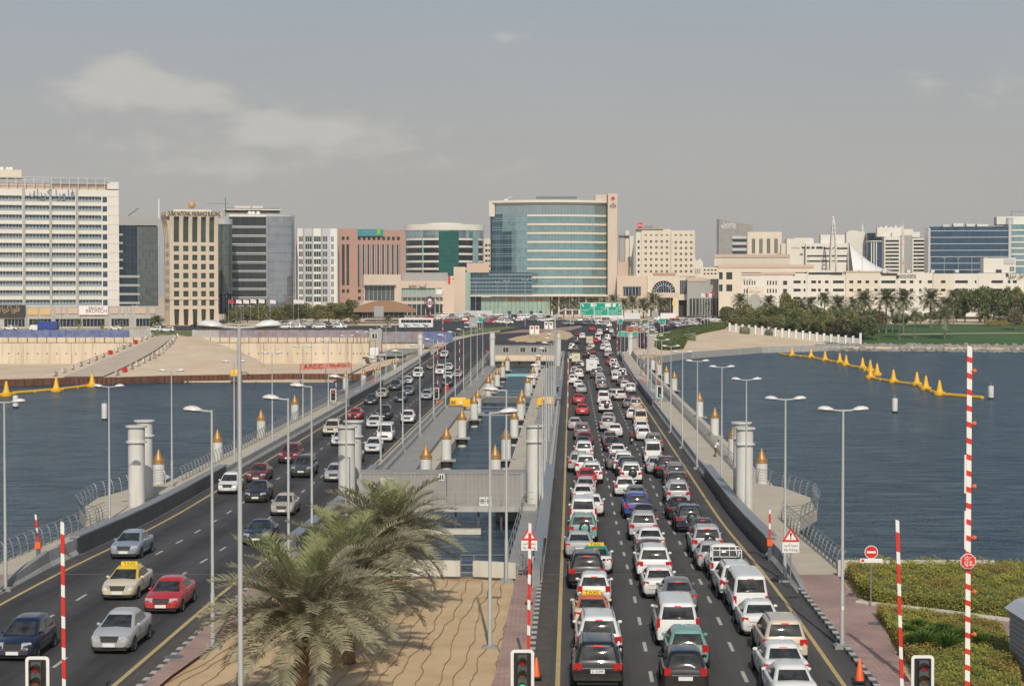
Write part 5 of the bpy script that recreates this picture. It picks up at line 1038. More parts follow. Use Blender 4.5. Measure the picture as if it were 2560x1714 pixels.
# ---------------------------------------------------------------- containers on the pontoons
corr = corr_mat('container_corrugated', (.30, .285, .265), .28, depth=.9)
def container(label, px0, px1, yt, yb, zb, windows, seam, dep=2.5):
    Y = (CAMZ - zb) / (-ray((px0 + px1) / 2, yb)[1]); x0, x1 = W(px0, yb, Y).x, W(px1, yb, Y).x; zt = W(px0, yt, Y).z
    t = thing('site_container', label, 'container', ((x0 + x1) / 2, Y, zb)); n = int((x1 - x0) / .30); mb = MB(); pts = []
    w_ = (x1 - x0) / n
    for k in range(n):                                   # trapezoid corrugation, real relief
        a = x0 + k * w_; pts += [(a, Y + .045), (a + w_ * .22, Y + .0), (a + w_ * .58, Y + .0), (a + w_ * .80, Y + .045)]
    pts.append((x1, Y + .045))
    mb.loft([[(x, y, zb + .12) for x, y in pts], [(x, y, zt - .10) for x, y in pts]], close=False, cap=False); mb.build('corrugated_side', mat('container_grey', (.31, .295, .275), .6, var=.06, scale=.5, dirt=.25), t)
    MB().box(x0 - .02, x1 + .02, Y - .03, Y + dep, zt - .10, zt).build('roof', M['conc_d'], t); MB().box(x0 - .02, x1 + .02, Y - .03, Y + dep, zb, zb + .12).box(x0, x1, Y + .2, Y + dep - .02, zb + .12, zt - .1).build('floor_frame', M['conc_d'], t)
    for s in seam + [x0 + .05, x1 - .05]: MB().box(s - .06, s + .06, Y - .035, Y + .1, zb + .12, zt - .1).build('corner_post', M['greyst'], t)
    for (a, b_, c_, d_) in windows:
        xa, xb_, za, zb_ = W(a, yb, Y).x, W(b_, yb, Y).x, W(a, d_, Y).z, W(a, c_, Y).z
        f = MB().box(xa, xb_, Y - .05, Y - .002, za, zb_).build('window', M['white'], t); xm = (xa + xb_) / 2; g = .07
        for u, v in ((xa + g, xm - g / 2), (xm + g / 2, xb_ - g)): MB().box(u, v, Y - .056, Y - .0505, za + g, zb_ - g).build('pane', M['win'], f)
    return t, Y, x0, x1, zt
t, Yc, x0, x1, zt = container('long grey corrugated container across the channel behind the palms', 900, 1308, 1181, 1259, -.55, [(1097, 1111, 1184, 1201)], [])
MB().box(W(1117, 1200, Yc).x - .03, W(1117, 1200, Yc).x + .03, Yc - .05, Yc - .036, -.4, zt).build('seam_post', M['steel_d'], t); MB().box(W(950, 1200, Yc).x, W(983, 1200, Yc).x, Yc - .06, Yc - .03, -.4, W(950, 1193, Yc).z).build('door', M['conc_b'], t)
ac = thing('air_conditioner', 'white air conditioner units hung on the near container railing', 'air conditioner', W(1217, 1263, Yc - 1.1))
for px in (1206, 1222):
    q = W(px, 1263, Yc - 1.1); MB().box(q.x - .22, q.x + .22, q.y - .15, q.y + .15, q.z, q.z + .62).build('unit_case', M['white'], ac); MB().box(q.x - .15, q.x + .15, q.y - .16, q.y - .151, q.z + .12, q.z + .5).build('fan_grille', M['greyst'], ac)
pf = thing('container_platform', 'concrete platform with thin railing under the near container', 'platform', (x0, Yc - 2, -.9))
MB().box(x0 - .3, x1 + .9, Yc - 1.6, Yc + 3.4, -.95, -.56).build('slab', M['conc'], pf); MB().box(x0 + 1, x1 - 3.1, Yc - 2.4, Yc - 1.62, -2.6, -2.15).build('fender_beam', M['conc_w'], pf)
for k in range(8): xx = x0 + .4 + k * (x1 - x0) / 7.2; MB().tube((xx, Yc - 1.5, -.56), (xx, Yc - 1.5, .5), .025, 5).build('railing_post', M['steel'], pf); MB().tube((xx, Yc - 1.0, -3.2), (xx, Yc - 1.0, -.95), .09, 6).build('leg', M['steel_d'], pf)
for hz in (0.0, .5): MB().tube((x0, Yc - 1.5, hz), (x1 + .8, Yc - 1.5, hz), .022, 5).build('rail', M['steel'], pf)
container('far grey container with four white framed windows closing the channel', 1238, 1388, 863, 897, -.8, [(1257, 1272, 867, 881), (1300, 1314, 867, 881), (1327, 1342, 867, 881), (1354, 1368, 867, 881)], [])
pf = thing('far_platform', 'concrete platform under the far windowed container', 'platform', GZ(1310, 898, -.95)); q = GZ(1236, 899, -.95); q2 = GZ(1392, 899, -.95); MB().box(q.x - .5, q2.x + .5, q.y - 1.2, q.y + 4, -1.25, -.82).build('slab', M['conc_w'], pf)
for k in range(6): xx = q.x + k * (q2.x - q.x) / 5; MB().tube((xx, q.y, -3), (xx, q.y, -1.25), .2, 6).build('leg', M['steel_d'], pf)
# walkways across the channel
for lab, y in (('nearer thin steel footbridge crossing the channel', 1036), ('wide steel footbridge crossing the channel between the yellow machines', 992), ('pale turquoise float crossing the far channel', 927)):
    q = GZ(1250, y, -1.35); Y = q.y; t = thing('channel_footbridge', lab, 'footbridge', (chL(Y), Y, -1.4)); wd_ = .5 if y == 1036 else 2.2
    if y == 927: MB().box(chL(Y) + .4, chR(Y) - .4, Y, Y + 2, -2.7, -2.0).build('float_hull', mat('turquoise_paint', (.22, .47, .44), .6), t); continue
    MB().box(chL(Y) - 1.2, chR(Y) + 1.2, Y, Y + wd_, -1.49, -1.33).build('walkway', M['conc_d'], t)
    for hz in (.5, 1.0):
        MB().tube((chL(Y) - 1, Y + .05, -1.33 + hz), (chR(Y) + 1, Y + .05, -1.33 + hz), .03, 5).build('handrail', M['steel'], t)
    n = 5
    for k in range(n): xx = chL(Y) - 1 + k * (chR(Y) - chL(Y) + 2) / (n - 1); MB().tube((xx, Y + .05, -1.33), (xx, Y + .05, -.33), .03, 5).build('rail_post', M['steel'], t)
    if y == 992:
        for k in range(n - 1):
            xx = chL(Y) - 1 + k * (chR(Y) - chL(Y) + 2) / (n - 1); MB().tube((xx, Y + .1, -1.5), (xx + 1.0, Y + .1, -.35), .035, 5).build('truss_bar', M['steel_d'], t)
        MB().box(chL(Y) - .8, chR(Y) + .8, Y + .1, Y + wd_, -2.3, -1.5).build('truss_girder', M['steel_d'], t)
def machine(label, px0, px1, yt, yb, small):
    q = GZ((px0 + px1) / 2, yb, -1.05); Y = q.y; s = Y / FPX; w = (px1 - px0) * s; h = (yb - yt) * s; t = thing('hydraulic_power_pack', label, 'machine', q, 0, 'yellow hydraulic machines')
    MB().loft([rrect(0, 1.8, w / 2, .15, .25), rrect(0, 1.8, w / 2, .15, h * .8), rrect(.1, 1.7, w / 2 - .1, .15, h)]).build('engine_housing', M['yellow'], t, True, False)
    MB().box(-w / 2, w / 2, .05, 1.75, .0, .24).build('skid_base', M['steel_d'], t, False, False); MB().box(w * .1, w * .3, -.02, -.001, h * .35, h * .62).build('control_panel', M['white'], t, False, False)
    MB().tube((-w * .3, .9, h), (-w * .3, .9, h + .5), .07, 8).build('exhaust_pipe', M['steel_d'], t, True, False)
    for k in range(5): MB().box(-w * .42 + k * .14, -w * .42 + k * .14 + .08, -.015, -.001, h * .3, h * .7).build('vent_slot', M['black'], t, False, False)
    sx, sw = small; MB().box(sx * s, (sx + sw) * s, -.9, .3, .15, .85).box(sx * s + .1, (sx + sw) * s - .1, -.7, .1, .85, 1.15).build('pump_unit', M['yellow'], t, False, False)
machine('yellow hydraulic machine left of the channel', 1124, 1166, 994, 1017, (12, 20)); machine('yellow hydraulic machine right of the channel', 1348, 1384, 992, 1014, (-24, 14))
for i, (px, y0, y1, zz) in enumerate(((1117, 963, 980, -.5), (1373, 1174, 1197, -.6), (1217, 876, 890, -.6), (1406, 875, 886, -.6))):
    q = GZ(px, y1, zz); tag(MB().box(q.x - .3, q.x + .3, q.y, q.y + .35, zz - .5, W(px, y0, q.y).z).box(q.x - .22, q.x + .22, q.y - .03, q.y - .001, zz, W(px, y0, q.y).z - .1).build('fire_box', M['redp']), 'red equipment box standing by the inner parapets, %s from the left' % ORD[[0, 2, 1, 3][i]], 'box', 'red equipment boxes')
# ---------------------------------------------------------------- floats and buoys in the water
def buoy_cone(p, label, group, h=2.6):
    t = thing('marker_float', label, 'buoy', p, 0, group)
    MB().lathe(0, 0, [(.95, -.3), (1.05, .1), (1.05, .45), (.75, .62)], 12).build('float_ring', M['yellow'], t, True, False); MB().lathe(0, 0, [(.62, .6), (.42, 1.3), (.20, h - .2), (.12, h)], 12).build('cone_tower', M['yellow'], t, True, False); MB().tube((0, 0, h), (0, 0, h + .5), .04, 5).build('top_mark', M['steel_d'], t, True, False)
def boom_line(p0, p1, label, group):
    d = p1 - p0; n = max(1, int(d.length / 6.0)); t = thing('floating_boom', label, 'floating boom', p0, 0, group)
    for k in range(n):
        a, b = p0 + d * ((k + .04) / n), p0 + d * ((k + .96) / n); MB().path([a + Vector((0, 0, .12)), b + Vector((0, 0, .12))], .34, 8).build('boom_pipe', M['yellow'], t)
    return t
rz_ = lambda x, y: GZ(1720 + .3587 * x, 780 + .3587 * y, WZ)
rb = [(725, 305), (857, 318), (955, 338), (1058, 355), (1102, 373), (1217, 393), (1270, 412), (1318, 440), (1272, 462), (1432, 490), (1595, 510), (1658, 542), (1753, 577)]
for i, q in enumerate(rb): buoy_cone(rz_(*q), 'yellow conical marker float, %s from the left on the right hand water' % ORD[i], 'yellow conical floats')
ch = [(640, 293)] + [rb[i] for i in (0, 1, 2, 3, 4, 5)] + [(1235, 408)]
for i, (a, b) in enumerate(zip(ch, ch[1:])): boom_line(rz_(*a), rz_(*b), 'yellow floating boom section, %s from the beach side' % ORD[i], 'yellow floating booms')
ch = [rb[8], rb[9], rb[10], rb[11], rb[12], (2065, 602)]
for i, (a, b) in enumerate(zip(ch, ch[1:])): boom_line(rz_(*a), rz_(*b), 'yellow floating boom section, %s of the outer string on the right' % ORD[i], 'yellow floating booms')
lzz = lambda x, y: GZ(.306 * x, 780 + .306 * y, WZ)
for i, q in enumerate(((52, 685), (460, 648), (752, 610))): buoy_cone(lzz(*q), 'yellow conical marker float, %s from the left on the left hand water' % ORD[i], 'yellow conical floats')
for i, (a, b) in enumerate((((-60, 690), (85, 680)), ((100, 668), (440, 640)), ((500, 635), (745, 605)))): boom_line(lzz(*a), lzz(*b), 'yellow floating boom section, %s from the left near the rusty piling' % ORD[i], 'yellow floating booms')
for i, (px, y0, y1, lab) in enumerate(((261, 1008, 1050, 'white cylinder buoy in the left water beside a lamp pole'), (39, 988, 1019, 'white cylinder buoy at the far left edge of the water'), (2237, 995, 1031, 'white cylinder buoy alone in the right hand water'), (2477, 964, 997, 'stained white cylinder buoy at the far right of the water'))):
    q = GZ(px, y1, WZ); s = q.y / FPX; h = (y1 - y0) * s; t = thing('cylinder_buoy', lab, 'buoy', q, 0, 'white cylinder buoys')
    MB().lathe(0, 0, [(7 * s, .25), (7 * s, h - .1), (6.5 * s, h)], 16).build('drum', M['pier'], t, True, False); MB().lathe(0, 0, [(7.1 * s, -.5), (7.1 * s, .25)], 16).build('weed_band', M['rubber'], t, True, False); MB().tube((0, 0, h), (0, 0, h + .5), .05, 5).build('top_pin', M['steel'], t, True, False)
# small moored boat behind the left pile
q = GZ(430, 1205, WZ); t = thing('small_boat', 'small white boat moored behind the gold topped pile on the left', 'boat', q, .9)
MB().loft([[(-.1, y, z) for y, z in ((0, .5), (0, .5), (0, .5), (0, .5))], [(x, 1.2, z) for x, z in ((-.5, .55), (-.3, .0), (.3, .0), (.5, .55))], [(x, 3.5, z) for x, z in ((-.65, .5), (-.4, -.1), (.4, -.1), (.65, .5))], [(x, 4.4, z) for x, z in ((-.6, .5), (-.35, -.05), (.35, -.05), (.6, .5))]]).build('hull', M['white'], t, False, False)
MB().box(-.3, .3, 4.3, 4.7, .3, 1.0).build('outboard_motor', M['black'], t, False, False); MB().box(-.45, .45, 2.6, 2.9, .45, .55).build('thwart', M['conc_b'], t, False, False)
# ---------------------------------------------------------------- far left bank: cofferdam, retaining wall, sand heap, hoardings
A = lambda zx, zy: (.306 * zx, 400 + .306 * zy)       # zoom frames used when measuring the photograph
B = lambda zx, zy: (560 + .306 * zx, 400 + .306 * zy)
C = lambda zx, zy: (1140 + .306 * zx, 440 + .306 * zy)
D = lambda zx, zy: (1720 + .3587 * zx, 500 + .3587 * zy)
sh = [(-160, 966), (0, 966), (184, 960.5), (300, 959.5), (398, 956), (640, 951.5), (720, 950), (830, 950.5), (906, 951), (960, 930), (1005, 906)]
shw = [GZ(x, y, WZ) for x, y in sh]
t = thing('sheet_piling', 'rust brown sheet piling along the left far waterline', 'sheet piling', shw[1])
for a, b in zip(shw, shw[1:]):                            # interlocking folded sheets
    d = b - a; n = max(1, int(d.length / 1.7)); nr = Vector((d.y, -d.x, 0)).normalized() * .35
    mb = MB(); top = []; 
    for k in range(n):
        h = -1.25 + RN.uniform(-.08, .12); p = [a + d * ((k + u) / n) + nr * v for u, v in ((0, 0), (.12, 1), (.5, 1), (.62, 0), (1, 0))]
        mb.loft([[(q.x, q.y, -3.4) for q in p], [(q.x, q.y, h) for q in p]], close=False, cap=False)
    mb.build('sheet_row', M['rust'], t); MB().path([a + Vector((0, .35, 1.18)), b + Vector((0, .35, 1.18))], .18, 5).build('capping_beam', M['rust'], t)
YW = 450.0; xw = lambda px: W(px, 842, YW).x
t = thing('retaining_wall', 'tall pale sandy retaining wall behind the rusty sheet piling', 'wall', (xw(300), YW, -6))
edges = [-190, -60, 60, 180, 300, 420, 540, 660, 780, 880, 925]
for a, b in zip(edges, edges[1:]):
    MB().box(xw(a) + .04, xw(b) - .04, YW - .9, YW - .02, -7, 3.0).build('wall_panel', M['wall_s'], t); MB().box(xw(a), xw(b), YW - 1.15, YW - .02, 3.0, 4.2).build('capping_beam', M['wall_s'], t)
    for k in range(5):
        x = xw(a + (b - a) * (k + .5) / 5); MB().box(x - .07, x + .07, YW - 1.3, YW - 1.151, 3.0, 4.25).build('wale_strut', M['rust'], t)
        for zz in (.2, -4.6):
            MB().box(x - .13, x + .13, YW - .98, YW - .901, zz - .13, zz + .13).build('anchor_plate', M['rust'], t)
structure(MB().box(xw(-190), xw(925), 358, YW - .95, -7, -2.32).build('excavation_floor', M['sandf']))
# sand heap with haul ramp
def lerp3(a, b, t_): return a + (b - a) * t_
B0, T0, T1, B1 = W(95, 945, 362), W(372, 839, 448.8), W(505, 841, 448.8), W(690, 939, 366)
rows = []
for j in range(25):
    v = j / 24.0; a = lerp3(B0, T0, v); b = lerp3(B1, T1, v) + Vector((3 * math.sin(v * math.pi), 0, -.35 * math.sin(v * math.pi))); r = []
    for i in range(31):
        u = i / 30.0; p = lerp3(a, b, u); rough = .16 if u > .38 else .04; p.z += RN.uniform(-rough, rough) + .25 * math.sin(u * 7 + v * 4) * (u > .38); r.append(p)
    r.append(Vector((b.x + 4, b.y, -6))); rows.append(r)
rows.insert(0, [Vector((p.x, p.y - .5, -7)) for p in rows[0]])
structure(grid('sand_heap', rows, M['sandf']))
rrp = []
for j in range(21):
    v = j / 20.0; a = lerp3(B0, T0, v); b = lerp3(B1, T1, v); rrp.append([lerp3(a, b, u) + Vector((0, 0, .22)) for u in (.10 + .10 * v, .19 + .15 * v, .27 + .20 * v)])
structure(grid('haul_ramp', rrp, mat('packed_grey_sand', (.50, .42, .33), .95, var=.12, scale=.3)))
blk = [MB().loft([[(-.9, -.3, 0), (.9, -.3, 0), (.9, .3, 0), (-.9, .3, 0)], [(-.9, -.22, .35), (.9, -.22, .35), (.9, .22, .35), (-.9, .22, .35)], [(-.9, -.1, .9), (.9, -.1, .9), (.9, .1, .9), (-.9, .1, .9)]]).mesh('barrier_block', M[m_]) for m_ in ('conc_w', 'redp', 'conc')]
for side in (0, 1):
    for k in range(15):
        v = .04 + k / 15.0; a = lerp3(B0, T0, v); b = lerp3(B1, T1, v); u = (.05 + .05 * v) if side == 0 else (.31 + .24 * v); p = lerp3(a, b, u) + Vector((0, 0, .1)); c = RN.choice((0, 0, 0, 1, 2, 2, 2)); d = T0 - B0
        o = inst('barrier_block', blk[c], None, p, (0, .06, math.atan2(d.y, d.x) + RN.uniform(-.25, .25)), .95)
        tag(o, '%s barrier block, %s up the %s edge of the sand ramp' % (('pale', 'red', 'grey')[c], ORD[k], ('wall side', 'water side')[side]), 'barrier', 'barrier blocks on the haul ramp')
def hoarding(label, segs, base, Y, z0, z1):
    t = thing('hoarding_fence', label, 'fence', (W(segs[0][0], 840, Y).x, Y, z0))
    for a, b, m_ in segs:
        n = max(1, int((b - a) / 14))
        for k in range(n):
            x0, x1 = W(a + (b - a) * k / n, 835, Y).x, W(a + (b - a) * (k + 1) / n, 835, Y).x; dz = RN.uniform(-.05, .05); mb = MB(); q = 6; p = []
            for i in range(q): xa = x0 + (x1 - x0) * i / q; w_ = (x1 - x0) / q; p += [(xa, Y), (xa + w_ * .35, Y - .07), (xa + w_ * .65, Y - .07)]
            p.append((x1 - .02, Y)); mb.loft([[(x, y, z0) for x, y in p], [(x, y, z1 + dz) for x, y in p]], close=False, cap=False).build('fence_sheet', M[m_], t)
            MB().box(x0 - .05, x0 + .05, Y + .02, Y + .12, z0, z1 + .1).build('fence_post', M['rust'], t)
hoarding('blue and grey corrugated site hoarding on the left wall', [(-180, 323, 'bluef'), (323, 378, 'greyf')], 0, YW - .35, 4.2, 6.1)
hoarding('rust streaked hoarding on the wall right of the sand ramp', [(480, 548, 'greyf'), (548, 921, 'rustf')], 0, YW - .35, 4.2, 6.05)
hoarding('faded blue hoarding beyond the site cabin', [(955, 1060, 'rustf'), (1060, 1132, 'bluef')], 0, 462, 2.6, 5.4)
for px0, px1 in ((955, 1060),): MB().box(W(px0, 840, 463).x, W(px1, 840, 463).x, 462.4, 463.4, -2, 2.6).build('hoarding_footing', M['wall_s'])['kind'] = 'structure'
# site cabin, pallets, white tank at the wall end
q = W(926, 855, 437); t = thing('site_cabin', 'grey two storey site cabin with a white window at the wall end', 'cabin', (q.x + 1.5, 437, -1))
x0, x1 = W(923, 850, 437).x, W(955, 850, 437).x; zA, zB = W(923, 851, 437).z, W(923, 824, 437).z
MB().box(x0, x1, 437, 441, zA, zB).build('cabin_box', M['greyst'], t); f = MB().box(W(929, 840, 437).x, W(944, 840, 437).x, 436.93, 436.998, W(929, 847, 437).z, W(929, 832, 437).z).build('window', M['cream_w'], t)
for a, b in ((930.5, 936), (937.5, 942.5)): MB().box(W(a, 840, 437).x, W(b, 840, 437).x, 436.9, 436.929, W(929, 845.5, 437).z, W(929, 833.5, 437).z).build('pane', M['win'], f)
for px in (924, 938, 954): MB().tube((W(px, 850, 437).x, 437.3, -2), (W(px, 850, 437).x, 437.3, zA), .12, 6).build('leg', M['steel_d'], t)
tag(MB().loft([rrect(430, 433.5, 1.1, .3, W(935, 893, 430).z), rrect(430, 433.5, 1.1, .3, W(935, 871, 430).z), rrect(430.2, 433.2, .9, .3, W(935, 869, 430).z)]).build('water_tank', M['white']), 'white water tank standing below the site cabin', 'tank').location.x = W(935, 880, 430).x
structure(MB().hexa([(W(880, 945, 372).x, 360, -3.4), (W(1010, 905, 430).x, 430, -3.4), (W(1010, 905, 430).x, 448, -3.4), (W(880, 945, 372).x, 448, -3.4), (W(880, 945, 372).x, 360, -1.6), (W(1010, 905, 430).x, 430, -.9), (W(1010, 905, 430).x, 448, .2), (W(880, 945, 372).x, 448, -1.2)]).build('site_yard', M['sandf']))
for i in range(7):
    q = W(905 + i * 9, 905 - i * 2, 415 + 3 * i); tag(MB().box(-.9, .9, -.5, .5, 0, RN.uniform(.4, 1.2)).box(-.7, .7, -.4, .4, 0, RN.uniform(1.2, 1.6)).build('material_pallet', M[('conc_w', 'rust', 'conc')[i % 3]]), 'pallet of site materials beside the rusty piling, %s from the left' % ORD[i], 'pallet', 'pallets in the site yard').location = (q.x, q.y, q.z - .5)
# yellow excavator-like pump near the heap
q = W(590, 942, 357); t = thing('site_pump', 'yellow site pump at the foot of the sand heap', 'machine', (q.x, 357, q.z))
MB().loft([rrect(-.8, .8, 1.1, .2, .2), rrect(-.8, .8, 1.1, .2, 1.1), rrect(-.6, .6, .9, .2, 1.5)]).build('pump_body', M['yellow'], t, True, False); MB().box(-1.2, 1.2, -.6, .6, -.3, .2).build('skid', M['steel_d'], t, False, False); MB().path([(1, 0, .8), (1.8, 0, 1.0), (3, 0, .2), (4, 0, -.2)], .08, 6).build('pump_hose', M['black'], t, False, False)
# red banner
Yb = 356; p0, p1 = W(750, 925, Yb), W(878, 919, Yb); z1 = W(750, 909, Yb).z; z2 = W(878, 906, Yb).z
t = thing('site_banner', 'red banner with black A.P.C.C lettering on the waterline', 'banner', p0)
MB().hexa([(p0.x, Yb, p0.z), (p1.x, Yb, p1.z), (p1.x, Yb + .08, p1.z), (p0.x, Yb + .08, p0.z), (p0.x, Yb, z1), (p1.x, Yb, z2), (p1.x, Yb + .08, z2), (p0.x, Yb + .08, z1)]).build('banner_sheet', mat('faded_red_banner', (.60, .20, .14), .7, var=.1), t)
text('A.P.C.C', .85, M['text_k'], (p0.x + 2.6, Yb - .03, p0.z + .68), 0, t, width=3.6); text(AR('أبسك للمقاولات'), .6, M['text_k'], (p1.x - 2.6, Yb - .03, p1.z + .6), 0, t, width=4.4)
for u in (0, .5, 1): x = p0.x + (p1.x - p0.x) * u; MB().tube((x, Yb + .15, -3), (x, Yb + .15, z1), .07, 6).build('banner_post', M['steel_d'], t)
# ---------------------------------------------------------------- far junction surfaces
structure(sheet('far_junction', lambda Y: lin(Y, [(455, -19), (500, -17), (530, -30), (560, -62), (600, -120), (640, -125)]), lambda Y: lin(Y, [(455, 29), (500, 33), (540, 40), (580, 52), (640, 80)]), 455, 640, .06, M['asph_f'], 34, 20))
structure(sheet('far_street', lambda Y: -170, lambda Y: 98, 640.5, 700, .05, M['asph_f'], 14, 40))
structure(sheet('far_verge', lambda Y: -150, lambda Y: lin(Y, [(470, -40), (520, -36), (555, -66), (590, -120)]), 470, 590, .05, M['verge'], 20, 14))
def outline_sheet(name, pts, material, off, h=0.0, zf=T):
    q = [GT(*p) for p in pts]; mb = MB(); n = len(q); mb.poly([(p.x, p.y, p.z + off + h) for p in q])
    if h: mb.add([(p.x, p.y, p.z + off) for p in q] + [(p.x, p.y, p.z + off + h) for p in q], [(i, (i + 1) % n, n + (i + 1) % n, n + i) for i in range(n)])
    return structure(mb.build(name, material)), q
isl = [(1268, 851), (1290, 844), (1325, 838), (1365, 832), (1400, 827), (1424, 832), (1434, 842), (1420, 849), (1390, 853), (1340, 856), (1295, 856)]
o, q = outline_sheet('traffic_island', isl, M['sand'], .08, .18)
kb = [MB().box(-1.0, 1.0, -.16, .16, 0, .2).mesh('kerbstone', M[m_]) for m_ in ('kerb_w', 'kerb_b')]; k = 0
for a, b in zip(q, q[1:] + q[:1]):
    d = b - a; n = max(1, int(d.length / 2.0))
    for i in range(n): p = a + d * ((i + .5) / n); inst('kerbstone', kb[k % 2], o, (p.x, p.y, p.z + .05), (0, 0, math.atan2(d.y, d.x)), (d.length / n / 2.02, 1, 1)); k += 1
outline_sheet('brick_peninsula', [(1240, 835), (1300, 826), (1380, 822), (1450, 815), (1458, 818), (1430, 826), (1380, 830), (1300, 832)], M['pave'], .09, .12)
outline_sheet('junction_lawn', [(1150, 842), (1200, 834), (1262, 826), (1296, 821), (1270, 819), (1190, 824), (1140, 836)], M['verge'], .09, .3)
outline_sheet('bend_pavement', [(1084, 884), (1130, 854), (1186, 840), (1250, 830), (1252, 826), (1190, 833), (1130, 845), (1078, 872)], M['conc_b'], .10, .12)
outline_sheet('service_lane', [(950, 905), (1000, 895), (1080, 865), (1100, 852), (1075, 850), (1010, 860), (960, 880)], M['conc_d'], .09)
outline_sheet('roadside_green', [(985, 887), (1042, 884), (1045, 876), (990, 878)], M['verge'], .10, .2)
# right bank: quay, beach, lawn, rocks
qp = [(30, 438), (35, 452), (48, 489), (74, 536), (101, 558)]
t = thing('stone_quay', 'grey concrete quay wall along the beach on the right', 'quay')
for (xa, ya), (xb, yb) in zip(qp, qp[1:]):
    d = Vector((xb - xa, yb - ya, 0)); n = max(1, int(d.length / 7)); nr = Vector((d.y, -d.x, 0)).normalized()
    for k in range(n):
        a = Vector((xa, ya, 0)) + d * (k / n); b = Vector((xa, ya, 0)) + d * ((k + .99) / n); o1 = nr * .7; 
        MB().hexa([a + o1 + Vector((0, 0, -4)), b + o1 + Vector((0, 0, -4)), b - o1 + Vector((0, 0, -4)), a - o1 + Vector((0, 0, -4)), a + o1 + Vector((0, 0, -.75)), b + o1 + Vector((0, 0, -.75)), b - o1 + Vector((0, 0, -.75)), a - o1 + Vector((0, 0, -.75))]).build('quay_block', M['conc'], t)
structure(sheet('park_lawn', lambda Y: lin(Y, [(540, 106), (575, 98), (620, 78), (660, 76)]), lambda Y: 420, 561, 672, .05, M['grass'], 26, 40))
structure(grid('park_lawn_edge', [[(x, Ys(x) + d, T(x, Ys(x) + d) + .06) for x in range(108, 422, 6)] for d in (4, 8, 13, 19, 24)], M['grass']))
structure(sheet('park_path', lambda Y: 128, lambda Y: 420, 596, 599, .10, M['conc_b'], 2, 40))
rk = []
for s_ in range(6):
    mb = MB(); vs = []
    for j in range(5):
        th = -math.pi / 2 + math.pi * j / 4; r = max(.05, math.cos(th)); rk_r = [(r * math.cos(2 * math.pi * i / 7) * RN.uniform(.75, 1.2), r * math.sin(2 * math.pi * i / 7) * RN.uniform(.75, 1.2), .7 * math.sin(th) * RN.uniform(.8, 1.1)) for i in range(7)]; vs.append(rk_r)
    mb.loft(vs); rk.append(mb.mesh('rock', M['rock']))
rip = MB()
for i in range(1500):                                        # rubble beyond the countable: one mass
    x = RN.uniform(96, 300); u = RN.random(); Y = Ys(x) - 3 + u * 7.5; z = -2.6 + u * 2.2; src = rk[i % 6]; s_ = RN.uniform(.35, .85); ca, sa = math.cos(i), math.sin(i)
    rip.add([(x + s_ * (v.co.x * ca - v.co.y * sa), Y + s_ * (v.co.x * sa + v.co.y * ca), z + s_ * v.co.z) for v in src.vertices], [tuple(f.vertices) for f in src.polygons])
tag(rip.build('rubble_bank', M['rock']), 'grey rubble stones along the lawn waterline', 'rocks', kind='stuff')
structure(grid('rubble_core', [[(x, Ys(x) - 3.2, -3) for x in range(94, 420, 8)], [(x, Ys(x) + 3.5, -.5) for x in range(94, 420, 8)], [(x, Ys(x) + 7, T(x, Ys(x) + 7) + .08) for x in range(94, 420, 8)]], M['rock']))
# white garden wall with pillars
w0, w1 = GT(1824, 827), GT(2156, 866); w1.y = Ys(w1.x) + 4
t = thing('garden_wall', 'white garden wall with square pillars running up from the beach', 'wall', w1); d = w1 - w0; n = 19
for k in range(n + 1):
    p = w0 + d * (k / n); z = T(p.x, p.y); h = 2.5 if k < n else 3.6; MB().box(p.x - .33, p.x + .33, p.y - .33, p.y + .33, z - .6, z + h).box(p.x - .42, p.x + .42, p.y - .42, p.y + .42, z + h, z + h + .2).build('pillar', M['white'], t)
    if k < n:
        q = w0 + d * ((k + 1) / n); nr = Vector((d.y, -d.x, 0)).normalized() * .12; z2 = T(q.x, q.y)
        MB().hexa([p + nr + Vector((0, 0, z - .6 - p.z)), q + nr + Vector((0, 0, z2 - .6 - q.z)), q - nr + Vector((0, 0, z2 - .6 - q.z)), p - nr + Vector((0, 0, z - .6 - p.z)), p + nr + Vector((0, 0, z + 2.1 - p.z)), q + nr + Vector((0, 0, z2 + 2.1 - q.z)), q - nr + Vector((0, 0, z2 + 2.1 - q.z)), p - nr + Vector((0, 0, z + 2.1 - p.z))]).build('wall_panel', M['greyst'] if k % 1 else M['cream_w'], t)
# ---------------------------------------------------------------- gantry and far road signs
def arrow(x, z, Y, s, kind, parent, sx=1):
    if kind == 'up': pts = [(-.12, -.5), (.12, -.5), (.12, .1), (.34, .1), (0, .5), (-.34, .1), (-.12, .1)]
    else: pts = [(-.05, -.5), (.2, -.5), (.2, .28), (-.15, .28), (-.15, .5), (-.5, .17), (-.15, -.16), (-.15, .05), (-.05, .05)]
    p = [(x + sx * a * s, z + b * s) for a, b in pts]; MB().prismy(p if sx > 0 else p[::-1], Y - .03, Y - .001).build('arrow', M['text_w'], parent)
Yg = 335; t = thing('sign_gantry', 'arched gantry over the jammed road carrying a wide green direction sign', 'road sign', (W(1622, 900, Yg).x, Yg, zroad(Yg)))
gx0, gx1 = W(1388, 800, Yg).x, W(1622, 800, Yg).x; zt = W(1500, 773, Yg).z; pts = [(gx0, Yg + .6, -1)] + [(gx0 + 2.2 - 2.2 * math.cos(a), Yg + .6, zt - 2.2 + 2.2 * math.sin(a)) for a in [i * math.pi / 10 for i in range(6)]] + [(gx1 - 2.2 + 2.2 * math.sin(a), Yg + .6, zt - 2.2 + 2.2 * math.cos(a)) for a in [i * math.pi / 10 for i in range(6)]] + [(gx1, Yg + .6, -1)]
MB().path(pts, .17, 10).build('arch_tube', M['steel_p'], t, True)
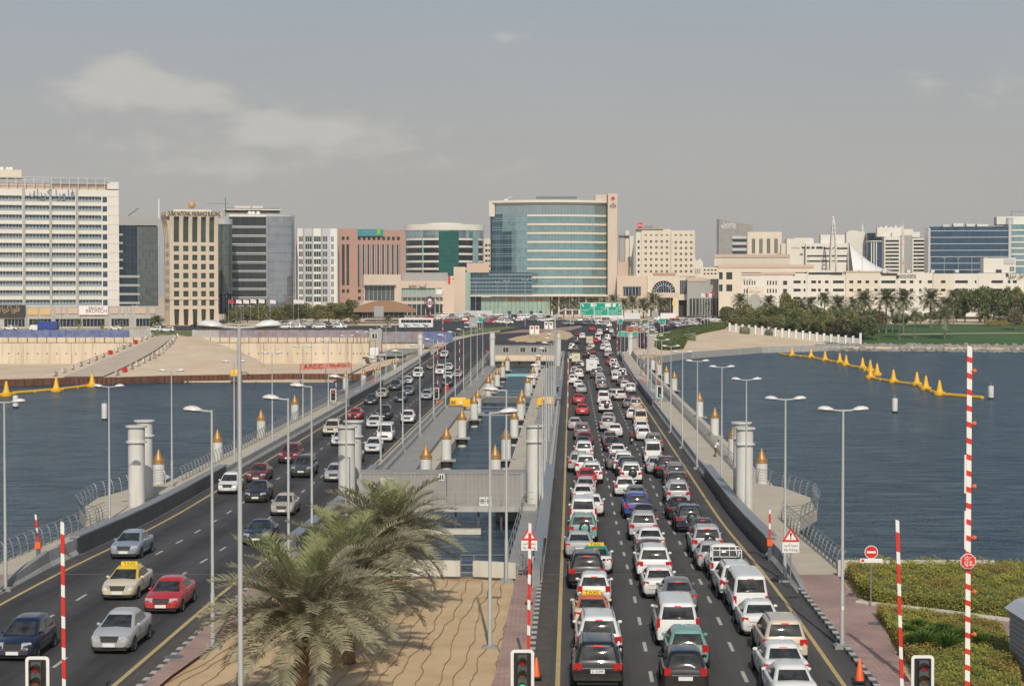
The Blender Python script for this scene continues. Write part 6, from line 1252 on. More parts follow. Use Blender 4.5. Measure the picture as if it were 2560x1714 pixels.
e0, e1, e2, e3 = [W(px, 770, Yg).x for px in (1450.5, 1485.5, 1520, 1555)]; za, zb = W(1500, 788.5, Yg).z, W(1500, 756, Yg).z
for i, (a, b) in enumerate(((e0, e1), (e1, e2), (e2, e3))):
    pn = MB().box(a, b, Yg, Yg + .12, za, zb).build('sign_border', M['text_w'], t); MB().box(a + .06, b - .06, Yg - .012, Yg - .001, za + .08, zb - .08).build('sign_face', M['green_s'], pn); Yf = Yg - .014
    if i == 0: arrow(a + .5, zb - .5, Yf, .6, 'turn', pn)
    if i == 1: arrow(a + .3, zb - .5, Yf, .6, 'up', pn)
    if i == 2: arrow(b - .5, zb - .5, Yf, .6, 'turn', pn, -1)
    for (xx, w_) in (((b - .4, .5),) if i == 0 else ((b - .3, .5),) if i == 1 else ((a + .3, .5), (a + 1.15, .55))): MB().box(xx - w_ / 2, xx + w_ / 2, Yf - .02, Yf - .001, zb - .8, zb - .2).build('route_shield', M['plate'], pn)
    for ln, zz in (((('', 0),) and (('Al Ittihad', 1.0), ('Deira', .45)) if i == 0 else (('Al Qusais', .85), ('Al Twar', .45)) if i == 1 else (('Al Garhoud', .85), ('Al Maktoum Br', .45)))): text(ln, .26, M['text_w'], (a + .15, Yf, za + zz), 0, pn, align='LEFT', extrude=.01)
    for ln, zz in ((('الاتحاد', 1.35),) if i == 0 else (('القصيص', 1.5), ('الطوار', 1.2)) if i == 1 else (('القرهود', 1.5), ('المكتوم', 1.2))): text(AR(ln), .26, M['text_w'], (b - .15, Yf, za + zz), 0, pn, align='RIGHT', extrude=.01)
def panel_sign(label, px0, px1, y0, y1, Y, m_, lines=(), posts=True, cat='road sign'):
    x0, x1, z0, z1 = W(px0, y1, Y).x, W(px1, y1, Y).x, W(px0, y1, Y).z, W(px0, y0, Y).z; t = thing('road_sign', label, cat, ((x0 + x1) / 2, Y, T((x0 + x1) / 2, Y)))
    f = MB().box(x0, x1, Y, Y + .1, z0, z1).build('sign_board', M['text_w'] if m_ in ('green_s', 'brown_s') else M[m_], t)
    if m_ in ('green_s', 'brown_s'): MB().box(x0 + .07, x1 - .07, Y - .012, Y - .001, z0 + .07, z1 - .07).build('sign_face', M[m_], f)
    for k, ln in enumerate(lines): text(ln, (z1 - z0) / (len(lines) + .8) * .5, M['text_w'], ((x0 + x1) / 2, Y - .016, z1 - (z1 - z0) * (k + .8) / (len(lines) + .6)), 0, f, extrude=.008)
    for x in (x0 + (x1 - x0) * .3, x0 + (x1 - x0) * .7): MB().tube((x, Y + .16, zroad(Y) - 1), (x, Y + .16, z1 - .1), .08, 6).build('post', M['steel_p'], t)
    return t
panel_sign('brown road sign standing above two small green signs right of the bridge', 1567, 1608, 815, 831, 460, 'brown_s', ('Wafi', 'Deira'))
panel_sign('small green road sign left of the far guide pillar', 1545, 1569, 829, 841, 452, 'green_s', ('Deira',)); panel_sign('small green road sign right of the far guide pillar', 1580, 1594, 829, 841, 453, 'green_s', ())
panel_sign('small green road sign beyond the right junction queue', 1647, 1664, 796, 806, 560, 'green_s', ()); panel_sign('narrow green road sign behind the gantry right edge', 1546, 1556, 797, 810, 540, 'green_s', ()); panel_sign('small green road sign left of the junction', 1195, 1207, 793, 805, 560, 'green_s', ())
panel_sign('blank back of a grey road sign near the left park trees', 935, 959, 765, 792, 560, 'greyst'); panel_sign('blank back of a grey road sign left of the junction lawn', 1173, 1194, 792, 818, 520, 'greyst'); panel_sign('tall blank sign board before the arched entrance', 1629, 1646, 777, 793, 640, 'greyst')
for i, (x0, x1) in enumerate(((1324, 1335), (1337, 1348), (1361, 1371), (1373, 1383))):
    y0, y1 = ((814, 835) if i < 2 else (804, 822)); o = panel_sign('white signal board with a %s disc at the traffic island, %s from the left' % ('red' if i < 2 else 'grey', ORD[i]), x0, x1, y0, y1, 505 if i < 2 else 530, 'white')
    Y = (505 if i < 2 else 530) - .05; q = W((x0 + x1) / 2, y0 + 5, Y); MB().ell(q, .38, .06, .38, 10, 6).build('signal_disc', M['redp'] if i < 2 else M['steel_d'], o, True)
# ---------------------------------------------------------------- far traffic
FG = 'cars in the far junction and car parks'; cnt = {}
def far_car(px, py, kind, col, ang, where):
    p = GT(px, py); cnt[where] = cnt.get(where, 0) + 1
    car(kind, col, (p.x, p.y, p.z + .07), math.radians(ang), '%s %s, %s %s' % (col, WORD[kind], ORD[cnt[where] - 1], where), FG, False, 0, brake=False)
cols = ['white', 'white', 'white', 'silver', 'silver', 'grey', 'black', 'dark grey', 'white', 'red', 'beige', 'white', 'blue-grey', 'black']
kinds = ['sedan', 'sedan', 'suv', 'sedan', 'hatch', 'suv', 'van', 'sedan']
def row(pxa, pxb, ya, yb, n, ang, where, jit=2.0, da=8):
    for k in range(n):
        u = (k + .5) / n; far_car(pxa + (pxb - pxa) * u + RN.uniform(-jit, jit), ya + (yb - ya) * u + RN.uniform(-1, 1), RN.choice(kinds), RN.choice(cols), ang + RN.uniform(-da, da), where)
row(668, 900, 812, 812, 15, 92, 'from the left in the car row before the left park trees')
row(1130, 1420, 806, 803, 17, 80, 'from the left in the near queue of the far junction', 4, 16)
row(1060, 1390, 799, 797, 19, 85, 'from the left in the middle queue of the far junction', 4, 30)
row(940, 1230, 793, 793, 15, 88, 'from the left in the rear row by the glass base')
row(1010, 1400, 790, 789, 20, 86, 'from the left in the farthest row by the shops', 4, 20); row(1180, 1300, 811, 809, 5, 82, 'from the left on the road bend before the lawn', 4, 8)
row(1440, 1560, 807, 806, 8, 60, 'from the left in the queue under the green gantry', 3, 30)
row(1420, 1530, 814, 815, 6, 40, 'from the left turning beyond the red saloon', 3, 25)
row(1545, 1745, 842, 812, 13, -22, 'along the near lane of the right merging queue', 2, 6)
row(1558, 1770, 832, 806, 14, -22, 'along the middle lane of the right merging queue', 2, 6)
row(1575, 1780, 822, 801, 14, -22, 'along the far lane of the right merging queue', 2, 6)
row(1600, 1850, 812, 801, 12, -60, 'along the street behind the right merging queue', 3, 20)
far_car(405, 829, 'suv', 'white', 82, 'parked at the top of the sand ramp'); far_car(436, 831, 'suv', 'white', 84, 'parked at the top of the sand ramp'); far_car(282, 822, 'sedan', 'cream', 85, 'parked before the hotel podium'); far_car(305, 825, 'sedan', 'white', 85, 'parked before the hotel podium'); far_car(508, 818, 'suv', 'black', 80, 'parked before the insurance building'); far_car(45, 826, 'pickup', 'white', 88, 'parked behind the blue hoarding')
for i, px in enumerate((730, 765, 815, 868)): far_car(px, 822, 'pickup' if i % 2 else 'van', 'white', 88, 'parked behind the rusty hoarding')
far_car(1075, 851, 'sedan', 'grey', 10, 'driving on the service lane by the faded hoarding')
# coach
q = GT(1040, 821); t = thing('coach_bus', 'white coach with dark windows and blue swirls at the left of the junction', 'coach', (q.x, q.y, q.z + .07), math.radians(90)); Lb = 90 * q.y / FPX; Lb = 10.8
MB().loft([[(x, y, z) for x, z in ((-1.2, .35), (1.2, .35), (1.25, 1.0), (1.22, 3.0), (.9, 3.25), (-.9, 3.25), (-1.22, 3.0), (-1.25, 1.0))] for y in (-Lb / 2, Lb / 2 - .3)] + [[(x * .9, Lb / 2, z) for x, z in ((-1.2, .45), (1.2, .45), (1.25, 1.0), (1.18, 2.8), (.8, 3.05), (-.8, 3.05), (-1.18, 2.8), (-1.25, 1.0))]]).build('bus_body', M['white'], t, False, False)
for sx in (-1, 1):
    for k in range(7): y0 = -Lb / 2 + .5 + k * (Lb - 1.2) / 7; MB().box(sx * 1.24 - .02, sx * 1.24 + .02, y0, y0 + (Lb - 1.2) / 7 - .06, 1.75, 2.75).build('side_window', M['win'], t, False, False)
    for y in (-Lb / 2 + 2.2, Lb / 2 - 2.2): inst('wheel', CP['suv']['wheel'], t, (sx * 1.12, y, .48), (0, 0, 0 if sx > 0 else math.pi), 1.25)
    for k in range(3): MB().hexa([(sx * 1.265 - .01, -Lb / 2 + 1 + k * 3, .75), (sx * 1.265 + .01, -Lb / 2 + 1 + k * 3, .75), (sx * 1.265 + .01, -Lb / 2 + 3 + k * 3, 1.0), (sx * 1.265 - .01, -Lb / 2 + 3 + k * 3, 1.0), (sx * 1.265 - .01, -Lb / 2 + 1.2 + k * 3, 1.0), (sx * 1.265 + .01, -Lb / 2 + 1.2 + k * 3, 1.0), (sx * 1.265 + .01, -Lb / 2 + 3.6 + k * 3, 1.5), (sx * 1.265 - .01, -Lb / 2 + 3.6 + k * 3, 1.5)]).build('blue_swirl', cloth((.08, .16, .5)), t, False, False)
MB().box(-1.0, 1.0, Lb / 2 - .02, Lb / 2 + .03, 1.3, 2.7).build('windscreen', M['win'], t, False, False)
for i, (px, py, c) in enumerate(((1545, 806, 'white'), (1600, 803, 'white'), (1690, 803, 'white'), (145, 829, 'blue'))):
    q = GT(px, py); box_truck(c, (q.x, q.y, q.z + .07), math.radians(85), '%s box truck at the far bank, %s' % (c, ('under the green gantry', 'behind the brown road sign', 'beyond the right merging queue', 'behind the blue hoarding')[i]), 'far box trucks', 3.2, 9.0, 2.4)
# far street lamps at the junction
jl = [(1189, 706, 800), (1243, 704, 800), (1267, 702, 820), (1313, 700, 815), (1333, 698, 800), (1363, 703, 800), (1424, 693, 805), (1440, 695, 795), (1504, 714, 800), (1538, 703, 800), (1636, 699, 812), (1676, 715, 800), (1022, 712, 797), (965, 736, 795), (556, 711, 805), (562, 741, 808), (150, 712, 822), (337, 764, 822), (603, 765, 812)]
for i, (px, yt, yb) in enumerate(jl):
    q = GT(px, yb); h = (yb - yt) * q.y / FPX; lamp(q, 'slim far street lamp on the far bank, %s in the row' % ORD[i], True, 0, h / 10.0, 'far street lamps')
fl = [(571, 748), (590, 748), (608, 748), (626, 747), (647, 747), (675, 748), (734, 748), (746, 748)]
flg = mat('white_flag_cloth', (.70, .68, .66), .9); flr = mat('red_flag_cloth', (.45, .05, .06), .9)
for i, (px, py) in enumerate(fl):
    q = W(px, py, 720); t = thing('flagpole', 'flagpole with a pale flag before the dark banded building, %s from the left' % ORD[i], 'flag', (q.x, 720, 3), 0, 'flags before the dark building'); MB().tube((0, 0, 0), (0, 0, q.z - 3), .06, 6).build('pole', M['steel_p'], t, True, False)
    MB().loft([[(x, .15 * math.sin(x * 2.2 + i), q.z - 3 - .1 - .12 * x + (0 if r else -1.5)) for x in (0, .6, 1.2, 1.8, 2.3)] for r in (0, 1)], cap=False, close=False).build('flag_cloth', flr if i == 0 else flg, t, False, False)
fr2 = [(1753, 732), (1761, 732), (1769, 732), (1777, 728)]
for i, (px, py) in enumerate(fr2):
    q = W(px, py, 640); t = thing('flagpole', 'flagpole by the grey shopping block, %s from the left' % ORD[i], 'flag', (q.x, 640, 4), 0, 'flags before the shopping block'); MB().tube((0, 0, 0), (0, 0, q.z - 4), .07, 6).build('pole', M['white'], t, True, False)
    MB().loft([[(x, .15 * math.sin(x * 2.2 + i), q.z - 4 - .1 - .12 * x + (0 if r else -1.3)) for x in (0, .5, 1.0, 1.5)] for r in (0, 1)], cap=False, close=False).build('flag_cloth', flr if i % 2 else flg, t, False, False)
for i, (px, py, c) in enumerate(((1080, 848, (.65, .65, .63)), (1153, 838, (.10, .14, .35)), (1200, 834, (.55, .50, .42)))):
    q = GT(px, py); person('person walking on the far pavement by the faded hoarding, %s from the left' % ORD[i], q + Vector((0, 0, .1)), 1.2, STAND, c, (.05, .05, .06), group='far pedestrians')
# ---------------------------------------------------------------- buildings
class FC:
    """front plane of a building at depth Y: photo pixels to metres on that plane"""
    def __init__(s, Y): s.Y = Y
    def x(s, px): return W(px, 690, s.Y).x
    def z(s, py): return W(1280, py, s.Y).z
BL = []
def bldg(name, label, Y, px, cat='building'):
    f = FC(Y); t = thing(name, label, cat, (f.x(px), Y, T(f.x(px), Y))); BL.append(t); return t, f
def pbox(t, f, px0, px1, yt, yb, m_, name='wall', d0=0.0, d1=18.0):
    return MB().box(f.x(px0), f.x(px1), f.Y + d0, f.Y + d1, f.z(yb), f.z(yt)).build(name, M[m_] if isinstance(m_, str) else m_, t)
def openings(t, f, px0, px1, yt, yb, cols, rows, wall, glass, rec=.45, d1=16.0, wname='wall', win='window', mull=None, rail=None, d0=0.0):
    """a wall of piers and spandrels with real openings; each opening gets its own recessed window"""
    Y = f.Y + d0; mb = MB(); cols = sorted(cols); rows = sorted(rows); x = f.x
    edges = [px0] + [v for c in cols for v in c] + [px1]
    for i in range(0, len(edges), 2):
        if edges[i + 1] - edges[i] > .05: mb.box(x(edges[i]), x(edges[i + 1]), Y, Y + rec + .3, f.z(yb), f.z(yt))
    for a, b in cols:
        re = [yt] + [v for r in rows for v in r] + [yb]
        for i in range(0, len(re), 2):
            if re[i + 1] - re[i] > .05: mb.box(x(a), x(b), Y + .03, Y + rec + .3, f.z(re[i + 1]), f.z(re[i]))
    w = mb.build(wname, M[wall], t); MB().box(x(px0) + .05, x(px1) - .05, Y + rec + .32, Y + d1, f.z(yb), f.z(yt) - .05).build('core', M[wall], t)
    for a, b in cols:
        for r0, r1 in rows:
            g = MB().box(x(a), x(b), Y + rec, Y + rec + .1, f.z(r1), f.z(r0)).build(win, M[glass], t)
            if mull:
                nv, fr = mull; fm = MB(); bw = .07
                for k in range(1, nv): xx = x(a) + (x(b) - x(a)) * k / nv; fm.box(xx - bw, xx + bw, Y + rec - .08, Y + rec - .004, f.z(r1), f.z(r0))
                fm.box(x(a), x(b), Y + rec - .08, Y + rec - .004, f.z(r1), f.z(r1) + .12).build('frame', M[fr], g)
            if rail:
                z0 = f.z(r1); zr_ = z0 + (f.z(r0) - z0) * rail; MB().box(x(a) + .03, x(b) - .03, Y + .06, Y + .10, z0 + .02, zr_).build('balcony_rail', M['railg'], g)
    return w
M['railg'] = mat('pale_balcony_glass', (.30, .35, .37), .15, var=.05)
M['flora'] = mat('dark_fascia', (.035, .036, .04), .5); M['goldl'] = mat('gold_lettering', (.50, .33, .14), .5); M['poster'] = mat('orange_poster', (.62, .42, .20), .6); M['tealsign'] = mat('teal_sign', (.02, .24, .30), .5); M['limesign'] = mat('lime_sign', (.22, .45, .03), .5); M['bluegl'] = mat('blue_grey_lettering', (.22, .26, .36), .5)
# 1 hotel on the left
t, f = bldg('hotel_tower', 'tall pale hotel with rows of balcony bays and Arabic roof lettering at far left', 638, 120)
cols = [(-66, -5), (2, 58), (66, 124), (130, 187), (195, 251), (254, 265)]
rws = [(490 + 23.55 * i, 490 + 23.55 * i + 14.2) for i in range(12)]
openings(t, f, -130, 294, 473, 765, cols[:5], rws, 'cream_w', 'g_hotel', 1.1, 20, mull=(7, 'white'), rail=.36)
for i, (r0, r1) in enumerate(rws): pbox(t, f, 254, 265, r0, r1, 'g_blue', 'corner_window', -.04, -.01)
for px in (62, 127, 191): pbox(t, f, px - 3, px + 3, 468, 765, 'conc', 'pier', -.45, -.001)
pbox(t, f, 266, 294, 452, 470, 'cream_w', 'parapet_tower', 1, 8); pbox(t, f, -130, 58, 424, 444, 'cream', 'penthouse', 4, 14)
for i in range(12): pbox(t, f, 267, 294, 490 + 23.55 * i - .5, 490 + 23.55 * i + .5, 'conc', 'wall_joint', -.03, -.001)
pbox(t, f, -130, 264, 458, 473, 'tanroof', 'terrace_wall', 3, 3.4)
pg = MB()
for k in range(14): xx = f.x(-20 + k * 21.5); pg.box(xx - .12, xx + .12, f.Y + .3, f.Y + .55, f.z(473), f.z(443)); 
for py in (443, 450): pg.box(f.x(-130), f.x(272), f.Y + .32, f.Y + .5, f.z(py) - .15, f.z(py))
for k in range(22): xx = f.x(-60 + k * 15); pg.box(xx - .08, xx + .08, f.Y + .3, f.Y + 7, f.z(444), f.z(444) + .25)
pg.build('pergola', M['silver'], t); pbox(t, f, 125, 265, 447, 449, 'greyst', 'pergola_roof', .6, 7)
text(AR('فلورا كريك'), 3.0, M['bluegl'], (f.x(131), f.Y - .5, f.z(484)), 0, t, width=(f.x(186) - f.x(77)), name='roof_lettering', extrude=.1)
for k, px in enumerate((10, 24, 32)): MB().ell((f.x(px), f.Y + 6, f.z(421)), .7, .3, .7, 10, 6).build('satellite_dish', M['white'], t, True)
t, f = bldg('hotel_podium', 'two storey hotel podium with dark fascia, posters and a white banner', 631, 150)
openings(t, f, -130, 392, 765, 821, [(15, 65), (75, 128), (138, 192), (205, 258), (275, 318), (336, 385)], [(797, 817)], 'conc', 'g_dark', .6, 6, mull=(6, 'conc'))
pbox(t, f, -130, 66, 762, 792, 'flora', 'dark_fascia', -.8, -.02); text(AR('فلورا كريك'), 2.2, M['goldl'], (f.x(27), f.Y - .85, f.z(772)), 0, t, width=7, name='fascia_lettering')
for a, b in ((71, 96), (102, 127)): pbox(t, f, a, b, 771, 787, 'poster', 'poster', -.3, -.02)
for a, b in ((139, 163), (169, 192), (271, 292), (299, 306), (316, 321), (333, 360), (370, 384)): pbox(t, f, a, b, 770, 784, 'tanroof', 'louvre_panel', -.25, -.02)
bn = pbox(t, f, 196, 266, 764, 787, 'white', 'banner', -.6, -.1); 
text('FRIDAY', 1.1, M['text_k'], (f.x(237), f.Y - .63, f.z(771)), 0, bn, extrude=.01); text('BRUNCH', 1.3, cloth((.35, .04, .12)), (f.x(238), f.Y - .63, f.z(778)), 0, bn, extrude=.01)
for px in (66, 130, 196, 262, 325): pbox(t, f, px - 2, px + 2, 788, 821, 'conc', 'column', -.5, -.02)
# 2 dark blue pair behind
t, f = bldg('blue_office_block', 'dark blue glass office block with grey frame between hotel and insurance building', 770, 320)
pbox(t, f, 296, 344, 544, 765, 'g_dark', 'glass_facade', .4, 20); pbox(t, f, 290, 392, 540, 563, 'greyst', 'roof_band', -.2, 20)
for i in range(5): pbox(t, f, 297, 308, 584 + i * 21, 589 + i * 21, 'greyst', 'floor_ledge', -.1, .38)
for i in range(4): pbox(t, f, 297, 349, 688 + i * 22, 694 + i * 22, 'greyst', 'floor_band', -.1, .38)
w = pbox(t, f, 345, 394, 566, 768, 'g_grey', 'curtain_wall', .1, 22)
mb = MB(); mb.box(f.x(321), f.x(325), f.Y + 3, f.Y + 4, f.z(545), f.z(535)); mb.tube((f.x(323), f.Y + 3.5, f.z(537)), (f.x(347), f.Y + 3.5, f.z(519)), .2, 5); mb.build('cleaning_crane', M['steel_d'], t); MB().tube((f.x(397), f.Y + 4, f.z(545)), (f.x(397), f.Y + 4, f.z(496)), .35, 6).build('mast', M['white'], t)
# 3 insurance building: square plan turned so two faces show, flaring top
Yi = 712; t = thing('insurance_building', 'sandy insurance office with flaring crown and square windows in a grid', 'building', (W(424, 700, Yi).x, Yi, 2.6), math.radians(17))
s_ = Yi / FPX; zz = lambda py: CAMZ + ray(424, py)[1] * Yi - 2.6; Wf = 121 * s_; zt = zz(528); fw = Wf / 116.0
def ibox(u0, u1, d0, d1, y0, y1, m_, name, side=False):
    """u across the face, d into the building; side face is the left one"""
    z0, z1 = zz(y1), zz(y0)
    if not side: return MB().box(u0, u1, d0, d1, z0, z1).build(name, M[m_], t, False, False)
    return MB().box(d0, d1, u0, u1, z0, z1).build(name, M[m_], t, False, False)
ibox(.6, Wf - .6, .6, Wf, 540, 813, 'win_g', 'glass_core')
cf = [(10.5, 23.5), (33.5, 46.5), (56, 68.5), (77.5, 89.5), (98, 110)]; cf = [(a / 120 * Wf, b / 120 * Wf) for a, b in cf]
rwi = [(614 + 22.65 * i, 628 + 22.65 * i) for i in range(7)]
for side, cc in ((False, cf), (True, [(Wf * a, Wf * b) for a, b in ((.10, .24), (.38, .52), (.66, .80))])):
    ed = [0] + [v for c in cc for v in c] + [Wf]
    for i in range(0, len(ed), 2):
        a, b = ed[i], ed[i + 1]; a0 = a
        if side and i == 0: a = .0
        q0, q1 = (.0, .62) if not side else (.003, .62)
        ibox(a + (.62 if side and i == 0 else 0), b, q0, q1, 605, 772, 'sandst', 'pier', side)
        # flaring crown pier
        zA, zB, zC = zz(605), zz(562), zz(541); o = 1.3
        prof = [(.62, zA), (0, zA), (-.15, zA + (zB - zA) * .5), (-.55, zB), (-o, zC), (.62, zC)]
        if side:
            mb = MB(); n = len(prof); vs = [(d, a + (.62 if i == 0 else 0), z) for d, z in prof] + [(d, b, z) for d, z in prof]
        else:
            mb = MB(); n = len(prof); vs = [(a, d, z) for d, z in prof] + [(b, d, z) for d, z in prof]
        mb.add(vs, [tuple(range(n)), tuple(range(2 * n - 1, n - 1, -1))] + [(n + k, n + (k + 1) % n, (k + 1) % n, k) for k in range(n)]); mb.build('flared_pier', M['sandst'], t, False, False)
    for a, b in cc:
        prev = 605
        ibox(a, b, .04, .6, 605, 614, 'sandst', 'spandrel', side)
        for r0, r1 in rwi: ibox(a, b, .04, .6, r1, r1 + 8.65, 'sandst', 'spandrel', side); ibox(a + .05, b - .05, .52, .58, r0, r1, 'win_g', 'window', side)
        ibox(a + .05, b - .05, .50, .58, 545, 604, 'win_g', 'tall_window', side)
    for a, b in cc:
        ibox(a, b, .45, .58, 774, 812, 'win', 'arcade_glass', side)
    for i in range(0, len(ed), 2):
        a, b = ed[i] + (.62 if side and i == 0 else 0), ed[i + 1]; m_ = (a + b) / 2; w2 = (b - a) / 2; zA, zB = zz(772), zz(814)
        if side: MB().hexa([(.003, m_ - w2 * 1.3 if i else a, zB), (.6, m_ - w2 * 1.3 if i else a, zB), (.6, m_ + w2 * 1.3, zB), (.003, m_ + w2 * 1.3, zB), (.003, a, zA), (.6, a, zA), (.6, b, zA), (.003, b, zA)][::1]).build('arcade_column', M['sandst'], t, False, False)
        else: MB().hexa([(m_ - w2 * 1.35 if i else a, 0, zB), (m_ + w2 * 1.35, 0, zB), (m_ + w2 * 1.35, .6, zB), (m_ - w2 * 1.35 if i else a, .6, zB), (a, 0, zA), (b, 0, zA), (b, .6, zA), (a, .6, zA)]).build('arcade_column', M['sandst'], t, False, False)
MB().box(-1.3, Wf + 1.3, -1.3, Wf, zz(541), zz(528)).build('crown_band', M['sandst'], t, False, False); MB().box(-.25, Wf + .2, -.25, Wf, zz(749), zz(746)).build('string_course', M['sandst'], t, False, False)
text('DUBAI NATIONAL INSURANCE BUILDING', 1.75, M['text_k'], (Wf / 2, -1.36, zz(534.5)), 0, None, width=Wf * 1.08, name='roof_lettering', extrude=.06, bold=.03).parent = t
o = text(AR('شركة دبي الوطنية للتأمين'), 1.2, M['pinkst'], (-1.36, Wf / 2, zz(534.5)), -math.pi / 2, None, width=Wf * .8, name='side_lettering', extrude=.05); o.parent = t
MB().lathe(Wf * .5, 6, [(.5, zz(528)), (.4, zz(520))], 10).ell((Wf * .5, 6, zz(509)), 1.5, 1.5, 1.6, 12, 8).build('roof_globe', M['goldl'], t, True, False); MB().box(2, Wf - 2, 4, 14, zz(528), zz(522)).build('plant_room', M['cream'], t, False, False)
# 4 grey green cylinder
def arc_pts(cx, cy, rx, ry, a0, a1, n): return [(cx + rx * math.sin(math.radians(a0 + (a1 - a0) * i / n)), cy - ry * math.cos(math.radians(a0 + (a1 - a0) * i / n))) for i in range(n + 1)]
def arc_wall(t, pts, back, z0, z1, m_, name):
    return MB().prism([p for p in pts] + [(pts[-1][0], back), (pts[0][0], back)], z0, z1).build(name, M[m_] if isinstance(m_, str) else m_, t)
t, f = bldg('round_glass_tower', 'slim grey green rounded glass tower right of the insurance building', 765, 560)
cx = f.x(557); pts = arc_pts(cx, f.Y + 5, f.x(581) - cx, 5, -90, 90, 16); arc_wall(t, pts, f.Y + 20, f.z(735), f.z(560), 'g_grey', 'curtain_wall'); arc_wall(t, arc_pts(cx, f.Y + 5, f.x(581.4) - cx, 5.1, -90, 90, 16), f.Y + 20.05, f.z(560), f.z(547), 'silver', 'roof_band')
for px in (541, 549, 557, 566, 574, 580): pbox(t, f, px - 1, px + 1, 735, 785, 'greyst', 'column', 1.2 + abs(px - 557) * .17, 2.2 + abs(px - 557) * .17)
arc_wall(t, arc_pts(cx, f.Y + 7, f.x(579) - cx, 4, -90, 90, 10), f.Y + 20, f.z(785), f.z(735), 'g_dark', 'lobby_glass')
# 5 dark banded block with silver rounded end
t, f = bldg('banded_glass_block', 'dark glass block with white floor bands and a silver mirrored rounded end', 800, 640)
pbox(t, f, 574, 666, 541, 776, 'g_black', 'glass_facade', .3, 24)
for i in range(11): pbox(t, f, 574, 666, 566 + 22.1 * i - 1.3, 566 + 22.1 * i + 1.3, 'silver', 'floor_band', -.3, .29); pbox(t, f, 574, 666, 566 + 22.1 * i + 3.2, 566 + 22.1 * i + 4.6, 'silver', 'floor_band', -.15, .29)
cx = f.x(684); rx = f.x(737) - cx; pts = [(f.x(665), f.Y - .2)] + arc_pts(cx, f.Y + rx * .55, rx, rx * .55 + .2, 0, 90, 14); 
zs = [541] + [566 + 22.1 * i for i in range(10)] + [776]
for a, b in zip(zs, zs[1:]): arc_wall(t, pts, f.Y + 25, f.z(b) + .12, f.z(a), 'g_silver', 'mirror_band')
arc_wall(t, [(x + .1, y - .15) for x, y in pts], f.Y + 25.1, f.z(541), f.z(536), 'silver', 'roof_edge'); pbox(t, f, 574, 665, 536, 542, 'cream_w', 'roof_edge', -.3, 24)
pbox(t, f, 566, 700, 519, 531, 'g_black', 'plant_screen', 6, 18); MB().hexa([(f.x(560), f.Y + 5, f.z(524)), (f.x(702), f.Y + 5, f.z(524)), (f.x(702), f.Y + 19, f.z(524)), (f.x(560), f.Y + 19, f.z(524)), (f.x(560), f.Y + 5, f.z(521)), (f.x(702), f.Y + 5, f.z(521)), (f.x(702), f.Y + 19, f.z(521)), (f.x(560), f.Y + 19, f.z(521))]).build('plant_roof', M['cream_w'], t)
for px, w_ in ((595, 8), (615, 12), (640, 9), (653, 5)): pbox(t, f, px - w_, px + w_, 513, 521, 'cream_w', 'roof_plant', 8, 14)
MB().tube((f.x(565), f.Y + 3, f.z(540)), (f.x(565), f.Y + 3, f.z(493)), .2, 6).box(f.x(520), f.x(574), f.Y + 2.9, f.Y + 3.1, f.z(509), f.z(508)).build('roof_mast', M['steel_d'], t)
for px in (625, 634, 646): MB().ell((f.x(px), f.Y + 3, f.z(532)), .9, .4, .9, 10, 6).build('satellite_dish', M['white'], t, True)
# 6 white office
t, f = bldg('white_office', 'white office with silver spandrels and nine window rows', 832, 790)
pb = [(743, 760, 748, 757), (761, 782, 764, 779.5), (782, 804, 785, 802), (804, 826, 807, 818), (826, 845, 828, 834)]
for j, (a, b, w0, w1) in enumerate(pb):
    bow = (.9, .3, 0, .3, .9)[j]
    openings(t, f, a, b, 571, 762, [(w0, w1)], [(591 + 18.8 * i, 604.5 + 18.8 * i) for i in range(9)], 'silver' if j % 2 else 'white', 'win', .3, 14, mull=(3, 'white'), d0=bow)
for px in (742, 759, 782, 804, 844): pbox(t, f, px - 1.2, px + 1.2, 567, 762, 'greyst', 'fin', -.6, 1.2)
# 7 rose granite block with teal sign
t, f = bldg('granite_office', 'rose granite office with vertical window strips and teal roof sign', 850, 930)
openings(t, f, 846, 894, 571, 755, [(855, 862), (866.5, 873)], [(591.5, 600), (611, 713), (723, 732)], 'pinkst', 'win', .5, 20)
st = [(895 + i * 12.15, 895 + i * 12.15 + 7.2) for i in range(9)]
openings(t, f, 894, 1012, 574, 755, st, [(591.5, 600.5), (611, 718), (723, 732), (741, 750)], 'pinkst', 'win', .5, 20, d0=.25)
for a, b in st: pbox(t, f, (a + b) / 2 + .6, (a + b) / 2 + 2.4, 611, 718, 'silver', 'mullion_fin', .15, .6)
sb = pbox(t, f, 895, 958, 573, 590.5, 'tealsign', 'roof_sign', -.6, .2); pbox(t, f, 942, 951, 571, 587, 'limesign', 'sign_emblem', -.8, -.62)
text(AR('الدوائر الحكومية'), 1.5, M['railg'], (f.x(922), f.Y - .66, f.z(578)), 0, sb, width=6, extrude=.02); text(AR('حكومة دبي'), 1.2, M['railg'], (f.x(922), f.Y - .66, f.z(584.5)), 0, sb, width=6.5, extrude=.02)
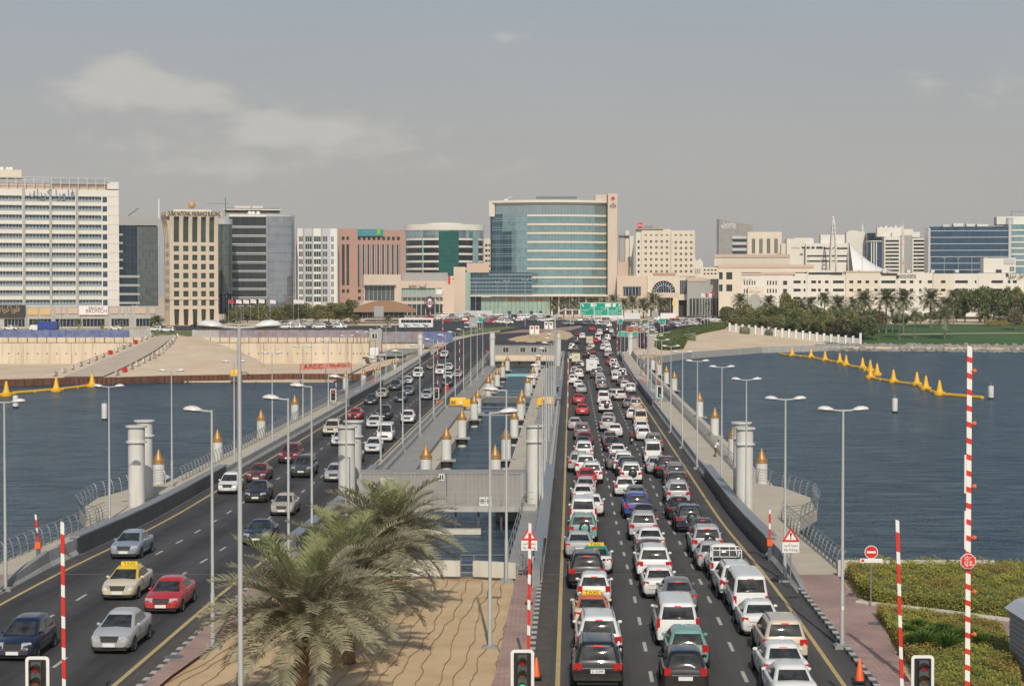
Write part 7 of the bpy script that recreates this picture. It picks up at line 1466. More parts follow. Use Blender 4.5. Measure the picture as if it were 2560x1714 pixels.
# 8 drum building
t, f = bldg('drum_office', 'round drum office with cream bands and a dark green glass bay', 905, 1110)
cx = f.x(1111.5); rx = f.x(1212) - cx; ry = 14; cyy = f.Y + ry
def drum(y0, y1, m_, nm, k=1.0): return arc_wall(t, arc_pts(cx, cyy, rx * k, ry * k, -90, 90, 28), f.Y + 30, f.z(y1), f.z(y0), m_, nm)
drum(560, 575, 'cream_w', 'roof_parapet', 1.01); drum(576, 595, 'g_tealc', 'attic_glass')
for i in range(5): drum(600 + 18.6 * i, 613.6 + 18.6 * i, 'g_black', 'glass_band', .985); drum(595 + 18.6 * i, 600 + 18.6 * i, 'cream_w', 'floor_band')
arc_wall(t, arc_pts(cx, cyy, rx * .5, ry * .7, -60, 60, 8), f.Y + 30, f.z(562), f.z(556), 'cream_w', 'roof_plant'); pbox(t, f, 1097, 1147, 578, 690, 'g_green', 'green_bay', -.5, 8)
for a, b in ((1055, 1066), (1182, 1196)): pbox(t, f, a, b, 577, 690, 'g_teal', 'stair_glass', 1.5 + 2.6 * (a < 1100) * .3, 9)
# 9 curved MAF tower
t, f = bldg('curved_glass_tower', 'broad teal curved glass tower with cream floor bands and a beige pylon', 818, 1380)
xl, xr = f.x(1226), f.x(1522); ch_ = xr - xl; sag = 8.0; Rm = (ch_ * ch_ / 4 + sag * sag) / (2 * sag); ha = math.degrees(math.asin(ch_ / 2 / Rm)); cx, cy = (xl + xr) / 2, f.Y + Rm
def curve(y0, y1, m_, nm, a0=-1.0, a1=1.0, dr=0.0, z=None):
    pts = arc_pts(cx, cy, Rm + dr, Rm + dr, ha * a0, ha * a1, 26); return arc_wall(t, pts, f.Y + sag + 14 + dr, f.z(y1), f.z(y0), m_, nm)
curve(500, 506, 'cream_w', 'roof_parapet', dr=1.6); curve(506, 511, 'cream', 'roof_soffit', dr=.4); curve(511.5, 534, 'g_tealc', 'attic_glass')
bands = [534 + 22.1 * i for i in range(10)]
for i, y in enumerate(bands):
    curve(y, y + 22.05, 'g_teal', 'glass_storey'); curve(y + 2, y + 7, 'cream', 'floor_band', -.36, 1.0, .35)
    curve(y + .2, y + 21.9, 'g_teald', 'painted_reflection_storey', -1.0, -.62 if y > 560 else -.78, .12)  # neighbour's dark reflection put into the colour of these left-hand panes
    for dy in (11, 16.5): curve(y + dy, y + dy + .8, 'silver', 'transom', -1.0, -.36, .18)
pbox(t, f, 1519.5, 1542.4, 484, 792, 'beige', 'pylon', -.5, 26); pbox(t, f, 1489, 1518, 485, 503, 'beige', 'lift_overrun', 6, 16); pbox(t, f, 1341, 1443, 489, 500, 'g_tealc', 'roof_lantern', 9, 18); pbox(t, f, 1340, 1444, 489, 491, 'steel_d', 'lantern_roof', 8.6, 18.4)
q = (f.x(1532), f.z(496.5)); r_ = 6 * f.Y / FPX; MB().prismy([(q[0] + r_, q[1]), (q[0], q[1] + r_), (q[0] - r_, q[1]), (q[0], q[1] - r_)], f.Y - .62, f.Y - .51).build('red_diamond', M['redp'], t)
text(AR('ماف'), 1.5, M['text_k'], (f.x(1532), f.Y - .6, f.z(511)), 0, t, width=2.6, extrude=.05); text('M.A.F', 1.1, M['text_k'], (f.x(1532), f.Y - .6, f.z(518)), 0, t, width=2.7, extrude=.05)
MB().box(f.x(1222), f.x(1236), f.Y + 6, f.Y + 12, f.z(540), f.z(506)).build('end_pier', M['cream'], t); pbox(t, f, 1225, 1230, 540, 740, 'g_dark', 'end_glass', 7.5, 20)
MB().box(f.x(1260), f.x(1268), f.Y + 12, f.Y + 14, f.z(501), f.z(494)).tube((f.x(1264), f.Y + 12, f.z(494)), (f.x(1280), f.Y + 11, f.z(488)), .15, 5).build('cleaning_crane', M['white'], t)
t, f = bldg('glass_podium', 'dark glass podium with a mint glass shopfront below the curved tower', 806, 1260)
pbox(t, f, 1176, 1330, 681, 737, 'g_teald', 'dark_glass', 0, 14)
for i in range(6): pbox(t, f, 1176, 1330, 686 + 9.5 * i, 687 + 9.5 * i, 'silver', 'transom', -.1, -.001)
pbox(t, f, 1170, 1520, 737, 741, 'cream', 'canopy_edge', -2.5, 14); pbox(t, f, 1176, 1203, 741, 790, 'g_dark', 'dark_glass', .5, 14); pbox(t, f, 1203, 1376, 743, 787, 'g_mint', 'mint_shopfront', .5, 14)
for k in range(17): px = 1203 + k * 10.8; pbox(t, f, px - .5, px + .5, 743, 787, 'steel_d', 'glazing_bar', .3, .49)
for a, b in ((1268, 1300), (1322, 1360)): pbox(t, f, a, b, 747.5, 750.5, 'brown', 'orange_sign', .2, .45) if 'brown' in M else pbox(t, f, a, b, 747.5, 750.5, 'orange', 'orange_sign', .2, .45)
for a in (1270, 1298, 1325, 1348): pbox(t, f, a, a + 7, 777, 787, 'win', 'door', .25, .48)
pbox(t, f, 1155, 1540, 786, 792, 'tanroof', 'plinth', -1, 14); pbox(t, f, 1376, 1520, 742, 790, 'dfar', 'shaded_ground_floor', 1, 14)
for k in range(9): pbox(t, f, 1378 + k * 17, 1382 + k * 17, 742, 790, 'cream', 'column', -.5, .99)
t, f = bldg('beige_corner_block', 'plain beige corner block left of the dark glass podium', 800, 1150)
pbox(t, f, 1134, 1163.5, 667, 778, 'beige', 'wall', 0, 14); pbox(t, f, 1163.6, 1176, 680, 778, 'g_mint', 'corner_glass', .3, 14); pbox(t, f, 1167, 1223, 657, 681, 'tanroof', 'upper_wall', 4, 14); pbox(t, f, 1120, 1230, 776, 790, 'silver', 'loading_fence', -3, -2.8)
# 10 mall left part
t, f = bldg('shopping_mall_wing', 'beige shopping mall wing with glass fronts and a round purple sign', 785, 1010)
openings(t, f, 909, 1002, 686, 790, [(912, 986)], [(713, 752)], 'beige', 'g_grey', 1.2, 16, mull=(7, 'silver')); pbox(t, f, 910, 990, 711, 713.5, 'greyst', 'canopy', -1.5, 0)
openings(t, f, 1002, 1135, 702, 790, [(1004, 1088), (1091, 1106)], [(720, 754)], 'beige', 'g_mint', 1.0, 16, mull=(9, 'silver'), d0=1.5); pbox(t, f, 1006, 1120, 681, 702, 'greyst', 'roof_plant_screen', 5, 14); pbox(t, f, 1004, 1106, 735, 743, 'greyst', 'floor_band', .5, 1.45)
pbox(t, f, 1004, 1106, 760, 788, 'win', 'ground_floor_glass', 1.2, 1.45); pbox(t, f, 1091, 1106, 722, 742, 'plate', 'poster', 1.0, 1.4); pbox(t, f, 1120, 1126, 690, 708, 'redp', 'red_banner', 1.1, 1.4)
text('axiom  |', 1.6, M['text_k'], (f.x(1035), f.Y + 1.4, f.z(715)), 0, t, width=4.4, extrude=.06); text(AR('أكسيوم'), 1.7, M['text_k'], (f.x(1057), f.Y + 1.4, f.z(715)), 0, t, width=3.0, extrude=.06)
for k in range(9): pbox(t, f, 1006 + k * 11.5, 1007.5 + k * 11.5, 743, 788, 'silver', 'glazing_bar', .9, 1.15)
c0 = (f.x(1074), f.z(757)); pur = mat('purple_sign_ring', (.10, .025, .055), .5)
o = MB().prismy([(c0[0] + 2.3 * math.cos(k * .2618) * .85, c0[1] + 2.9 * math.sin(k * .2618)) for k in range(24)], f.Y - .7, f.Y - .4).build('round_sign', pur, t); MB().prismy([(c0[0] + 1.0 * math.cos(k * .2618), c0[1] + 1.9 * math.sin(k * .2618)) for k in range(24)], f.Y - .74, f.Y - .705).build('sign_centre', M['plate'], o); MB().box(c0[0] - 2.3, c0[0] + 2.3, f.Y - .82, f.Y - .745, c0[1] - .8, c0[1] + .8).build('sign_bar', pur, o); text('CNC', 1.1, M['plate'], (c0[0], f.Y - .84, c0[1]), 0, o, width=4.0, extrude=.01); MB().tube((c0[0], f.Y - .5, T(c0[0], f.Y)), (c0[0], f.Y - .5, c0[1] - 2.5), .15, 6).build('sign_post', M['steel_d'], t)
t, f = bldg('vaulted_canopy', 'long brown vaulted roof of the mall entrance behind the coach', 745, 955, 'canopy')
pts = [(f.x(884 + (1040 - 884) * u), f.z(782 - 31 * math.sin(math.pi * min(1, .08 + u * .85)) ** .8)) for u in [i / 16 for i in range(17)]]
MB().prismy(pts + [(f.x(1040), f.z(780)), (f.x(884), f.z(780))], f.Y, f.Y + 16).build('vault_roof', mat('brown_metal_roof', (.30, .18, .11), .5, .3, var=.06, scale=.2), t); pbox(t, f, 905, 1010, 780, 795, 'win', 'glass_front', 2, 12)
for k in range(9): pbox(t, f, 905 + k * 13, 906.5 + k * 13, 780, 795, 'steel_d', 'post', 1.5, 1.9)
# 11 arched entrance right
t, f = bldg('arched_entrance', 'beige mall entrance with a big half round fan window', 800, 1660)
pbox(t, f, 1543, 1619, 689, 790, 'beige', 'wall', 1, 20); w = pbox(t, f, 1559, 1602, 717, 739, 'g_dark', 'strip_window', .7, .98)
for k in range(5): pbox(t, f, 1563 + k * 8.5, 1564 + k * 8.5, 717, 739, 'silver', 'glazing_bar', .6, .69)
pbox(t, f, 1558, 1603, 715, 717, 'greyst', 'hood', .2, .98)
ax, az, ar = f.x(1659), f.z(731), f.x(1688.5) - f.x(1659); x0, x1 = f.x(1619), f.x(1697); ztp = f.z(690)
arc = [(ax + ar * math.cos(math.pi * k / 16), az + ar * math.sin(math.pi * k / 16)) for k in range(17)]
MB().prismy([(x1, az), (x1, ztp), (x0, ztp), (x0, az)] + arc[::-1], f.Y, f.Y + .9).build('arch_wall', M['cream'], t); MB().box(x0, x1, f.Y + 1.5, f.Y + 15, f.z(744), ztp - .1).build('core', M['cream'], t)
MB().prismy(arc, f.Y + .95, f.Y + 1.1).build('fan_window', M['g_dark'], t)
for k in range(1, 12):
    a = math.pi * k / 12; MB().tube((ax + ar * .62 * math.cos(a), f.Y + .7, az + ar * .62 * math.sin(a)), (ax + ar * math.cos(a), f.Y + .7, az + ar * math.sin(a)), .16, 5).build('fan_spoke', M['silver'], t)
MB().path([(ax + ar * .62 * math.cos(math.pi * k / 16), f.Y + .7, az + ar * .62 * math.sin(math.pi * k / 16)) for k in range(17)], .13, 5).build('fan_ring', M['silver'], t)
for k in range(-3, 4): MB().tube((ax + k * 1.05, f.Y + .7, az), (ax + k * 1.05, f.Y + .7, az + math.sqrt(max(.1, (ar * .62) ** 2 - (k * 1.05) ** 2))), .08, 5).build('fan_bar', M['silver'], t)
pbox(t, f, 1619, 1697, 731, 744, 'beige', 'arch_base', -.4, 1.5); openings(t, f, 1697, 1719, 692, 750, [(1700, 1717)], [(701, 736)], 'cream', 'g_dark', .3, 14, mull=(4, 'silver'))
for px in (1622, 1640, 1686, 1693): pbox(t, f, px - 3.5, px + 3.5, 744, 790, 'cream', 'column', -.4, 1)
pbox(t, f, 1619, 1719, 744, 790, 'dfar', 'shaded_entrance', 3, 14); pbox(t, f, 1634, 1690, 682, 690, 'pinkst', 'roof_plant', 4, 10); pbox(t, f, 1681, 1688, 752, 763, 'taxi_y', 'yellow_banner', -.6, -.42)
t, f = bldg('grey_mall_block', 'grey low mall block between the arched entrance and white car park', 790, 1750)
pbox(t, f, 1718.5, 1802, 697, 790, 'greyst', 'wall', .5, 20); pbox(t, f, 1718.5, 1765, 694, 703, 'tanroof', 'roof_band', .2, 20); pbox(t, f, 1722, 1800, 746, 788, 'win', 'shopfront', .2, .48)
for k in range(10): pbox(t, f, 1722 + k * 8.4, 1724 + k * 8.4, 746, 788, 'greyst', 'post', .0, .19)
# 12 ibis hotel
t, f = bldg('cream_hotel', 'cream hotel with small square windows and a slanted grey sign slab', 960, 1670)
rws = [(600.5 + 15 * i, 607 + 15 * i) for i in range(6)]
openings(t, f, 1603.5, 1676.5, 573, 690, [(1611.5 + 13.3 * i, 1617 + 13.3 * i) for i in range(5)], [(586, 590)] + rws, 'cream', 'win', .4, 16, mull=(2, 'cream')); openings(t, f, 1677.5, 1737, 576, 690, [(1686.5 + 12.9 * i, 1692 + 12.9 * i) for i in range(4)], [(586, 590)] + [(602.5 + 14.6 * i, 609 + 14.6 * i) for i in range(6)], 'cream', 'win', .4, 16, mull=(2, 'cream'), d0=.8)
pbox(t, f, 1590, 1603.4, 573, 690, 'cream_w', 'side_wing', 1, 16)
for i in range(6): pbox(t, f, 1594.5, 1599, 600.5 + 15 * i, 607 + 15 * i, 'win', 'window', .85, .99)
MB().prismy([(f.x(1584), f.z(690)), (f.x(1589), f.z(690)), (f.x(1589), f.z(573)), (f.x(1658), f.z(573)), (f.x(1658), f.z(563)), (f.x(1584), f.z(549))], f.Y - .8, f.Y + .0).build('sign_slab', M['greyst'], t)
pbox(t, f, 1594, 1606, 557, 569, 'redp', 'red_sign', -1.2, -.82); text('ibis', 1.3, M['plate'], (f.x(1600), f.Y - 1.25, f.z(563)), 0, t, width=1.9, extrude=.02); text(AR('إيبيس'), 2.0, M['steel_d'], (f.x(1620), f.Y - .86, f.z(564)), 0, t, width=4.5, extrude=.03)
t, f = bldg('slim_tower', 'slim pale tower with a dark roof cap left of the cream hotel', 985, 1560)
pbox(t, f, 1549, 1562, 590, 690, 'greyst', 'wall', 0, 12); pbox(t, f, 1563, 1573, 576, 690, 'cream', 'wall', .5, 12); pbox(t, f, 1574, 1584, 590, 690, 'cream_w', 'wall', .2, 12); pbox(t, f, 1547, 1573, 588, 591, 'steel_d', 'roof_cap', -1, 12); pbox(t, f, 1544, 1570, 655, 690, 'tanroof', 'lower_block', -6, -1)
t, f = bldg('pale_gabled_house', 'small white gabled building right of the cream hotel', 975, 1750)
MB().prismy([(f.x(1737.5), f.z(690)), (f.x(1758), f.z(690)), (f.x(1758), f.z(655)), (f.x(1750), f.z(645)), (f.x(1742), f.z(652)), (f.x(1737.5), f.z(645))], f.Y + 2, f.Y + 12).build('wall', M['cream_w'], t)
for px in (1740, 1745, 1750): pbox(t, f, px - .8, px + .8, 671, 684, 'win', 'window', 1.8, 1.99)
t, f = bldg('backdrop_flats', 'pale flats showing in the gap left of the curved tower', 940, 1217)
openings(t, f, 1209, 1228, 596, 690, [(1213, 1219), (1221, 1225)], [(610 + 13 * i, 616 + 13 * i) for i in range(6)], 'cream', 'win', .4, 12)
# 13 novotel
t, f = bldg('grey_slab_hotel', 'grey slab hotel with slanted top and white name beside a cream wing', 905, 1880)
MB().prismy([(f.x(1796), f.z(640)), (f.x(1869), f.z(640)), (f.x(1869), f.z(580)), (f.x(1881), f.z(580)), (f.x(1882), f.z(563)), (f.x(1800), f.z(548)), (f.x(1793), f.z(547))], f.Y, f.Y + 3).build('sign_slab', M['conc_d'], t); pbox(t, f, 1792.5, 1797, 547, 640, 'steel_d', 'slab_edge', -.3, 3)
text('NOVOTEL', 1.6, M['text_w'], (f.x(1822), f.Y - .06, f.z(567)), 0, t, width=7.6, extrude=.05); text(AR('نوفوتيل'), 1.6, M['text_w'], (f.x(1822), f.Y - .06, f.z(558.5)), 0, t, width=7.6, extrude=.05)
for i in range(4): pbox(t, f, 1830, 1866, 590 + 15 * i, 597 + 15 * i, 'silver', 'floor_band', -.8, 3); pbox(t, f, 1832, 1866, 597.2 + 15 * i, 604.8 + 15 * i, 'win', 'window_band', -.4, 3)
openings(t, f, 1868, 1953, 580, 640, [(1879 + 18.6 * i, 1887 + 18.6 * i) for i in range(4)], [(597, 634)], 'cream', 'win', .4, 14, mull=(3, 'cream'), d0=-1)
# 14 long mall car park on the right
t, f = bldg('car_park_block', 'long white multi storey car park with dark slots on the right', 765, 2150)
pbox(t, f, 1788, 1978, 635, 664, 'cream', 'upper_block', 8, 40); pbox(t, f, 1787, 1978, 634, 642, 'tanroof', 'roof_band', 7.7, 40); pbox(t, f, 1798, 2040, 661, 680, 'cream', 'middle_block', 2, 36); pbox(t, f, 1797, 2036, 661, 669, 'tanroof', 'roof_band', 1.7, 36)
openings(t, f, 1799, 1856, 672, 790, [(1800, 1809), (1818, 1833)], [(680, 698), (711, 728)], 'cream', 'win', .6, 30)
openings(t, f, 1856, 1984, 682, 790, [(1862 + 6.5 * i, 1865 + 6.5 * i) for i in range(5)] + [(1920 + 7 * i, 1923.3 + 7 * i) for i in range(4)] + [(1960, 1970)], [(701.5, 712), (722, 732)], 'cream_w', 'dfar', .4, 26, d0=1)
pbox(t, f, 1854, 1904, 683, 687, 'tanroof', 'roof_band', .6, 3); pbox(t, f, 1904, 1990, 680.5, 686, 'tanroof', 'roof_band', .6, 3); MB().prismy([(f.x(1955), f.z(680)), (f.x(1980), f.z(680)), (f.x(1970), f.z(674)), (f.x(1965), f.z(674))], f.Y + 1, f.Y + 8).build('gable', M['cream'], t)
ax, az, ar = f.x(1890), f.z(752), f.x(1906) - f.x(1890); MB().prismy([(ax + ar, f.z(790)), (ax + ar, az)] + [(ax + ar * math.cos(math.pi * k / 10), az + ar * 1.1 * math.sin(math.pi * k / 10)) for k in range(1, 10)] + [(ax - ar, az), (ax - ar, f.z(790))], f.Y - 1.0, f.Y - .9).build('arch_door', M['greyst'], t); pbox(t, f, 1872, 1913, 715, 790, 'cream', 'porch', -.88, 1); text(AR('سيتي سنتر'), 1.4, M['greyst'], (f.x(1890), f.Y - .95, f.z(727)), 0, t, width=5, extrude=.04); text(AR('سيتي سنتر'), 1.4, M['greyst'], (f.x(1870), f.Y + .95, f.z(696)), 0, t, width=4.4, extrude=.04)
def slot_bay(a, b, slots, top, m_='cream_w', d0=1.5): openings(t, f, a, b, top, 790, [(x0, x1) for x0, x1 in slots], [(701, 708), (721.5, 728.5), (742, 749)], m_, 'dfar', .8, 24, d0=d0, win='parking_slot')
slot_bay(1984, 2020, [(1986, 2004), (2011, 2016)], 683); slot_bay(2020, 2078, [(2030, 2042), (2047, 2054), (2064, 2073)], 676, d0=1.2); slot_bay(2078, 2116, [(2084, 2111)], 680); slot_bay(2116, 2200, [(2124, 2134), (2144, 2154), (2164, 2173), (2186, 2194)], 678, 'cream', 0.8)
slot_bay(2200, 2244, [(2203, 2238)], 685); slot_bay(2244, 2290, [(2250, 2264), (2273, 2282)], 683, d0=1.2); slot_bay(2290, 2330, [(2296, 2302), (2317, 2328)], 682); slot_bay(2330, 2380, [(2349, 2360)], 684, 'cream', .9); slot_bay(2380, 2440, [(2384, 2415), (2432, 2436)], 684); slot_bay(2440, 2520, [(2472, 2500), (2512, 2518)], 683, d0=1.2); slot_bay(2520, 2640, [(2524, 2534), (2556, 2600)], 685)
for a, b, y in ((2020, 2110, 680.5), (2200, 2245, 683)): pbox(t, f, a + 3, b - 3, y, y + 5, 'dfar', 'roof_slot', 1.0 if a < 2100 else 1.2, 1.45) 
pbox(t, f, 2110, 2200, 677, 680.5, 'tanroof', 'roof_band', .5, 3); text('WOOLWORTHS', 1.7, M['text_k'], (f.x(2268), f.Y + 1.1, f.z(691.5)), 0, t, width=f.x(2290) - f.x(2250), extrude=.05); pbox(t, f, 2240, 2247, 688, 695, 'text_k', 'sign_emblem', .9, 1.15); text(AR('مول ميزي'), 2.2, M['text_k'], (f.x(2532), f.Y + .6, f.z(687)), 0, t, width=f.x(2552) - f.x(2514), extrude=.05); pbox(t, f, 2507, 2513, 683.5, 691, 'text_k', 'sign_emblem', .8, 1.1)
pbox(t, f, 2455, 2533, 645, 682, 'cream_w', 'stair_tower', 4, 14); pbox(t, f, 2505, 2530, 647, 660, 'silver', 'tower_screen', 3.7, 3.99); pbox(t, f, 2485, 2499, 674, 681, 'dfar', 'tower_door', 3.7, 3.99)
for k in range(4): pbox(t, f, 2519 + (k % 2) * 6, 2523.5 + (k % 2) * 6, 667 + (k // 2) * 6, 671.5 + (k // 2) * 6, 'steel_d', 'tower_window', 3.75, 3.99)
for k in range(5): pbox(t, f, 2150 + k * 60, 2158 + k * 60, 674, 681, 'cream', 'roof_plant', 8, 14)
for k in range(15): px = 2025 + k * 34; MB().tube((f.x(px), f.Y + 12, f.z(682)), (f.x(px), f.Y + 12, f.z(641 + (k % 3) * 2)), .10, 6).box(f.x(px) - .8, f.x(px) + .8, f.Y + 11.8, f.Y + 12.2, f.z(642 + (k % 3) * 2), f.z(641 + (k % 3) * 2)).build('roof_lamp', M['steel_p'], t)
# 15 buildings behind on the right
t, f = bldg('white_bank_offices', 'white stepped offices with dark window bands behind the mall', 880, 2020)
pbox(t, f, 1968, 2035, 596, 680, 'cream_w', 'wall', 4, 22); openings(t, f, 2014, 2130, 608, 680, [(2017, 2128)], [(638, 642), (651, 655)], 'cream_w', 'win', .5, 20); pbox(t, f, 1990, 2034, 593.5, 610, 'cream_w', 'roof_block', 8, 18)
for a, b in ((2004, 2012), (2016, 2024), (2028, 2036), (2040, 2056)): pbox(t, f, a, b, 616.5, 621.5, 'win', 'window', -.15, -.01)
text(AR('بنك'), 1.0, M['goldl'], (f.x(1990), f.Y + 3.9, f.z(618)), 0, t, width=4, extrude=.05); pbox(t, f, 2053, 2112, 586, 616, 'cream_w', 'upper_block', 6, 16); pbox(t, f, 2059, 2128, 619, 623, 'win', 'window_band', -.1, -.005)
for a, b in ((1955, 1968), ): pbox(t, f, a, b, 608, 680, 'cream', 'side_block', 6, 16)
t, f = bldg('lattice_spire', 'white tapering lattice spire rising above the mall roof', 860, 2084, 'spire')
for sx in (-1, 1):
    for d_ in (0, 3): MB().path([(f.x(2084 + sx * 8), f.Y + d_, f.z(680)), (f.x(2084 + sx * 6.5), f.Y + d_, f.z(620)), (f.x(2084 + sx * 2.4), f.Y + d_ * .5 + .7, f.z(560)), (f.x(2084), f.Y + 1.5, f.z(546))], .32, 6).build('leg', M['cream_w'], t)
for k in range(11): py = 668 - 10.5 * k; w_ = 8 * (1 - k / 13.0) - .3; MB().tube((f.x(2084 - w_), f.Y, f.z(py)), (f.x(2084 + w_), f.Y, f.z(py - 6)), .16, 5).tube((f.x(2084 + w_), f.Y, f.z(py)), (f.x(2084 - w_), f.Y, f.z(py - 6)), .16, 5).build('lattice_brace', M['cream_w'], t)
MB().ell((f.x(2084), f.Y + 1.5, f.z(545)), .6, .6, .8, 8, 6).build('finial', M['cream_w'], t, True)
t, f = bldg('tensile_tent', 'white tensile tent roof sweeping to a peak above the mall', 800, 2180, 'tent')
rows = []; pk = Vector((f.x(2129), f.Y + 8, f.z(604))); 
for j in range(15):
    v = j / 14.0; r = []
    for i in range(13):
        u = i / 12.0; ex = f.x(2130 + (2252 - 2130) * v); zt_ = f.z(678) + (pk.z - f.z(678)) * (1 - v) ** 1.9; y_ = f.Y + (u - .5) * 18 + 8; r.append((ex + 1.5 * (u - .5) ** 2, y_, f.z(679) + (zt_ - f.z(679)) * (1 - abs(2 * u - 1) ** 1.4)))
    rows.append(r)
grid('tent_skin', rows, mat('white_tent_fabric', (.74, .73, .70), .6, var=.02), t); MB().tube((f.x(2129), f.Y + 8, f.z(680)), (f.x(2128), f.Y + 8, f.z(601)), .25, 6).build('mast', M['white'], t)
def minaret(label, px, yt, yb, Y):
    t, f = bldg('minaret', label, Y, px, 'minaret'); x = f.x(px); y = Y + 2; s = Y / FPX; z = f.z; H = yb - yt; q = lambda u: z(yt + H * u)
    MB().lathe(x, y, [(4.4 * s, q(1)), (4.4 * s, q(.78))], 12).build('lower_shaft', M['cream'], t, True); MB().lathe(x, y, [(7 * s, q(.76)), (7.2 * s, q(.715)), (5.5 * s, q(.71))], 12).build('lower_balcony', M['tanroof'], t, True, ang=20); MB().lathe(x, y, [(3.6 * s, q(.72)), (3.6 * s, q(.43))], 12).build('middle_shaft', M['cream_w'], t, True)
    MB().lathe(x, y, [(3.8 * s, q(.45)), (5.6 * s, q(.40)), (5.6 * s, q(.375)), (4 * s, q(.37))], 12).build('upper_balcony', M['cream'], t, True, ang=20); MB().lathe(x, y, [(2.5 * s, q(.39)), (2.5 * s, q(.22)), (3.1 * s, q(.20)), (2.6 * s, q(.15)), (1.4 * s, q(.09)), (.4 * s, q(.05)), (.3 * s, q(0))], 12).build('crown_dome', M['cream_w'], t, True, ang=30)
    for k in range(8): a = k * math.pi / 4; MB().tube((x + 2.9 * s * math.cos(a), y + 2.9 * s * math.sin(a), q(.39)), (x + 2.9 * s * math.cos(a), y + 2.9 * s * math.sin(a), q(.22)), .5 * s, 5).build('lantern_column', M['cream'], t)
minaret('cream minaret nearer the tent peak', 2157.5, 556, 650, 1010); minaret('taller cream minaret before the grey balconied flats', 2259, 552, 690, 900)
t, f = bldg('blue_round_office', 'blue glass office with a rounded corner behind the tent', 985, 2190)
cx = f.x(2189); arc_wall(t, arc_pts(cx, f.Y + 5, f.x(2210) - cx, 5, -90, 90, 12), f.Y + 18, f.z(690), f.z(602), 'g_blue', 'glass_drum'); arc_wall(t, arc_pts(cx, f.Y + 5, f.x(2211) - cx, 5.2, -90, 90, 12), f.Y + 18.05, f.z(602), f.z(582), 'g_dark', 'crown_glass'); arc_wall(t, arc_pts(cx, f.Y + 5, f.x(2211.5) - cx, 5.4, -90, 90, 12), f.Y + 18.1, f.z(604), f.z(601.5), 'cream_w', 'crown_band')
for px in (2177, 2183, 2189): pbox(t, f, px, px + 2.5, 606, 690, 'cream_w', 'fin', -1.2, 1)
pbox(t, f, 2120, 2166, 577, 640, 'cream_w', 'rear_block', 12, 22); pbox(t, f, 2125, 2150, 574, 580, 'cream', 'roof_plant', 13, 20)
t, f = bldg('balcony_flats', 'pale grey flats with close balcony lines and stepped white roof', 930, 2260)
openings(t, f, 2211, 2250, 590, 690, [(2214, 2247)], [(600 + 9.2 * i, 605 + 9.2 * i) for i in range(10)], 'cream_w', 'win', .6, 16); openings(t, f, 2280, 2322, 596, 690, [(2283, 2319)], [(600 + 9.2 * i, 605 + 9.2 * i) for i in range(10)], 'cream_w', 'win', .6, 16); pbox(t, f, 2250, 2280, 588, 690, 'greyst', 'centre_wall', .5, 16)
pbox(t, f, 2196, 2260, 567, 590, 'cream_w', 'roof_block', 8, 18); pbox(t, f, 2232, 2300, 579, 592, 'cream_w', 'roof_block', 4, 14); pbox(t, f, 2262, 2285, 571, 582, 'cream', 'roof_plant', 8, 16)
for k in range(5): pbox(t, f, 2204 + k * 12, 2209 + k * 12, 564 - (k % 2) * 2, 569, 'cream_w', 'roof_plant', 9, 14)
t, f = bldg('blue_banded_tower', 'large steel blue glass office with thin pale floor bands at far right', 870, 2440)
pbox(t, f, 2326, 2520, 566, 690, 'g_blue', 'glass_facade', .3, 26); pbox(t, f, 2521, 2650, 562, 690, 'g_teal', 'teal_facade', 0, 26)
for i in range(7): pbox(t, f, 2326, 2518, 576 + 16.2 * i, 577.6 + 16.2 * i, 'silver', 'floor_band', -.05, .29); pbox(t, f, 2525, 2650, 574 + 15 * i, 577.5 + 15 * i, 'cream_w', 'floor_band', -.4, -.001)
pbox(t, f, 2323, 2328, 569, 690, 'silver', 'corner_pier', -.2, 26); pbox(t, f, 2518, 2524, 558, 690, 'silver', 'core_pier', -.8, 20); MB().lathe(f.x(2521), f.Y + 1, [(9 * f.Y / FPX, f.z(561)), (9 * f.Y / FPX, f.z(548)), (10 * f.Y / FPX, f.z(547)), (7 * f.Y / FPX, f.z(545))], 16).build('stair_drum', M['silver'], t, True, ang=30)
for px, w_, y_ in ((2370, 8, 560), (2400, 12, 556), (2430, 10, 558), (2460, 14, 559)): pbox(t, f, px - w_, px + w_, y_, 566, 'cream_w', 'roof_plant', 8, 16)
pbox(t, f, 2494, 2650, 540, 560, 'cream_w', 'roof_block', 8, 20); MB().tube((f.x(2530), f.Y + 9, f.z(542)), (f.x(2530), f.Y + 9, f.z(524)), .12, 5).tube((f.x(2526), f.Y + 9, f.z(527)), (f.x(2570), f.Y + 9, f.z(529)), .1, 5).build('roof_aerial', M['steel_d'], t)
# filler row far behind so that no gap shows bare ground
for i, (a, b, y) in enumerate(((860, 1100, 700), (1100, 1240, 690), (1737, 1800, 668), (2130, 2330, 640), (1955, 2130, 625))):
    t, f = bldg('distant_block', 'low pale distant block behind the main row, %s from the left' % ORD[[0, 1, 2, 4, 3][i]], 1060, (a + b) / 2); openings(t, f, a, b, y, 740, [(a + 4 + k * 9, a + 9 + k * 9) for k in range(int((b - a) / 9) - 1)], [(y + 5, y + 9), (y + 14, y + 18)], 'cream', 'win', .3, 12)
for t in BL:
    if t.name.split('.')[0] not in ('minaret', 'lattice_spire', 'tensile_tent'): a_ = math.atan2(-t.location.x, t.location.y); t.rotation_euler = (0, 0, a_ * (1.0 if a_ > 0 else .6))
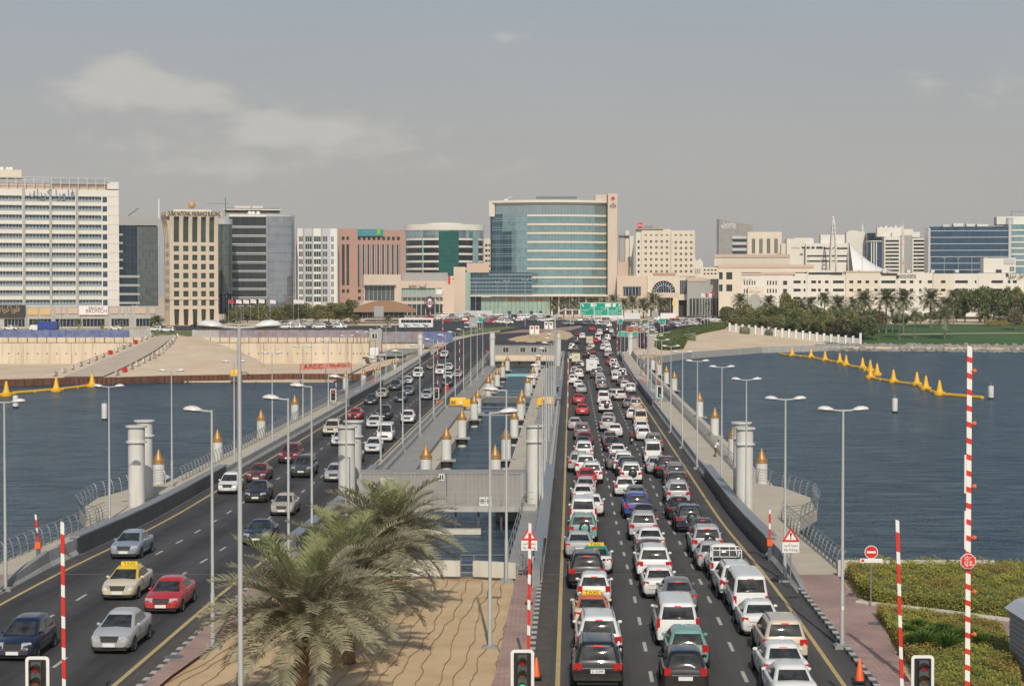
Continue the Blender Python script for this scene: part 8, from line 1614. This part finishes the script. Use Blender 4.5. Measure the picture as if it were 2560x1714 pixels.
# ---------------------------------------------------------------- vegetation
def frond_mesh(e0, droop, L_=3.3, n=34, leaf=.60, wid=.038, m_='frond', name='frond', seed=0):
    r = random.Random(seed); mb = MB(); pts = []; p = Vector((.12, 0, 0)); e = math.radians(e0); k_ = 16
    for i in range(k_ + 1):
        pts.append(p.copy()); p = p + Vector((math.cos(e), 0, math.sin(e))) * (L_ / k_); e -= math.radians(droop) / k_ * (.4 + 1.2 * i / k_)
    mb.path(pts, [.045 * (1 - .85 * i / k_) + .006 for i in range(k_ + 1)], 4, 1)
    for i in range(n):
        t = .10 + .90 * i / n; a = t * k_; j = min(int(a), k_ - 1); q = pts[j].lerp(pts[j + 1], a - j); d = (pts[j + 1] - pts[j]).normalized(); up = Vector((-d.z, 0, d.x))
        l = leaf * (.45 + .75 * math.sin(math.pi * min(1, .12 + t * .86))) * r.uniform(.85, 1.1)
        for s in (-1, 1):
            v = (d * r.uniform(.55, .8) + Vector((0, s * r.uniform(.7, .95), 0)) + up * r.uniform(.10, .55)).normalized(); tip = q + v * l + Vector((0, 0, -.10 * l)); md = q + v * l * .5; w = d.cross(v).cross(v).normalized() * wid * .5
            b0 = q + d * .01; mb.add([b0 - w * .6, b0 + w * .6, md + w, md - w, tip], [(0, 1, 2, 3), (3, 2, 4)], 0)
    return mb.mesh(name, [M[m_], M[m_]])
EL = [(82, 40, 'frond_y'), (68, 60, 'frond_y'), (58, 62, 'frond'), (45, 66, 'frond'), (32, 68, 'frond'), (18, 66, 'frond'), (4, 62, 'frond'), (-12, 65, 'frond'), (-28, 55, 'frond'), (-45, 40, 'frond_d')]
FM = [[frond_mesh(e, d, 2.6 if i == 0 else 3.3, 56, seed=i * 7 + k, m_=m_) for k in range(2)] for i, (e, d, m_) in enumerate(EL)]
def near_palm(label, x, Y, h, sc, seed):
    r = random.Random(seed); t = thing('date_palm', label, 'palm tree', (x, Y, 0), r.uniform(0, 6), 'date palms in the sand bed'); t.scale = (sc, sc, sc)
    tr = MB(); n = 12; prof = []
    for i in range(25): u = i / 24.0; prof.append([( (.24 - .05 * u + (.05 if u < .08 else 0) + (.06 if u > .85 else 0)) * (1 + .10 * ((i + k) % 2)) * math.cos(2 * math.pi * k / n), (.24 - .05 * u + (.06 if u > .85 else 0)) * (1 + .10 * ((i + k) % 2)) * math.sin(2 * math.pi * k / n), h * u) for k in range(n)])
    tr.loft(prof).build('trunk', M['bark'], t, False, False)
    sc_ = MB()
    for k in range(90):
        a = k * 2.4; z = h * (.35 + .65 * k / 90.0); rr_ = .21 + .05 * (k / 90.0); c, s = math.cos(a), math.sin(a); sc_.add([(rr_ * c - .06 * s, rr_ * s + .06 * c, z), (rr_ * c + .06 * s, rr_ * s - .06 * c, z), ((rr_ + .14) * c + .02 * s, (rr_ + .14) * s - .02 * c, z + .26), ((rr_ + .14) * c - .02 * s, (rr_ + .14) * s + .02 * c, z + .26), ((rr_ - .03) * c, (rr_ - .03) * s, z + .2)], [(0, 1, 2, 3), (3, 2, 4), (1, 0, 4)])
    sc_.build('leaf_bases', M['bark'], t, False, False)
    cnts = (5, 6, 10, 11, 12, 11, 9, 7, 3, 0); a = 0
    for i, cn in enumerate(cnts):
        for k in range(cn): a += 2.399 + r.uniform(-.2, .2); inst('frond', FM[i][k % 2], t, (0, 0, h - .04 * i + .1), (r.uniform(-.25, .25), r.uniform(-.08, .08), a), r.uniform(.95, 1.15))
near_palm('nearest date palm with a thick trunk in the sand bed', -7.45, 63.5, 3.55, 1.02, 1); near_palm('middle date palm of the three in the sand bed', -6.65, 73.0, 3.4, 1.0, 2); near_palm('farthest date palm of the three, before the grey container', -5.9, 84.5, 3.5, 1.0, 3)
def far_crown(seed, nf=40, thin=False):
    r = random.Random(seed); mb = MB(); a = 0
    for k in range(nf):
        e0 = 78 - 120 * (k / nf) ** 1.1; a += 2.399; L_ = r.uniform(.85, 1.05); e = math.radians(e0); p = Vector((0, 0, 0)); pts = []
        for i in range(9): pts.append(p.copy()); p = p + Vector((math.cos(e), 0, math.sin(e))) * (L_ / 8); e -= math.radians(80) / 8 * (.4 + 1.1 * i / 8)
        ca, sa = math.cos(a), math.sin(a); rot = lambda q: (q.x * ca - q.y * sa, q.x * sa + q.y * ca, q.z)
        for i in range(16):
            t = .08 + .92 * i / 16; b = t * 8; j = min(int(b), 7); q = pts[j].lerp(pts[j + 1], b - j); d = (pts[j + 1] - pts[j]).normalized()
            for s in (-1, 1):
                l = .20 * (.5 + math.sin(math.pi * min(1, .1 + t * .85))) * r.uniform(.8, 1.2); v = (d * .7 + Vector((0, s, 0)) + Vector((0, 0, r.uniform(-.2, .5)))).normalized(); w = d * .022 * (1.5 if not thin else 1)
                mb.add([rot(q - w), rot(q + w), rot(q + v * l)], [(0, 1, 2)])
    return mb.mesh('crown', M['frond_f'])
FC_ = [far_crown(s) for s in (1, 2, 3)] + [far_crown(4, 20, True)]
ptm = MB().loft([[(.07 * (1.25 if i == 0 else 1 - .2 * i / 6) * math.cos(k * .785), .07 * (1.25 if i == 0 else 1 - .2 * i / 6) * math.sin(k * .785), i / 6.0) for k in range(8)] for i in range(7)]).mesh('trunk', M['barkg'], True)
def far_palm(label, px, yb, yh, r, thin=False, group='palms on the far bank', y0=430):
    p = GT(px, yb, y0); s = p.y / FPX; h = max(.6, (yb - yh) * s); t = thing('palm_tree', label, 'palm tree', p, RN.uniform(0, 6), group)
    inst('trunk', ptm, t, sc=(r * s * (1.1 if not thin else .75), r * s * (1.1 if not thin else .75), h)); inst('crown', FC_[3] if thin else RN.choice(FC_[:3]), t, (0, 0, h), (RN.uniform(-.15, .15), RN.uniform(-.15, .15), RN.uniform(0, 6)), r * s * RN.uniform(.98, 1.3))
def crown_mesh(seed, m_, n=3600, blobs=16):
    r = random.Random(seed); mb = MB(); bl = []
    for k in range(blobs):
        while True:
            c = Vector((r.uniform(-1, 1), r.uniform(-1, 1), r.uniform(-.55, .75)))
            if c.length < .85: break
        bl.append((c * .68, r.uniform(.26, .46)))
    for i in range(n):
        c, br = bl[i % blobs]; d = Vector((r.gauss(0, 1), r.gauss(0, 1), r.gauss(0, 1))).normalized(); p = c + d * br * r.uniform(.6, 1.05); s = r.uniform(.025, .055)
        a = Vector((r.gauss(0, 1), r.gauss(0, 1), r.gauss(0, 1))).normalized(); u = d.cross(a).normalized() * s; v = (d * .5 + a).cross(u).normalized() * s * .8
        mb.quad(p - u - v, p + u - v, p + u + v, p - u + v)
    return mb.mesh('crown', M[m_])
CR = {'d': [crown_mesh(11, 'leaf_d'), crown_mesh(12, 'leaf_d')], 'm': [crown_mesh(13, 'leaf_m'), crown_mesh(14, 'leaf_m')], 'g': [crown_mesh(15, 'leaf_g', 1500), crown_mesh(16, 'leaf_g', 1300)]}
tt = MB(); tt.path([(0, 0, 0), (.02, 0, .3), (0, .02, .6)], [.07, .055, .045], 7)
for k in range(6): a = k * 1.05; tt.path([(0, .01, .45 + .02 * k), (.25 * math.cos(a), .25 * math.sin(a), .75), (.5 * math.cos(a), .5 * math.sin(a), 1.0)], [.035, .022, .01], 5)
ttm = tt.mesh('trunk', M['barkg'], True)
def far_tree(label, px, yb, yt, hw, kind, group):
    p = GT(px, yb); s = p.y / FPX; h = (yb - yt) * s; r = hw * s; t = thing('leafy_tree', label, 'tree', p, RN.uniform(0, 6), group)
    inst('trunk', ttm, t, sc=(r * .9, r * .9, h * .6)); inst('crown', RN.choice(CR[kind]), t, (0, 0, h * .56), (0, 0, RN.uniform(0, 6)), (r * 1.4, r * 1.4, h * .62))
for i, (px, yt, hw, k) in enumerate(((586, 772, 22, 'm'), (618, 765, 24, 'm'), (650, 760, 26, 'm'), (688, 768, 26, 'm'), (722, 762, 24, 'd'), (752, 757, 26, 'd'), (790, 763, 26, 'm'), (822, 758, 28, 'm'), (852, 757, 26, 'm'), (876, 750, 22, 'd'), (900, 768, 18, 'd'))):
    far_tree('round %s street tree before the office row, %s from the left' % ('olive' if k == 'm' else 'dark green', ORD[i]), px, 806, yt, hw, k, 'street trees before the offices')
dz = lambda x, y: D(x, y)
rt = [(262, 870, 745, 45, 'd'), (335, 880, 775, 60, 'g'), (425, 885, 730, 60, 'm'), (510, 890, 745, 60, 'm'), (500, 880, 800, 70, 'd'), (600, 900, 720, 70, 'd'), (690, 900, 655, 80, 'm'), (640, 905, 800, 70, 'm'), (740, 915, 750, 70, 'd'), (830, 920, 765, 75, 'm'), (905, 925, 750, 70, 'd'), (1000, 930, 770, 80, 'm'), (1085, 935, 780, 70, 'd'), (1170, 955, 775, 85, 'm'), (1235, 975, 790, 80, 'd'), (1345, 930, 760, 55, 'g'), (700, 890, 760, 60, 'g'), (1120, 930, 800, 60, 'g'), (1290, 900, 760, 60, 'd'), (1190, 965, 850, 70, 'm'),
      (1930, 852, 600, 78, 'd'), (2030, 856, 580, 84, 'd'), (2130, 854, 600, 84, 'd'), (2225, 852, 612, 74, 'd'), (2310, 852, 615, 72, 'm'), (2400, 855, 605, 80, 'd'), (1870, 850, 650, 55, 'm'), (2285, 910, 725, 60, 'g'), (2200, 830, 710, 60, 'm')]
rt += [(300 + 62 * i, 850 + (i % 3) * 12, 735 + 14 * ((i * 5) % 4), 62, 'dmmgdmd'[i % 7]) for i in range(16)] + [(330 + 66 * i, 900 + 4 * i, 800 + 6 * ((i * 7) % 5), 60, 'mmdmgmd'[i % 7]) for i in range(14)] + [(1480, 880, 790, 60, 'd'), (1620, 860, 780, 70, 'm'), (1760, 850, 770, 70, 'd'), (1830, 840, 700, 60, 'd')]
for i, (x, yb, yt, hw, k) in enumerate(rt):
    px, b = dz(x, yb); far_tree('%s park thicket tree, %s from the junction' % ({'d': 'dark green', 'm': 'olive green', 'g': 'dry greyish'}[k], ORD[sorted(range(len(rt)), key=lambda j: rt[j][0]).index(i)]), px, b, dz(x, yt)[1], hw * .3587, k, 'park trees on the right bank')
rp = [(365, 870, 705, 62, 0), (560, 890, 715, 66, 0), (690, 895, 740, 70, 0), (850, 900, 725, 68, 0), (950, 905, 690, 60, 0), (1045, 915, 725, 78, 0), (1150, 930, 730, 70, 0), (1225, 950, 700, 105, 0), (1380, 930, 690, 88, 0), (1500, 930, 690, 92, 0), (1472, 972, 770, 75, 1), (1580, 970, 800, 78, 1), (1690, 890, 690, 105, 0), (1788, 970, 800, 120, 1), (1425, 925, 800, 60, 1), (1325, 980, 890, 45, 1), (1850, 862, 665, 60, 0), (2072, 855, 790, 78, 0), (1800, 860, 740, 70, 0), (780, 900, 745, 60, 0)]
for i, (x, yb, yh, r, th) in enumerate(rp):
    px, b = dz(x, yb); far_palm('%s palm in the right bank park, %s from the junction' % ('tall thin' if th else 'bushy grey green', ORD[sorted(range(len(rp)), key=lambda j: rp[j][0]).index(i)]), px, b, dz(x, yh)[1], r * .3587, bool(th))
for i, (zx, zb, zh, r) in enumerate(((800, 1150, 1040, 60), (880, 1140, 1020, 62), (960, 1150, 1040, 60), (1030, 1140, 1030, 58), (1110, 1140, 1015, 66), (1200, 1150, 1040, 60), (1290, 1140, 1010, 68), (1370, 1150, 1030, 62), (1440, 1145, 1020, 74), (1530, 1145, 1040, 70), (1610, 1150, 1010, 100), (1700, 1150, 1035, 66), (2060, 1140, 1040, 46))):
    far_palm('bushy date palm of the row below the curved tower, %s from the left' % ORD[i], C(zx, zb)[0], C(zx, zb)[1] + 5, C(zx, zh)[1] + 4, r * .306, False, 'date palms below the curved tower')
for i, (px, yb, yh, r) in enumerate(((3, 822, 806, 13), (96, 823, 810, 14), (197, 823, 806, 12), (301, 821, 805, 20), (392, 821, 802, 21), (592, 808, 795, 18), (887, 812, 798, 18), (970, 812, 798, 16), (255, 823, 812, 9))):
    far_palm('small street palm behind the hoardings, %s along the left bank' % ORD[i], px, yb, yh, r, False, 'street palms on the left bank')
# hedges and ground cover
def inside(p, poly):
    c = False; j = len(poly) - 1
    for i in range(len(poly)):
        a, b = poly[i], poly[j]
        if (a.y > p[1]) != (b.y > p[1]) and p[0] < (b.x - a.x) * (p[1] - a.y) / (b.y - a.y) + a.x: c = not c
        j = i
    return c
def hedge(name, label, poly, h, n, leaf, mats, zf, seed, core=True):
    r = random.Random(seed); x0, x1 = min(p.x for p in poly), max(p.x for p in poly); y0, y1 = min(p.y for p in poly), max(p.y for p in poly); mb = MB(); k = 0
    cx, cy = sum(p.x for p in poly) / len(poly), sum(p.y for p in poly) / len(poly)
    t = thing(name, label, 'hedge', (cx, cy, zf(cx, cy)))
    if core:
        MB().loft([[(p.x + (cx - p.x) * u, p.y + (cy - p.y) * u, zf(p.x, p.y) + z) for p in poly] for u, z in ((.03, -.05), (.02, h * .5), (.06, h * .72))]).build('hedge_core', M['leaf_d'], t)
    bump = lambda x, y: .25 * h * (math.sin(x * 2.1 / max(.4, h)) * math.cos(y * 1.7 / max(.4, h)) + .6 * math.sin(x * 5.3 / h + y * 3.1 / h))
    while k < n:
        x, y = r.uniform(x0, x1), r.uniform(y0, y1)
        if not inside((x, y), poly): continue
        k += 1; z = zf(x, y) + (h * .82 + bump(x, y) * .8 + r.uniform(-.2, .14) * h)
        if r.random() < .22:
            i = r.randrange(len(poly)); a, b = poly[i], poly[(i + 1) % len(poly)]; u = r.random(); x, y = a.x + (b.x - a.x) * u, a.y + (b.y - a.y) * u; z = zf(x, y) + h * r.uniform(.0, .85); x += r.uniform(-.12, .12) * h; y += r.uniform(-.12, .12) * h
        s = leaf * r.uniform(.6, 1.3); d = Vector((r.gauss(0, .7), r.gauss(0, .7) - .3, r.gauss(0, .6) + .8)).normalized(); u = d.cross(Vector((r.gauss(0, 1), r.gauss(0, 1), r.gauss(0, 1)))).normalized() * s; v = d.cross(u) * .55; p = Vector((x, y, z))
        q = math.sin(x * .9 + 1.3 * seed) * math.cos(y * .7 + seed) + r.gauss(0, .45)
        mb.add([p - u, p + v, p + u, p - v], [(0, 1, 2, 3)], 1 if q > .55 and len(mats) > 1 else 0)
    o = mb.build('hedge_leaves', [M[m_] for m_ in mats], t); o['kind'] = 'stuff'; return t
z00 = lambda x, y: .05
hedge('low_hedge', 'rounded green and reddish hedge behind the no entry sign', [GZ(*p) for p in ((2112, 1432), (2149, 1487), (2197, 1512), (2300, 1524), (2430, 1536), (2600, 1550), (2640, 1440), (2400, 1436), (2250, 1434))], .85, 30000, .055, ('hedge', 'hedge_r'), z00, 1)
hedge('low_hedge', 'yellow green hedge with spiky plants at the bottom right', [GZ(*p) for p in ((2193, 1545), (2232, 1598), (2290, 1690), (2330, 1760), (2560, 1790), (2540, 1690), (2505, 1600), (2440, 1575), (2300, 1560))], .75, 30000, .05, ('hedge', 'hedge_r'), z00, 2)
ag = MB(); 
for k in range(46): a = k * 2.4; e = math.radians(80 - 65 * k / 46.0); l = .55 + .35 * (k / 46.0); d = Vector((math.cos(a) * math.cos(e), math.sin(a) * math.cos(e), math.sin(e))); w = Vector((-math.sin(a), math.cos(a), 0)) * .045; ag.add([w * .5, -w * .5, d * l * .55 - w, d * l + Vector((0, 0, -.1)), d * l * .55 + w], [(0, 1, 2, 3, 4)])
agm = ag.mesh('spiky_leaves', leaf_mat('spiky_leaf', (.05, .11, .02), (.12, .20, .035), 3))
for i, (zx, zy) in enumerate(((1270, 1290), (1330, 1260), (1400, 1310), (1470, 1290), (1370, 1350), (1530, 1330), (1610, 1320), (1690, 1350), (1500, 1370), (1290, 1350))):
    p = GZ(1720 + .4337 * zx, 1034 + .4337 * zy + 22, .1); o = inst('spiky_shrub', agm, None, p + Vector((0, 0, .62)), (0, 0, RN.uniform(0, 6)), RN.uniform(.8, 1.15)); tag(o, 'dark green spiky rosette in the lower right hedge, %s from the left' % ORD[[0, 2, 4, 5, 3, 7, 8, 9, 6, 1][i]], 'shrub', 'spiky rosettes in the hedge')
for i, (a, b) in enumerate((((2095, 1440), (2225, 1440)), ((2234, 1440), (2366, 1440)), ((2374, 1440), (2486, 1440)))): lowwall('pale low wall slab at the water behind the hedge, %s of three from the left' % ORD[i], a, b, .85)
kp = [GZ(*p) for p in ((2142, 1510), (2180, 1514), (2250, 1522), (2350, 1533), (2450, 1546), (2570, 1560))]; kerb_ = thing('garden_kerb', 'pale curved kerb edging the hedge beside the pink path', 'kerb', kp[0]); 
for a, b in zip(kp, kp[1:]): d = (b - a).normalized(); n_ = Vector((-d.y, d.x, 0)) * .12; e = b - d * .02; MB().hexa([a - n_, e - n_, e + n_, a + n_] + [q + Vector((0, 0, .2)) for q in (a - n_, e - n_, e + n_, a + n_)]).build('kerbstone', M['conc_w'], kerb_)
structure(MB().poly([p + Vector((0, 0, .06)) for p in [GZ(*q) for q in ((2100, 1540), (2200, 1585), (2320, 1566), (2440, 1578), (2570, 1600), (2570, 1555), (2430, 1542), (2300, 1528), (2200, 1514), (2140, 1508), (2090, 1490))]]).build('garden_path', M['pave']))
q = GZ(2512, 1722); shed = thing('garden_shed', 'grey corrugated shed cut by the right edge of the picture', 'shed', q); xs_, ys_ = q.x + 1.15, q.y; hz_ = 2.45
for k in range(12): MB().box(xs_, xs_ + 4, ys_, ys_ + 3.6, .0 + k * hz_ / 12, (k + .82) * hz_ / 12).box(xs_ + .04, xs_ + 3.96, ys_ + .04, ys_ + 3.56, (k + .82) * hz_ / 12, (k + 1) * hz_ / 12).build('wall_slat', M['greyst'], shed)
MB().prismy([(xs_ - .15, hz_), (xs_ + 4.1, hz_), (xs_ + 4.1, hz_ + .5), (xs_ + 2, hz_ + .75), (xs_ + .3, hz_ + .35)], ys_ - .2, ys_ + 3.8).build('roof', M['silver'], shed)
hedge('far_hedge', 'clipped green hedge between the merging queue and the beach', [GT(*p) for p in ((1642, 846), (1690, 833), (1740, 822), (1800, 813), (1818, 814), (1812, 822), (1760, 832), (1722, 842), (1708, 872), (1650, 874), (1638, 866))], 1.1, 9000, .28, ('hedge_f',), T, 3)
hedge('purple_shrubs', 'dark purple shrub bed beside the far guide pillar', [GT(*p) for p in ((1594, 846), (1612, 842), (1622, 860), (1614, 873), (1596, 868))], 1.0, 1500, .28, ('purple',), T, 4) if 'purple' in M else None
hedge('roadside_hedge', 'green hedge on the sandy verge behind the faded hoarding', [GT(*p) for p in ((985, 862), (1040, 850), (1046, 842), (1000, 846), (980, 854))], 1.4, 2500, .28, ('leaf_d', 'hedge_f'), T, 5)
hedge('lawn_border', 'reddish brown ground cover under the dark park trees', [GT(*p) for p in (dz(2060, 880), dz(2342, 872), dz(2500, 870), dz(2500, 840), dz(2200, 838), dz(2090, 858))], .9, 3500, .28, ('hedge_r',), T, 6)
for i, (px, py) in enumerate(((1725, 850), (1862, 834), (1926, 838))): hedge('silver_shrub', 'silvery round shrub by the beach, %s from the left' % ORD[i], [GT(px, py) + Vector((math.cos(k * .785) * 1.7, math.sin(k * .785) * 1.7, 0)) for k in range(8)], 2.0, 900, .22, ('silverleaf',), T, 7 + i)
# air between the camera and the city
hb = MB().box(-1700, 1700, -80, 2700, -9, 60).build('haze', None); hb['kind'] = 'stuff'
hm = bpy.data.materials.new('haze_air'); hm.use_nodes = True; hn = hm.node_tree.nodes; hn.remove(hn['Principled BSDF']); pv = hn.new('ShaderNodeVolumePrincipled'); pv.inputs['Color'].default_value = (.90, .92, .95, 1); pv.inputs['Density'].default_value = HAZE; pv.inputs['Anisotropy'].default_value = .2
hm.node_tree.links.new(pv.outputs[0], hn['Material Output'].inputs['Volume']); hb.data.materials.clear(); hb.data.materials.append(hm)
if HAZE <= 0: bpy.data.objects.remove(hb)
